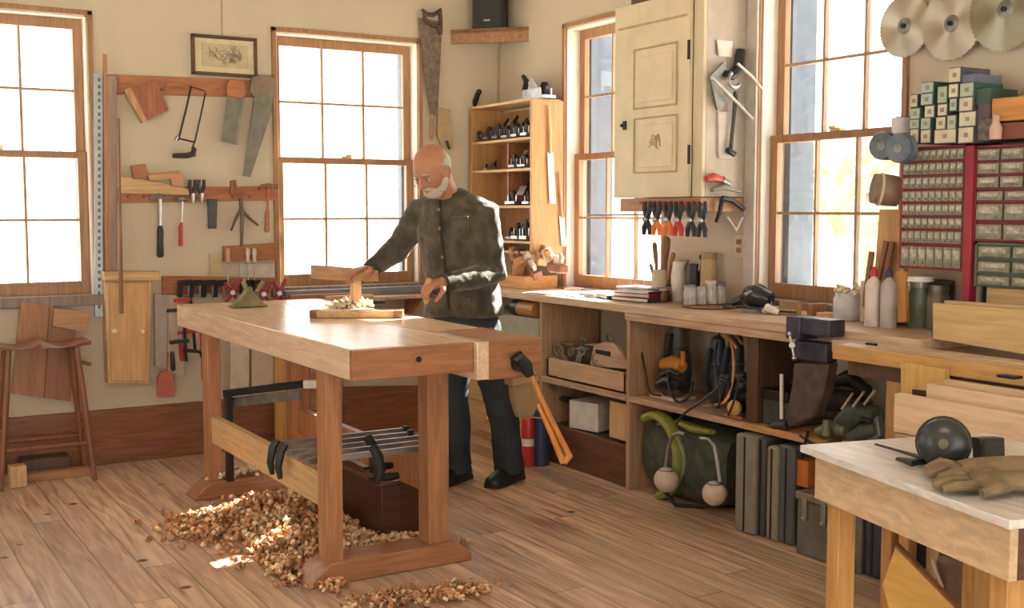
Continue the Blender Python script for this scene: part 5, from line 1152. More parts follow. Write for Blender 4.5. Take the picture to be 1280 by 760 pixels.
# outlet
p = W(925, 322, x=WX); t = thing('wall_outlet', p, 'cream double power outlet on the wall above the sander', 'outlet')
MB().box((WX-.010, p.y-.035, p.z), (WX, p.y+.035, p.z+.11)).build('plate', plain('outlet_cream', (.60, .50, .32), .4), t, bev=.002)
for dz in (.035, .075): MB().box((WX-.012, p.y-.016, p.z+dz-.012), (WX-.009, p.y+.016, p.z+dz+.012)).build('socket', BROWN, t)
# wood scraps right of the sander
for i, (px, py, L_, w_, a, m, lab) in enumerate(((990, 386, .20, .10, .5, PINE, 'pale flat offcut at the front of the worktop right of the sander'), (1004, 378, .22, .05, .2, TAN, 'tan block among the scraps on the worktop'), (1012, 372, .16, .06, -.3, BROWN, 'dark brown block among the scraps under the window'), (1035, 388, .24, .06, .1, PINE, 'narrow pale offcut lying on the worktop above the vise'), (1046, 382, .16, .05, .8, wood('orange_scrap', (.6, .3, .12), .8, 'Y'), 'orange-brown offcut right of the vise'), (968, 384, .12, .07, 1.2, WHITEB, 'whitish scrap between the sander and the offcuts'))):
    p = ctr(px, py, 3.75); single(MB().obox(p+V((0, 0, .012+.018*(i in (1, 2)))), (w_, L_, .022+.036*(i in (1, 2))), Euler((0, 0, a))), 'wood_offcut', m, lab, 'offcut', 'offcuts on the worktop', bev=.002)
# white enamel pot with shavings
EH = .045+max(0, W(1060, 379, x=WX-.03-.062).z-CZ)-.012
t, p = jar(1060, 379, .062, .045, plain('enamel', (.52, .55, .60), .25), 'round bluish-white enamel pot on the worktop by the window', 'enamel_pot', 'pot')
b = MB()
for k in range(26): a = rd.random()*6.28; curl(b, p+V((.04*math.cos(a)*rd.random(), .04*math.sin(a), EH+.03*rd.random())), .012, .025, 1.0, rnd_e(rd), 8)
o = b.build('wood_shavings', plain('shaving_white', (.86, .72, .56)), sharp=180); tag(o, 'pale curled shavings heaped in the enamel pot', 'shavings', kind='stuff')
jar(1083, 384, .03, .11, CREAM, 'cream plastic cup right of the enamel pot', 'plastic_cup', 'cup')
def bottle(px, py, r, h, m, capm, lab):
    p = ctr(px, py, 3.62); t = thing('glue_bottle', p, lab, 'bottle', 'squeeze bottles on the worktop')
    MB().lathe([(0, 0), (r, 0), (r, h*.7), (r*.8, h*.78), (r*.35, h*.84), (r*.3, h*.88), (0, h*.88)], p, 18).build('bottle_body', m, t)
    MB().lathe([(r*.42, 0), (r*.42, h*.08), (r*.16, h*.16), (0, h*.17)], p+V((0, 0, h*.86)), 12).build('cap', capm, t)
bottle(1091, 403, .034, .235, plain('bottle_pinkish', (.66, .54, .48), .35), RED, 'pinkish-white squeeze bottle with a red cap, left of the two bottles')
bottle(1110, 404, .032, .235, plain('bottle_grey', (.42, .38, .36), .3), plain('blue_black_cap', (.03, .03, .08)), 'greyish clear squeeze bottle with a dark blue cap, right of the two bottles')
jar(1122, 392, .03, .10, plain('dark_violet', (.10, .08, .14), .4), 'dark violet small tin behind the right bottle', 'tin', 'tin')
# upright board with slots holding files
bx = 3.70
t = thing('file_rack', W(1112, 395, x=bx), 'upright tan board holding brown wooden files, leaning beside the drawer cabinets', 'rack')
MB().prism([W(px, py, x=bx) for px, py in [(1099, 262), (1128, 262), (1131, 405), (1086, 402), (1094, 330)]], (.022, 0, 0)).build('board', wood('rack_board', (.52, .31, .14), .85, 'Z'), t, bev=.002)
for i, (p0, p1) in enumerate((((1108, 302), (1098, 350)), ((1116, 303), (1106, 350)), ((1090, 315), (1082, 372)))):
    t = thing('wooden_file', W(*p1, x=bx-.03), 'brown tapering wooden file leaning on the upright board, %s' % ['middle one', 'right one', 'left one'][i], 'file', 'files on the upright board')
    MB().bar(W(*p0, x=bx-.03), W(*p1, x=bx-.03), .022, .014, up=(1, 0, 0)).build('blade', BROWN, t, bev=.002); MB().tube([W(*p1, x=bx-.03), W(p1[0]-2, p1[1]+12, x=bx-.03)], [.012, .009]).build('handle', REDW, t)
single(MB().prism([W(px, py, x=bx-.06) for px, py in [(1119, 340), (1131, 340), (1133, 403), (1121, 403)]], (.02, 0, 0)), 'orange_post', wood('orange_post', (.55, .28, .09), .85, 'Z'), 'short orange wooden post between the bottles and the glass jars', 'post', bev=.002)
# wicker / tape roll
p = W(1107, 238, x=3.66); t = thing('tape_roll', p, 'fat round brown and cream roll hung at the left edge of the drawer cabinets', 'roll')
ax = V((-.75, .55, .12)).normalized()
MB().lathe([(.045, -.05), (.06, -.05), (.064, .0), (.06, .05), (.045, .05), (.04, .045), (.04, -.045)], p, 22, ax=ax).build('roll', plain('roll_brown', (.26, .17, .11), .7, bump=.3), t)
MB().torus(p+ax*.022, .062, .006, ax=ax).build('band', CREAM, t); MB().lathe([(0, 0), (.05, 0), (.05, .004), (0, .005)], p+ax*.046, 20, ax=ax).build('end_face', plain('roll_end', (.20, .16, .12), .7), t)
# two blue-grey discs + white jar
for i, (px, py) in enumerate(((1106, 183), (1127, 186))):
    p = W(px, py, x=3.62-.07*i); t = thing('wire_spool', p, 'dark blue-grey round spool hung at the top left of the drawer cabinets, %s' % ['left one', 'right one'][i], 'spool', 'blue-grey spools')
    ax = V((-.9, -.25, 0)).normalized()
    MB().lathe([(0, -.03), (.052, -.03), (.056, -.02), (.045, -.01), (.045, .01), (.056, .02), (.052, .03), (0, .03)], p, 22, ax=ax).build('spool_body', plain('bluegrey_spool', (.10, .13, .17), .45, var=.3), t)
    MB().lathe([(0, 0), (.018, 0), (.018, .004), (0, .005)], p+ax*.031, 14, ax=ax).build('hub', DULL, t)
p = W(1128, 167, x=3.68); t = thing('tape_dispenser', p, 'whitish and blue round tape above the blue-grey spools', 'tape')
MB().lathe([(.02, 0), (.042, .0), (.042, .06), (.02, .06)], p, 18).build('tape', plain('tape_white', (.65, .62, .66), .4), t); MB().lathe([(.018, -.002), (.030, -.002), (.030, .064), (.018, .064)], p, 18).build('core', plain('tape_blue', (.10, .16, .30), .4), t)
def radial_steel(bright):
    nm = 'turned_steel' if bright else 'turned_steel_dull'
    if nm in MATS: return MATS[nm]
    m, nt, b = _m(nm); b.inputs['Metallic'].default_value = 1; b.inputs['Roughness'].default_value = .28 if bright else .42
    b.inputs['Base Color'].default_value = (.62, .60, .55, 1) if bright else (.40, .40, .31, 1); b.inputs['Anisotropic'].default_value = .85
    tn = nt.nodes.new('ShaderNodeTangent'); tn.direction_type = 'RADIAL'; tn.axis = 'X'; nt.links.new(tn.outputs[0], b.inputs['Tangent']); return m
# saw blades on wall
for i, (px, py, rx, lab, m) in enumerate(((1131, 33,   .128, 'small circular saw blade on the wall, leftmost, beside the window', STEEL), (1190, 30, .142, 'middle circular saw blade on the wall, bright with a fan of reflections', STEEL), (1257, 12, .155, 'right circular saw blade on the wall, dull greenish grey', plain('blade_dull', (.30, .30, .24), .5, .7)))):
    p = W(px, py, x=WX-.03-.014*i); t = thing('saw_disc', p, lab, 'saw blade', 'circular saw blades on the wall')
    n = 48; pts = []
    for k in range(n*2):
        a = PI*k/n; r = rx*(1 if k % 2 else .955); pts.append(p+V((0, r*math.cos(a), r*math.sin(a))))
    MB().prism(pts, (-.003, 0, 0)).build('disc', radial_steel(m is STEEL), t, sharp=20)
    MB().lathe([(0, 0), (.034, 0), (.031, .002), (0, .0025)], p+V((-.0032, 0, 0)), 24, ax=(-1, 0, 0)).build('flange', DULL, t)
    MB().lathe([(0, 0), (.010, 0), (.010, .012), (0, .013)], p+V((-.005, 0, 0)), 12, ax=(-1, 0, 0)).build('bolt', BLACKM, t)
# ------------------------------------------------------------------ drawer cabinets
DX = 3.62
REDM = plain('cabinet_red', (.22, .022, .03), .45)
DRW = plain('drawer_plastic', (.25, .25, .19), .3, var=.3, scale=40)
def dcab(name, pa, pb, zt, rows, lab, frame, big_last=0, x=DX, hs=None):
    """parts cabinet; pa/pb left/right px at top, rows: list of (n columns, py_top, py_bottom) at the left edge"""
    yL = W(pa, 200, x=x).y; yR = W(pb, 200, x=x).y
    z = lambda py: W(pa, py, x=x).z
    z0, z1 = z(rows[-1][2])-.008, z(rows[0][1])+.008
    t = thing(name, (x+.1, (yL+yR)/2, z0), lab, 'drawer cabinet')
    MB().box((x+.012, yR, z0), (WX-.002, yL, z1)).build('case', frame, t, bev=.002)
    b = MB(); b.box((x, yL-.012, z0), (x+.012, yL, z1)).box((x, yR, z0), (x+.012, yR+.012, z1))
    for (n, p0, p1) in rows: b.box((x+.002, yR+.012, z(p1)-.004), (x+.012, yL-.012, z(p1)+.002))
    b.box((x, yR, z1-.008), (x+.012, yL, z1)); b.build('frame', frame, t)
    for ri, (n, p0, p1) in enumerate(rows):
        za, zb = z(p1)+.003, z(p0)-.006; w = (yL-yR-.024)/n
        first = None
        for c in range(n):
            yc = yL-.012-w*(c+.5)
            if first is None:
                b = MB(); b.box((x-.004, yc-w*.45, za), (x+.008, yc+w*.45, zb)); b.box((x-.014, yc-w*.28, za+(zb-za)*.12), (x-.003, yc+w*.28, za+(zb-za)*.24))
                first = b.build('drawer', DRW, t); first['lab'] = 1; y00 = yc
                lb = MB().box((x-.0055, yc-w*.34, za+(zb-za)*.42), (x-.0035, yc+w*.34, za+(zb-za)*.86)).build('drawer_label', plain('drawer_label', (.42, .40, .33), .6, var=.45, scale=60), t)
                lb.parent = first
            else:
                c_ = first.copy(); COL.objects.link(c_); c_.parent = t; c_.location = (0, yc-y00, 0)
                l2 = lb.copy(); COL.objects.link(l2); l2.parent = c_
    return t
rows = [(9, 188, 203), (9, 204, 220), (9, 221, 237), (9, 238, 253), (9, 254, 270), (9, 271, 286), (9, 287, 304), (7, 306, 333)]
dcab('drawer_cabinet', 1127, 1209, 0, rows, 'dark red small-parts cabinet with eight rows of drawers, left of the two', REDM)
MBx = MB().box((DX-.012, W(1209, 200, x=DX).y-.035, W(1209, 385, x=DX).z), (DX+.03, W(1209, 200, x=DX).y-.001, W(1209, 183, x=DX).z))
single(MBx, 'red_post', plain('post_red', (.30, .025, .045), .4), 'bright red upright strip between the two drawer cabinets', 'post', bev=.002)
rows = [(6, 186, 202), (6, 203, 219), (6, 220, 236), (5, 238, 252), (5, 254, 276), (5, 279, 300)]
dcab('drawer_cabinet', 1218, 1420, 0, rows, 'dark red cabinet with wider labelled drawers, right of the red post', REDM, x=DX-.0)
rows = [(4, 306, 322), (4, 325, 340), (4, 343, 356)]
dcab('drawer_cabinet', 1222, 1420, 0, rows, 'low cabinet of wide pale drawers under the right drawer cabinet', plain('grey_green', (.10, .12, .09), .5))
yA = W(1200, 370, x=DX).y
single(MB().box((DX+.02, 1.9, CZ+.0), (WX-.01, W(1228, 370, x=DX).y, W(1240, 360, x=DX).z)), 'pine_box', PINE, 'pine box standing on the worktop under the pale drawers', 'box', bev=.004)
single(MB().box((DX+.02, W(1222, 380, x=DX).y, CZ), (DX+.1, W(1208, 380, x=DX).y-.04, W(1215, 335, x=DX).z)), 'green_block', plain('dark_green_block', (.06, .09, .06), .5), 'dark green box behind the red post above the worktop', 'box', bev=.003)
# jars below the red cabinet
jar(1148, 405, .045, .15, plain('green_jar', (.20, .26, .18), .2), 'greenish glass jar below the red drawer cabinet, left one', 'glass_jar', 'jar', lid=GLS)
jar(1172, 410, .045, .15, plain('brown_jar', (.20, .16, .12), .2), 'brownish glass jar below the red drawer cabinet, right one', 'glass_jar', 'jar', lid=DULL)
single(MB().box((3.818, W(1185, 400, x=3.8).y, CZ), (3.836, W(1137, 400, x=3.8).y, CZ+.19)), 'dark_bin', plain('dark_bin', (.10, .10, .09), .5), 'dark bin behind the glass jars under the red cabinet', 'bin', bev=.004)
single(MB().lathe([(0, 0), (.055, 0), (.05, .02), (0, .03)], W(1150, 352, x=3.70), 18), 'white_dish', WHITEP, 'white shallow dish upturned over the jars under the red cabinet', 'dish')
# stack of small cream-fronted boxes on the red cabinet
zt = W(1127, 186, x=DX).z+.010
ztop = zt
BXC = [plain('box_cream', (.62, .57, .42), .7), plain('box_greengrey', (.42, .48, .40), .7), plain('box_paleblue', (.44, .50, .50), .7)]
BXS = [plain('box_side_dark', (.11, .10, .13), .6), plain('box_side_green', (.05, .13, .10), .6)]
cols = [(1137, 1149, 5), (1150, 1162, 4), (1162, 1174, 0), (1175, 1184, 4), (1185, 1196, 5), (1197, 1218, 6)]
bl = [ # px0, px1, py_top, py_bottom, front idx
 (1137, 1148, 168, 186, 0), (1150, 1163, 169, 186, 0), (1167, 1195, 169, 186, 0), (1197, 1217, 166, 186, 0),
 (1136, 1149, 156, 168, 1), (1150, 1163, 154, 169, 1), (1169, 1182, 153, 169, 0), (1183, 1195, 151, 169, 1), (1198, 1220, 147, 165, 0),
 (1137, 1150, 142, 156, 1), (1155, 1168, 139, 154, 0), (1171, 1184, 137, 152, 0), (1186, 1196, 130, 146, 2), (1198, 1216, 129, 146, 0),
 (1137, 1147, 125, 141, 0), (1150, 1166, 124, 138, 2), (1151, 1167, 110, 123, 2), (1171, 1184, 115, 136, 1),
 (1185, 1198, 112, 129, 0), (1199, 1217, 111, 128, 1), (1185, 1201, 92, 110, 0)]
rown = ['bottom row', 'second row up', 'third row up', 'fourth row up', 'fifth row up', 'top of the stack']
rowi = [0]*4+[1]*5+[2]*5+[3]*2+[4]*2+[3]*0+[4]*2+[5]
from collections import Counter
cnt = Counter(); tot = Counter(rowi); ordn = ['leftmost', 'second from the left', 'third from the left', 'fourth from the left', 'fifth from the left']
xb = 3.585
z186 = W(1170, 186, x=xb).z
for i, (a, c, pt, pb, fi) in enumerate(bl):
    k = (rowi[i]); j = cnt[k]; cnt[k] += 1
    A = W(a, pt, x=xb); B_ = W(c, pb, x=xb); zz0 = B_.z-z186+ztop; zz1 = A.z-z186+ztop
    t = thing('small_box', (xb+.08, (A.y+B_.y)/2, zz0), 'small %s-fronted cardboard box on the red cabinet, %s, %s' % (['cream', 'green-grey', 'pale blue'][fi], rown[k], ordn[j] if tot[k] > 1 else 'alone'), 'box', 'small boxes stacked on the red cabinet')
    MB().box((xb+.003, B_.y+.003, zz0+.0005), (xb+.17, A.y-.001, zz1-.0005)).build('carton', BXS[1 if fi else 0], t, bev=.001)
    MB().box((xb, B_.y+.006, zz0+.004), (xb+.004, A.y-.004, zz1-.004)).build('front_label', BXC[fi], t)
    MB().box((xb-.001, (A.y+B_.y)/2-.008, (zz0+zz1)/2-.008), (xb+.001, (A.y+B_.y)/2+.008, (zz0+zz1)/2+.008)).build('label_mark', plain('label_print', (.30, .27, .22), .7), t)
bl2 = [(1202, 1218, 94, 110, 'blue-grey box beside the topmost cream box of the stack', plain('box_slate', (.16, .18, .26), .6)), (1219, 1238, 112, 130, 'dark green box at the right of the stack, upper one', plain('box_dkgreen', (.05, .10, .085), .6)), (1221, 1238, 131, 148, 'dark purple box at the right of the stack, middle one', plain('box_purple', (.12, .08, .10), .6)), (1221, 1240, 149, 185, 'speckled dark grey box at the right of the stack, lowest one', plain('box_speck', (.14, .13, .13), .6, var=.5, scale=50))]
for (a, c, pt, pb, lab, m) in bl2:
    A = W(a, pt, x=xb+.01); B_ = W(c, pb, x=xb+.01); single(MB().box((xb+.012, B_.y+.002, max(ztop, B_.z)), (xb+.17, A.y-.002, A.z)), 'small_box', m, lab, 'box', bev=.002)
# orange wooden box with tools and can at far right
z_ = W(1243, 183, x=xb).z
t = thing('wooden_case', (xb+.1, 2.8, W(1250, 155, x=xb).z), 'orange wooden box at the right edge above the drawer cabinets', 'box')
A = W(1240, 124, x=xb); B_ = W(1420, 153, x=xb)
MB().box((xb+.0, B_.y, W(1240, 153, x=xb).z), (xb+.2, A.y, A.z)).build('box_body', wood('orange_case', (.55, .25, .07), .8, 'Y'), t, bev=.003)
MB().box((xb+.002, B_.y, ztop), (xb+.19, W(1243, 160, x=xb).y, W(1240, 155, x=xb).z)).build('lower_box', plain('red_lower', (.20, .07, .05), .6), t, bev=.003)
t = thing('pliers', W(1272, 122, x=xb+.05), 'silver and black tool lying on the orange box at the right edge', 'pliers')
zz = A.z+.014
MB().tube([(xb+.05, W(1262, 120, x=xb).y, zz), (xb+.06, W(1272, 115, x=xb).y, zz+.02), (xb+.06, W(1290, 112, x=xb).y, zz+.03)], [.008, .012, .010]).build('jaws', STEEL, t); MB().tube([(xb+.08, W(1265, 112, x=xb).y, zz), (xb+.08, W(1290, 108, x=xb).y, zz+.045)], .010).build('grips', BLACK, t)
p = W(1244, 183, x=xb-.02); single(MB().lathe([(0, 0), (.020, 0), (.022, .04), (.012, .06), (.012, .085), (0, .09)], V((xb-.0-.02, p.y, ztop)), 14), 'figurine', plain('pink_white', (.60, .40, .35), .5), 'small pinkish white bottle standing at the right end of the cabinet top', 'bottle')

# ------------------------------------------------------------------ assembly bench with pale slats (right)
TX = W(1040, 430, z=.90).x; TH = .90
t = thing('assembly_table', (TX+.12, 2.5, 0), 'yellow-edged narrow work table with two pale top planks at the right', 'table')
YE = wood('yellow_edge', (.55, .33, .12), .85, 'Y', .4); PALE = wood('pale_top', (.66, .52, .42), .88, 'Y', .35, spec=.6)
y0A = 3.0; 
MB().box((TX, .9, TH-.055), (TX+.02, y0A, TH)).build('front_edge', YE, t, bev=.003)
MB().box((TX+.021, .9, TH-.05), (TX+.10, y0A, TH-.001)).build('top_plank', PALE, t, bev=.002)
MB().box((TX+.125, .9, TH-.05), (TX+.20, y0A+.12, TH-.001)).build('top_plank', PALE, t, bev=.002)
MB().box((TX+.03, 1.0, TH-.11), (TX+.18, y0A-.05, TH-.056)).build('under_frame', DARKW, t)
yl = W(1105, 500, x=TX+.02).y; yl2 = W(1125, 500, x=TX+.02).y
MB().box((TX+.03, yl2, 0), (TX+.08, yl, TH-.11)).build('leg', wood('table_leg', (.42, .24, .11), .8, 'Z'), t, bev=.002)
MB().box((TX+.03, 1.05, 0), (TX+.08, 1.12, TH-.11)).build('leg', wood('table_leg', (.42, .24, .11)), t, bev=.002)
MB().box((TX+.0, 1.0, .40), (TX+.17, yl2-.01, .43)).build('shelf', SHELFW, t, bev=.002)
p = W(1160, 424, z=TH); single(MB().box((TX+.10, W(1075, 433, z=TH).y, TH-.012), (TX+.124, W(1062, 432, z=TH).y, TH+.004)), 'bench_dog', BLACKM, 'small dark iron stop in the gap between the pale top planks', 'bench stop')
t = thing('iron_hook', W(1262, 474, z=TH), 'small dark iron stop on the pale table top near the right edge', 'bench stop')
p = W(1262, 473, z=TH); MB().box((p.x-.02, p.y-.03, TH), (p.x+.02, p.y+.03, TH+.008)).build('stop', BLACKM, t)
# lumber stood on edge under that table
LUM = wood('white_pine', (.72, .54, .38), .9, 'Y', .5, knots=3)
def plank(x, pxl, pyt, pyb, lab, m=LUM, th=.028, far=.6):
    A = W(pxl, pyt, x=x); B_ = W(pxl, pyb, x=x); o = MB().box((x, far, B_.z), (x+th, A.y, A.z)).build('pine_plank', m, bev=.002); return tag(o, lab, 'plank', 'planks stood on edge by the work table')
plank(3.02, 1118, 492, 540, 'long white pine plank on edge, nearest the white table')
plank(3.08, 1158, 480, 530, 'long white pine plank on edge, behind the nearest one')
plank(3.14, 1180, 475, 530, 'long white pine plank on edge, farthest back of the three')
t = thing('plywood_rack', (3.1, 2.3, 0), 'low rough lumber rack holding the white pine planks off the floor', 'rack')
zb = W(1118, 540, x=3.02).z; zb2 = W(1158, 530, x=3.08).z
MB().box((3.0, .6, zb-.03), (3.20, W(1118, 540, x=3.02).y-.02, zb-.002)).build('shelf', SHELFW, t, bev=.002)
for yy in (.7, 2.35): MB().box((3.03, yy, 0), (3.07, yy+.05, zb-.03)).build('leg', PINE_Z, t, bev=.002)
MB().prism([W(px, py, x=3.20) for px, py in [(1126, 452), (1182, 462), (1182, 500), (1126, 500)]], (.02, 0, 0)).build('plywood_panel', wood('ply_yellow', (.62, .40, .14), .9, 'Z'), t)
MB().prism([W(px, py, x=3.195) for px, py in [(1140, 487), (1158, 489), (1158, 500), (1140, 498)]], (.004, 0, 0)).build('slot', BLACK, t)
# boards on edge standing on the worktop at far right
def edge_board(x, pts, lab, m, th=.025): return tag(MB().prism([W(px, py, x=x) for px, py in pts], (th, 0, 0)).build('pine_board', m, bev=.002), lab, 'board', 'boards on edge at the right wall')
edge_board(3.46, [(1166, 379), (1480, 402), (1480, 478), (1166, 424)], 'wide pale pine board on edge on the worktop, below the drawer cabinets', wood('pine_warm', (.60, .43, .22), .88, 'Y', knots=3))
edge_board(3.50, [(1180, 376), (1480, 396), (1480, 425), (1180, 385)], 'second pale pine board behind the wide one at the right edge', wood('pine_pink', (.62, .46, .30), .9, 'Y'))
# ------------------------------------------------------------------ white-topped table in the foreground
TH2 = .75
a = W(1000, 556, z=TH2); c = W(1262, 651, z=TH2); dL = (c-a); dL.z = 0; LL = dL.length; dL.normalize(); dW = V((-dL.y, dL.x, 0))
t = thing('foreground_table', a, 'rough white-topped table with pale apron and orange legs in the right foreground', 'table')
M = Matrix((dL, dW, V((0, 0, 1)))).transposed(); ang = math.atan2(dL.y, dL.x); LL2 = LL
def tb(u0, u1, v0, v1, z0, z1, b=None):
    b = b or MB(); c0 = a+dL*((u0+u1)/2)+dW*((v0+v1)/2); c0.z = (z0+z1)/2; return b.obox(c0, (u1-u0, v1-v0, z1-z0), M)
WT = wood('white_top', (.72, .72, .75), .85, 'Y', .35); APR = wood('pale_apron', (.66, .50, .34), .82, 'Y', .5, knots=4); OL_ = wood('orange_leg', (.58, .33, .12), .85, 'Z', .45)
DP = .62
tb(0, LL2, 0, DP, TH2-.02, TH2).build('top', WT, t, bev=.002)
tb(.03, LL2-.03, .03, .052, TH2-.145, TH2-.021).build('apron', APR, t, bev=.002)
tb(LL2-.055, LL2-.032, .053, DP-.06, TH2-.145, TH2-.021).build('apron', wood('dark_apron', (.13, .06, .05), .8, 'X'), t, bev=.002)
tb(.03, .052, .053, DP-.06, TH2-.145, TH2-.021).build('apron', APR, t, bev=.002)
tb(.05, LL2-.05, DP-.06, DP-.038, TH2-.145, TH2-.021).build('apron', APR, t, bev=.002)
for (u, v) in ((.06, .053), (LL2-.115, .053), (.06, DP-.115), (LL2-.115, DP-.115)): tb(u, u+.055, v, v+.055, 0, TH2-.022).build('leg', OL_, t, bev=.003)
# yellow plywood leaning under the table
t = thing('plywood_board', W(1150, 740, x=2.45), 'yellow plywood board leaning under the foreground table', 'board')
xq = 2.42
MB().prism([W(px, py, x=xq) for px, py in [(1120, 681), (1198, 762), (1230, 800), (1130, 830), (1103, 732)]], (.016, .004, 0)).build('sheet', wood('ply_sheet', (.66, .42, .12), .92, 'Y', .45), t, bev=.001)
MB().prism([W(px, py, x=xq-.001) for px, py in [(1120, 681), (1198, 762), (1196, 764), (1118, 684)]], (.018, .004, 0)).build('edge_band', BROWN, t)
# grey case under the table, shelves and jars at right edge
t = thing('tool_case', (2.9, 1.9, 0), 'brownish grey case with a pale handle on the floor under the foreground table', 'case')
p = W(1190, 780, z=.0); xq = 2.90
A = W(1167, 694, x=xq); B_ = W(1222, 700, x=xq)
MB().box((xq, B_.y, 0), (xq+.25, A.y, A.z)).build('shell', plain('brown_case', (.17, .11, .08), .6), t, bev=.02)
MB().tube([W(1166, 700, x=xq-.01), W(1170, 715, x=xq-.02), W(1178, 735, x=xq-.01)], .006).build('handle', CARD, t)
t = thing('side_shelf', (2.6, 1.2, 0), 'small shelf unit with jars at the lower right edge behind the foreground table', 'shelf')
xq = 2.86; 
for py, m in ((683, OL_), (740, DARKW)):
    A = W(1256, py, x=xq); MB().box((xq, A.y-.5, A.z-.02), (xq+.22, A.y, A.z)).build('shelf', m, t, bev=.002)
A = W(1256, 683, x=xq); MB().box((xq+.2, A.y-.5, 0), (xq+.22, A.y, A.z)).build('back', DARKW, t); MB().box((xq, A.y-.52, 0), (xq+.22, A.y-.5, A.z)).build('side', DARKW, t); MB().box((xq+.0, A.y-.0, 0), (xq+.03, A.y+.02, A.z-.02)).build('post', DARKW, t)
zj = W(1256, 740, x=xq).z
for i, px in enumerate((1262, 1275)):
    p = W(px, 735, x=xq+.06); p.z = zj; tt = thing('small_bottle', p, 'small pale bottle on the shelf at the lower right edge, %s' % ['left one', 'right one'][i], 'bottle')
    MB().lathe([(0, 0), (.016, 0), (.016, .05), (.007, .06), (.007, .075), (0, .076)], p, 12).build('body', GLS, tt)
t = thing('table_trestle', (2.9, 2.2, 0), 'orange-brown wooden trestle post standing behind the foreground table', 'trestle')
for px in (1108, 1130): A = W(px, 655, x=2.95); MB().box((2.95, A.y-.02, 0), (2.99, A.y+.02, .58)).build('leg', wood('trestle_leg', (.48, .25, .10), .8, 'Z'), t, bev=.002)
A = W(1108, 655, x=2.95); B_ = W(1130, 655, x=2.95); MB().box((2.955, B_.y-.12, .56), (2.985, A.y+.06, .60)).build('rail', wood('trestle_leg', (.48, .25, .10)), t)
# items on the foreground table
p = W(1180, 588, z=TH2); t = thing('ear_defenders', p, 'black round ear defender cup with a headband lying on the foreground table', 'ear defenders')
cc = W(1179, 563, y=p.y); r = .062; ax = (CAM-cc); ax.z = .15*ax.length; ax.normalize()
cc.z = TH2+r+.006
MB().lathe([(0, -.05), (r*.7, -.05), (r*.95, -.03), (r, .0), (r*.95, .018), (r*.7, .03), (r*.35, .034), (0, .034)], cc, 28, ax=ax).build('cup', plain('satin_black', (.025, .027, .03), .3), t)
MB().torus(cc+ax*(-.028), r*.90, .012, ax=ax, n=28).build('cushion', BLACK, t)
MB().lathe([(0, 0), (.014, 0), (.012, .003), (0, .004)], cc+ax*.034, 16, ax=ax).build('emblem', plain('olive_emblem', (.12, .12, .07), .4), t)
q1 = W(1095, 556, z=TH2+.012); q2 = W(1155, 573, z=TH2+.012)
MB().tube([q1, q1.lerp(q2, .5), q2, cc+V((-.04, .02, -.035))], [.006, .007, .012, .010], flat=.5).build('headband', BLACK, t)
MB().tube([W(1122, 574, z=TH2+.014), W(1140, 579, z=TH2+.014), W(1158, 577, z=TH2+.014)], [.008, .018, .012], flat=.6).build('strap_end', BLACK, t)
p = W(1241, 580, z=TH2); A = W(1226, 549, y=p.y); B_ = W(1257, 549, y=p.y)
t = thing('black_box', p, 'small square black box standing on the foreground table right of the ear defenders', 'box')
wq(MB(), [(1226, 549), (1256, 548), (1257, 580), (1229, 581)], p.y, .03).build('body', plain('satin_black', (.025, .027, .03)), t, bev=.003)
wq(MB(), [(1229, 553), (1253, 552), (1254, 576), (1232, 577)], p.y-.002, .004).build('front_panel', plain('greenish_black', (.03, .04, .035), .5), t)
# gloves
def glove(c0, ang_, lab, m, s=1.0, flip=1):
    c0 = V(c0); t = thing('work_glove', c0, lab, 'glove', 'work gloves on the foreground table'); Mz = Matrix.Rotation(ang_, 3, 'Z')
    q = lambda x, y, z: c0+Mz @ V((x*s, y*s*flip, z*s+.006))
    b = MB(); b.tube([q(.17, 0, .022), q(.10, 0, .026), q(.04, 0, .026), (q(.0, .0, .022)), q(-.04, 0, .018)], [.050*s, .046*s, .044*s, .046*s, .040*s], n=14, flat=.5); b.build('palm', m, t)
    for k, (y, l) in enumerate(((-.033, .075), (-.011, .088), (.011, .082), (.032, .065))):
        MB().tube([q(-.035, y, .020), q(-.035-l*.5, y*1.25, .022+.006*(k % 2)), q(-.035-l, y*1.4, .012)], [.013*s, .013*s, .009*s], n=9).build('finger', m, t)
    MB().tube([q(.03, -.035, .02), q(.0, -.068, .022), q(-.035, -.082, .014)], [.016*s, .015*s, .010*s], n=9).build('thumb', m, t)
    MB().tube([q(.165, 0, .022), q(.20, 0, .024)], [.052*s, .056*s], n=14, flat=.5).build('cuff', plain('glove_cuff', (.20, .12, .07), .85), t)
G_ = plain('glove_brown', (.24, .17, .10), .85, bump=.5, var=.35, scale=14); G2_ = plain('glove_olive', (.20, .15, .08), .85, bump=.5, var=.35, scale=14)
g1 = W(1185, 596, z=TH2); glove(W(1218, 600, z=TH2), math.atan2(-.45, .9), 'worn brown leather work glove, the one lying farther back on the table', G_)
glove(W(1222, 618, z=TH2)+V((.02, -.01, .0)), math.atan2(-.62, .78), 'worn olive-tan leather work glove lying at the near edge of the table', G2_)
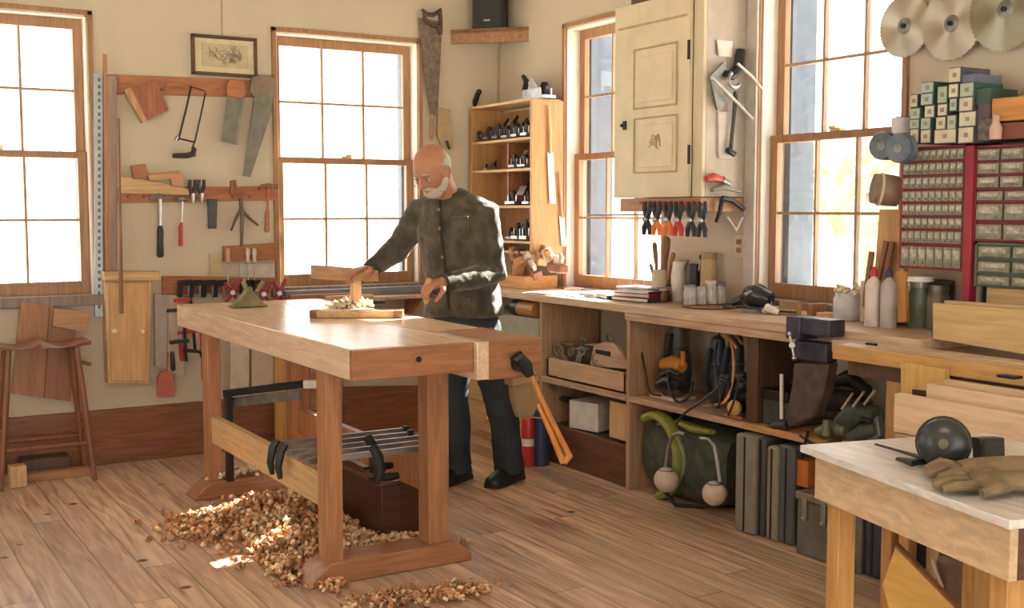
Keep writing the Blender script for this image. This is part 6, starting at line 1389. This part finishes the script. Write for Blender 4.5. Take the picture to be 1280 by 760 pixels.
# ------------------------------------------------------------------ the man
FA = V((-.878, -.476, 0)).normalized(); SA = V((.476, -.878, 0)).normalized(); UPZ = V((0, 0, 1))
def remesh(o, vox, smooth=3, fac=.5, disp=None):
    r = o.modifiers.new('remesh', 'REMESH'); r.mode = 'VOXEL'; r.voxel_size = vox; r.use_smooth_shade = True
    if smooth: s = o.modifiers.new('smooth', 'SMOOTH'); s.iterations = smooth; s.factor = fac
    if disp:
        tx = bpy.data.textures.new('folds', 'CLOUDS'); tx.noise_scale = disp[0]; tx.noise_depth = 3
        d = o.modifiers.new('folds', 'DISPLACE'); d.texture = tx; d.strength = disp[1]; d.mid_level = .5; d.texture_coords = 'LOCAL'
def ell(c, a, b, n=24, fw=FA, sd=SA, p=2.2):
    out = []
    for k in range(n):
        t_ = 2*PI*k/n; x, y = math.cos(t_), math.sin(t_)
        out.append(V(c)+fw*(math.copysign(abs(x)**(2/p), x)*b)+sd*(math.copysign(abs(y)**(2/p), y)*a))
    return out
def Bp(px, py, y): return W(px, py, y=y)
SKIN, SNT, SB = _m('skin'); 
SB.inputs['Base Color'].default_value = (.44, .20, .115, 1); SB.inputs['Roughness'].default_value = .45; SB.inputs['Subsurface Weight'].default_value = .12; SB.inputs['Subsurface Radius'].default_value = (.02, .008, .004); SB.inputs['Subsurface Scale'].default_value = .5
YC = 4.95
TC = [(559, 243), (563, 250), (566, 262), (570, 285), (574, 320), (578, 355), (581, 385), (583, 410)]
TA = [.062, .125, .185, .200, .192, .182, .188, .198]; TBd = [.062, .085, .105, .128, .132, .135, .138, .142]
tor = [Bp(px, py, YC) for px, py in TC]
# joints
shR_, shL_ = Bp(527, 264, 5.10), Bp(605, 263, 4.80)
elR, wrR = Bp(497, 309, 5.22), Bp(464, 336, 5.215)
elL, wrL = Bp(616, 340, 4.80), Bp(556, 353, 4.70)
handR_tip = Bp(440, 349, 5.20)
hipR, hipL = Bp(568, 410, 5.05), Bp(601, 412, 4.90)
knR, knL = Bp(568, 500, 5.10), Bp(626, 500, 4.93)
anR, anL = V((2.775, 5.115, .085)), V((3.03, 4.985, .085))
anL = Bp(637, 585, 4.97); anR = Bp(571, 583, 5.12); anL.z = anR.z = .085
# head frame
HC = Bp(540, 214, 4.86); pit = R(30); yawh = R(8)
hf0 = (Matrix.Rotation(yawh*-1, 3, 'Z') @ FA); HS = (Matrix.Rotation(-yawh, 3, 'Z') @ SA)
HF = (hf0*math.cos(pit)-UPZ*math.sin(pit)).normalized(); HU = HF.cross(HS) ; HU = HU if HU.z > 0 else -HU
HU = HU.normalized(); HM = Matrix((HF, HS, HU)).transposed()
def hp(f, s, u): return HC+HM @ V((f, s, u))
person = None
b = MB()
# torso, neck
b.rings([ell(p, a*.86, bb*.84) for p, a, bb in zip(tor, TA, TBd)])
nk0 = Bp(561, 252, YC-.01); b.tube([nk0, nk0.lerp(hp(-.045, 0, -.055), .5), hp(-.035, 0, -.045)], [.062, .056, .058], n=16)
# skull
b.sph(hp(-.012, 0, .035), (.098, .077, .088), HM.to_quaternion().to_matrix(), 24)
b.sph(hp(.015, 0, -.015), (.075, .067, .085), HM, 24)
b.sph(hp(.030, 0, -.075), (.048, .048, .042), HM, 20)          # jaw, chin
b.sph(hp(.072, 0, .020), (.020, .052, .016), HM)              # brow
b.sph(hp(.062, .036, -.022), (.022, .022, .020), HM); b.sph(hp(.062, -.036, -.022), (.022, .022, .020), HM)
b.tube([hp(.082, 0, .012), hp(.096, 0, -.010), hp(.108, 0, -.030), hp(.092, 0, -.040)], [.010, .012, .015, .012], n=12)
b.sph(hp(.090, .013, -.034), (.010, .008, .008), HM); b.sph(hp(.090, -.013, -.034), (.010, .008, .008), HM)
b.tube([hp(.074, .024, -.058), hp(.086, 0, -.056), hp(.074, -.024, -.058)], [.006, .009, .006], n=8)
b.tube([hp(.070, .020, -.068), hp(.081, 0, -.069), hp(.070, -.020, -.068)], [.006, .009, .006], n=8)
for s in (1, -1):                                             # ears
    b.torus(hp(-.008, s*.080, -.008), .023, .0075, ax=HM @ V((.35, s*1, 0)), n=16, m=8); b.sph(hp(-.010, s*.076, -.010), (.020, .008, .027), HM)
# arms inside the sleeves
b.tube([shR_, elR, wrR], [.045, .038, .027], n=14); b.tube([shL_, elL, wrL], [.045, .038, .027], n=14)
# legs inside the trousers
b.tube([hipR, knR, anR], [.075, .052, .038], n=14); b.tube([hipL, knL, anL], [.075, .052, .038], n=14)
for a_ in (anR, anL): b.tube([a_+FA*-.05+V((0, 0, -.04)), a_+V((0, 0, -.04)), a_+FA*.14+V((0, 0, -.055))], [.028, .032, .024], n=10)
def hand(b, wr, d, n, s_th, curls, spread=.10, tcurl=.4, sc=1.0):
    """hand from wrist wr, fingers along d, palm facing n, thumb on side s_th"""
    d = d.normalized(); n = (n-d*n.dot(d)).normalized(); w = s_th-(d*s_th.dot(d)); w = (w-n*w.dot(n)).normalized()
    b.tube([wr-d*.03, wr, wr+d*.02], [.026*sc, .027*sc, .03*sc], n=12)
    K = [.030, .010, -.011, -.031]; L = [.088, .092, .088, .080]; FL = [(.042, .026, .021), (.046, .030, .023), (.043, .028, .022), (.034, .021, .019)]
    tips = []
    for k in range(4):
        kn = wr+d*L[k]*sc+w*K[k]*sc
        b.tube([wr+w*K[k]*.6*sc, wr.lerp(kn, .5)-n*.002, kn], [.015*sc, .0155*sc, .0115*sc], n=10)
        p = kn; a = curls[k][0]; dd = (d+w*(K[k]*spread/.03)).normalized()
        for j, fl in enumerate(FL[k]):
            dj = (dd*math.cos(a)+n*math.sin(a)).normalized(); q = p+dj*fl*sc
            b.tube([p, p.lerp(q, .5), q], [(.0098-.0009*j)*sc, (.0088-.0008*j)*sc, (.0088-.0009*j)*sc], n=9); b.sph(q, (.0084-.0008*j)*sc, n=8)
            p = q
            if j < 2: a += curls[k][j+1]
        tips.append(p)
    # thumb
    c0 = wr+d*.022*sc+w*.022*sc; c1 = c0+(d*.55+w*.75+n*.25).normalized()*.040*sc; c2 = c1+(d*.8+w*.25+n*tcurl).normalized()*.034*sc; c3 = c2+(d*.8-w*.15+n*tcurl*1.3).normalized()*.026*sc
    b.tube([c0, c1, c2, c3], [.017*sc, .0125*sc, .0105*sc, .0085*sc], n=9); b.sph(c3, .0085*sc, n=8)
    return tips
# right hand laid over the mallet head, fingers curling down over its far side
dR = (handR_tip-wrR).normalized()
hand(b, wrR+V((0, 0, .006)), V((-.93, -.25, -.12)), V((-.10, 0, -1)), V((.2, -1, 0)), [(.25, .5, .4), (.3, .55, .45), (.35, .6, .45), (.4, .6, .5)], .12, .5)
# left hand closed round the chisel in front of the belly
hand(b, wrL, V((-.93, -.10, -.12)), V((.05, .35, -.95)), V((-.25, -.95, -.1)), [(.7, 1.3, .9), (.8, 1.35, .9), (.85, 1.4, .9), (.9, 1.4, .9)], .05, .8)
person = b.build('person', SKIN, origin=(tor[-1].x, tor[-1].y, 0))
tag(person, 'bald white-bearded man in an olive-brown jacket and dark jeans leaning over the workbench', 'person'); remesh(person, .0042, 4, .5)
# jacket
JK, nt, jb = _m('jacket_cloth'); N = nt.nodes; L = nt.links; jb.inputs['Roughness'].default_value = .85; jb.inputs['Sheen Weight'].default_value = .25; jb.inputs['Sheen Roughness'].default_value = .5
tc = N.new('ShaderNodeTexCoord'); n1 = N.new('ShaderNodeTexNoise'); n1.inputs['Scale'].default_value = 14; n1.inputs['Detail'].default_value = 5; L.new(tc.outputs['Object'], n1.inputs['Vector'])
cr = N.new('ShaderNodeValToRGB'); cr.color_ramp.elements[0].position = .35; cr.color_ramp.elements[1].position = .68; cr.color_ramp.elements[0].color = (.038, .034, .022, 1); cr.color_ramp.elements[1].color = (.11, .095, .062, 1)
L.new(n1.outputs['Fac'], cr.inputs['Fac']); L.new(cr.outputs['Color'], jb.inputs['Base Color'])
n2 = N.new('ShaderNodeTexNoise'); n2.inputs['Scale'].default_value = 120; L.new(tc.outputs['Object'], n2.inputs['Vector']); bp_ = N.new('ShaderNodeBump'); bp_.inputs['Strength'].default_value = .5; bp_.inputs['Distance'].default_value = .003; L.new(n2.outputs['Fac'], bp_.inputs['Height']); L.new(bp_.outputs['Normal'], jb.inputs['Normal'])
b = MB()
b.rings([ell(p, a+.010, bb+.010) for p, a, bb in list(zip(tor, TA, TBd))[:7]])
hem = tor[6]+V((0, 0, -.035)); b.rings([ell(tor[6]+V((0, 0, .02)), TA[6]+.012, TBd[6]+.012), ell(hem, TA[6]+.016, TBd[6]+.016)])
for s in (1, -1): b.tube([tor[0]+SA*s*.035+V((0, 0, -.005)), tor[1]+SA*s*.09+V((0, 0, -.018)), tor[2]+SA*s*.165+V((0, 0, -.022))], [.052, .062, .060], n=14)
b.sph(tor[1]-FA*.05+V((0, 0, -.01)), (.085, .13, .06), Matrix((FA, SA, UPZ)).transposed())
for (sh, el, wr, top) in ((shR_, elR, wrR, -1), (shL_, elL, wrL, 1)):
    inn = sh-SA*top*.06+V((0, 0, .005)); m1 = sh.lerp(el, .5)+V((0, 0, -.006)); m2 = el.lerp(wr, .45)+V((0, 0, -.006)); dw = (wr-el).normalized()
    b.tube([inn, sh+V((0, 0, -.008)), m1, el+(el-(sh+wr)/2).normalized()*.012, m2, wr-dw*.015, wr+dw*.006], [.075, .078, .070, .066, .056, .044, .042], n=18)
# folds across sleeves and back
for (sh, el, wr) in ((shR_, elR, wrR), (shL_, elL, wrL)):
    for k, f_ in enumerate((.35, .55, .72, .86)):
        c0 = sh.lerp(el, f_); ax = (el-sh).normalized()+V((.2*(-1)**k, .1, .15)); b.torus(c0, .064-.005*k, .0085, ax=ax, n=16, m=6)
    for k, f_ in enumerate((.12, .30, .5, .7)):
        c0 = el.lerp(wr, f_); ax = (wr-el).normalized()+V((.1, .15*(-1)**k, .15)); b.torus(c0, .058-.007*k, .0075, ax=ax, n=16, m=6)
for (f0, s0, z0, f1, s1, z1, r) in ((.12, .05, -.16, .13, -.08, -.22, .012), (.12, .10, -.30, .135, -.05, -.36, .012), (.11, -.10, -.10, .13, .0, -.17, .011), (.125, -.12, -.38, .14, .02, -.44, .011), (.10, .14, -.42, .12, .02, -.50, .012), (.11, .14, -.10, .125, .04, -.26, .013)):
    cz = tor[2]; b.tube([cz+FA*f0*.86+SA*s0+V((.06*0, 0, z0)), cz+FA*(f0+f1)*.45+SA*(s0+s1)/2+V((.03, 0, (z0+z1)/2)), cz+FA*f1*.9+SA*s1+V((.06, 0, z1))], [r*.5, r, r*.5], n=8)
jk = b.build('jacket', JK, person); remesh(jk, .0065, 4, .5, disp=(.09, .022)); jk['label'] = 'olive-brown jacket'
# collar
b = MB(); nb = Bp(560, 248, YC)
for (r_, z0, z1, t0, t1) in ((.074, -.008, .030, 35, 325),):
    outer, inner = [], []
    for k in range(25):
        a_ = R(t0+(t1-t0)*k/24); dr = FA*math.cos(a_)+SA*math.sin(a_); lift = .014*(1-math.cos(a_))*.5
        outer.append([nb+dr*(r_+.012)+V((0, 0, z0)), nb+dr*(r_+.016)+V((0, 0, z1-.012+lift)), nb+dr*(r_+.004)+V((0, 0, z1+lift)), nb+dr*(r_-.006)+V((0, 0, z1+lift-.006)), nb+dr*(r_-.004)+V((0, 0, z0))])
    b.rings(outer)
b.build('collar', plain('collar_cloth', (.05, .042, .03), .85), jk)
# front closure and pocket
b = MB(); pts = []
for i in range(1, 7):
    p = tor[i]; pts.append(p+FA*(TBd[i]+.016)+SA*.005)
b.tube(pts, .007, n=6); b.build('front_placket', plain('placket', (.04, .032, .022), .8), jk)
for i in (2, 3, 4, 5): p = tor[i]+FA*(TBd[i]+.026)+SA*.006; MB().lathe([(0, 0), (.008, 0), (.008, .003), (0, .004)], p, 12, ax=FA).build('button', plain('button_horn', (.22, .17, .12), .3), jk)
p = tor[3]+FA*(TBd[3]+.004)+SA*.11+V((0, 0, .0)); Mx = Matrix((FA, SA, UPZ)).transposed()
MB().obox(p, (.014, .09, .10), Mx).obox(p+FA*.004+V((0, 0, .045)), (.014, .095, .03), Mx).build('chest_pocket', JK, jk, bev=.004)
for wr, el in ((wrR, elR), (wrL, elL)):
    dw = (wr-el).normalized(); MB().tube([wr-dw*.03, wr+dw*.012], [.046, .043], n=18).build('cuff', plain('collar_cloth', (.05, .042, .03)), jk)
# trousers
JN = plain('dark_denim', (.022, .033, .042), .8, bump=.4, var=.35, scale=8)
b = MB(); pel = tor[-1]
b.rings([ell(tor[-2]+V((0, 0, .02)), .165, .122), ell(pel, .172, .128), ell(pel+V((0, 0, -.10)), .175, .125)])
def legp(h, k, a_):
    kk = k+FA*.012
    b.tube([h+V((0, 0, .02)), h.lerp(kk, .35), h.lerp(kk, .75), kk, kk.lerp(a_, .35)-FA*.015, kk.lerp(a_, .8), a_+V((0, 0, -.030))], [.098, .098, .082, .078, .078, .074, .078], n=18)
    for q, rr in ((.95, .079), (.86, .077), (.60, .076), (.2, .080)): b.torus(kk.lerp(a_, q), rr-.006, .008, ax=(.15, .2, 1), n=16, m=6)
legp(hipR, knR, anR); legp(hipL, knL, anL)
tr = b.build('trousers', JN, person); remesh(tr, .0075, 4, .5, disp=(.12, .016)); tr['label'] = 'dark blue-grey jeans'
# shoes
for a_ in (anR, anL):
    fo = V((a_.x, a_.y, 0)); s_ = (Matrix.Rotation(R(-4), 3, 'Z') @ FA); w_ = V((-s_.y, s_.x, 0)); rs = []
    for (u, wd, h) in ((-.095, .030, .055), (-.085, .040, .075), (-.04, .043, .095), (.02, .046, .088), (.07, .050, .066), (.12, .052, .052), (.16, .044, .040), (.185, .020, .026)):
        rs.append([fo+s_*u+w_*(math.copysign(abs(math.cos(t_))**.8, math.cos(t_))*wd)+V((0, 0, .018+max(0, math.sin(t_))*h if math.sin(t_) >= 0 else .018)) for t_ in [2*PI*k/20 for k in range(20)]])
    sh_ = MB().rings(rs).build('shoe', plain('shoe_black', (.015, .014, .014), .4), person, sharp=60)
    o_ = []
    for (u, wd) in ((-.10, .028), (-.09, .040), (-.04, .042), (.02, .044), (.07, .052), (.12, .054), (.165, .046), (.19, .024)): o_.append((u, wd))
    pl_ = [fo+s_*u+w_*wd for u, wd in o_]+[fo+s_*u-w_*wd for u, wd in reversed(o_)]
    MB().prism([p+V((0, 0, .002)) for p in pl_], (0, 0, .018)).build('sole', BLACK, sh_)
    MB().tube([fo+s_*.03+w_*.03+V((0, 0, .095)), fo+s_*.035+V((0, 0, .106)), fo+s_*.03-w_*.03+V((0, 0, .095))], .003, n=6).tube([fo+s_*.055+w_*.03+V((0, 0, .080)), fo+s_*.06+V((0, 0, .092)), fo+s_*.055-w_*.03+V((0, 0, .080))], .003, n=6).build('laces', plain('lace', (.05, .045, .04), .8), sh_)
# hair fringe, beard, brows, eyes, glasses
HAIR = plain('white_hair', (.50, .46, .40), .75, bump=.8, scale=60)
b = MB()
b.sph(hp(-.028, 0, .016), (.089, .0815, .068), HM, 24)
hr = b.build('hair', HAIR, person); remesh(hr, .004, 2); hr['label'] = 'short white hair round the back and sides'
b = MB()
b.sph(hp(.036, 0, -.082), (.050, .052, .040), HM, 20)
for s in (1, -1): b.tube([hp(.0, s*.073, -.020), hp(.008, s*.070, -.050), hp(.03, s*.050, -.082)], [.010, .016, .022], n=10)
b.tube([hp(.060, .034, -.062), hp(.086, .014, -.049), hp(.092, 0, -.047), hp(.086, -.014, -.049), hp(.060, -.034, -.062)], [.009, .009, .008, .009, .009], n=8)
bd = b.build('beard', HAIR, person); remesh(bd, .0038, 2); bd['label'] = 'short white beard'
for s in (1, -1):
    ey = MB().sph(hp(.073, s*.031, .000), .0125, n=14).build('eye', plain('eye_white', (.72, .68, .62), .2), person)
    MB().sph(hp(.0825, s*.031, -.002), .006, n=10).build('iris', plain('iris', (.06, .05, .04), .2), ey)
    MB().sph(hp(.0735, s*.031, .003), (.0135, .0140, .0115), HM, 14).build('eyelid', SKIN, ey)
    MB().tube([hp(.084, s*.014, .022), hp(.088, s*.030, .027), hp(.076, s*.048, .022)], [.004, .005, .003], n=8).build('eyebrow', HAIR, person)
g = MB()
for s in (1, -1):
    g.torus(hp(.100, s*.032, -.008), .022, .0013, ax=HM @ V((1, s*.12, 0)), n=24, m=6); g.tube([hp(.098, s*.054, -.004), hp(.06, s*.076, .0), hp(-.005, s*.083, .004)], .0013, n=6)
g.tube([hp(.102, .010, -.006), hp(.106, 0, -.003), hp(.102, -.010, -.006)], .0013, n=6)
gl = g.build('glasses', plain('wire_rim', (.35, .30, .22), .3, .9), person)
for s in (1, -1): MB().lathe([(0, 0), (.021, 0), (.021, .0012), (0, .0013)], hp(.0995, s*.032, -.008), 20, ax=HM @ V((1, s*.12, 0))).build('lens', glass('lens_glass'), gl)
# the chisel in the left hand
cc_ = wrL+V((-.93, -.10, -.12)).normalized()*.085+V((.0, .025, -.022))
t = thing('chisel', cc_, 'wooden-handled chisel held point down in the left hand of the man', 'chisel')
MB().tube([cc_+V((0, -.02, .05)), cc_, cc_+V((0, .01, -.05)), cc_+V((0, .012, -.065))], [.012, .014, .013, .010], n=12).build('handle', PINE_Z, t)
MB().bar(cc_+V((0, .012, -.065)), cc_+V((0, .03, -.17)), .014, .005, up=(0, 1, 0)).build('blade', STEEL, t)
# a hair of clearance under everything that merely rests on something
FIXED = ('workbench', 'worktop', 'shelving_unit', 'tool_rack', 'assembly_table', 'foreground_table', 'person', 'painted_cabinet', 'corner_shelf', 'plane_cabinet')
for o in list(bpy.data.objects):
    if o.parent is None and o.get('category') and o.name.split('.')[0] not in FIXED: o.location.z += .0014
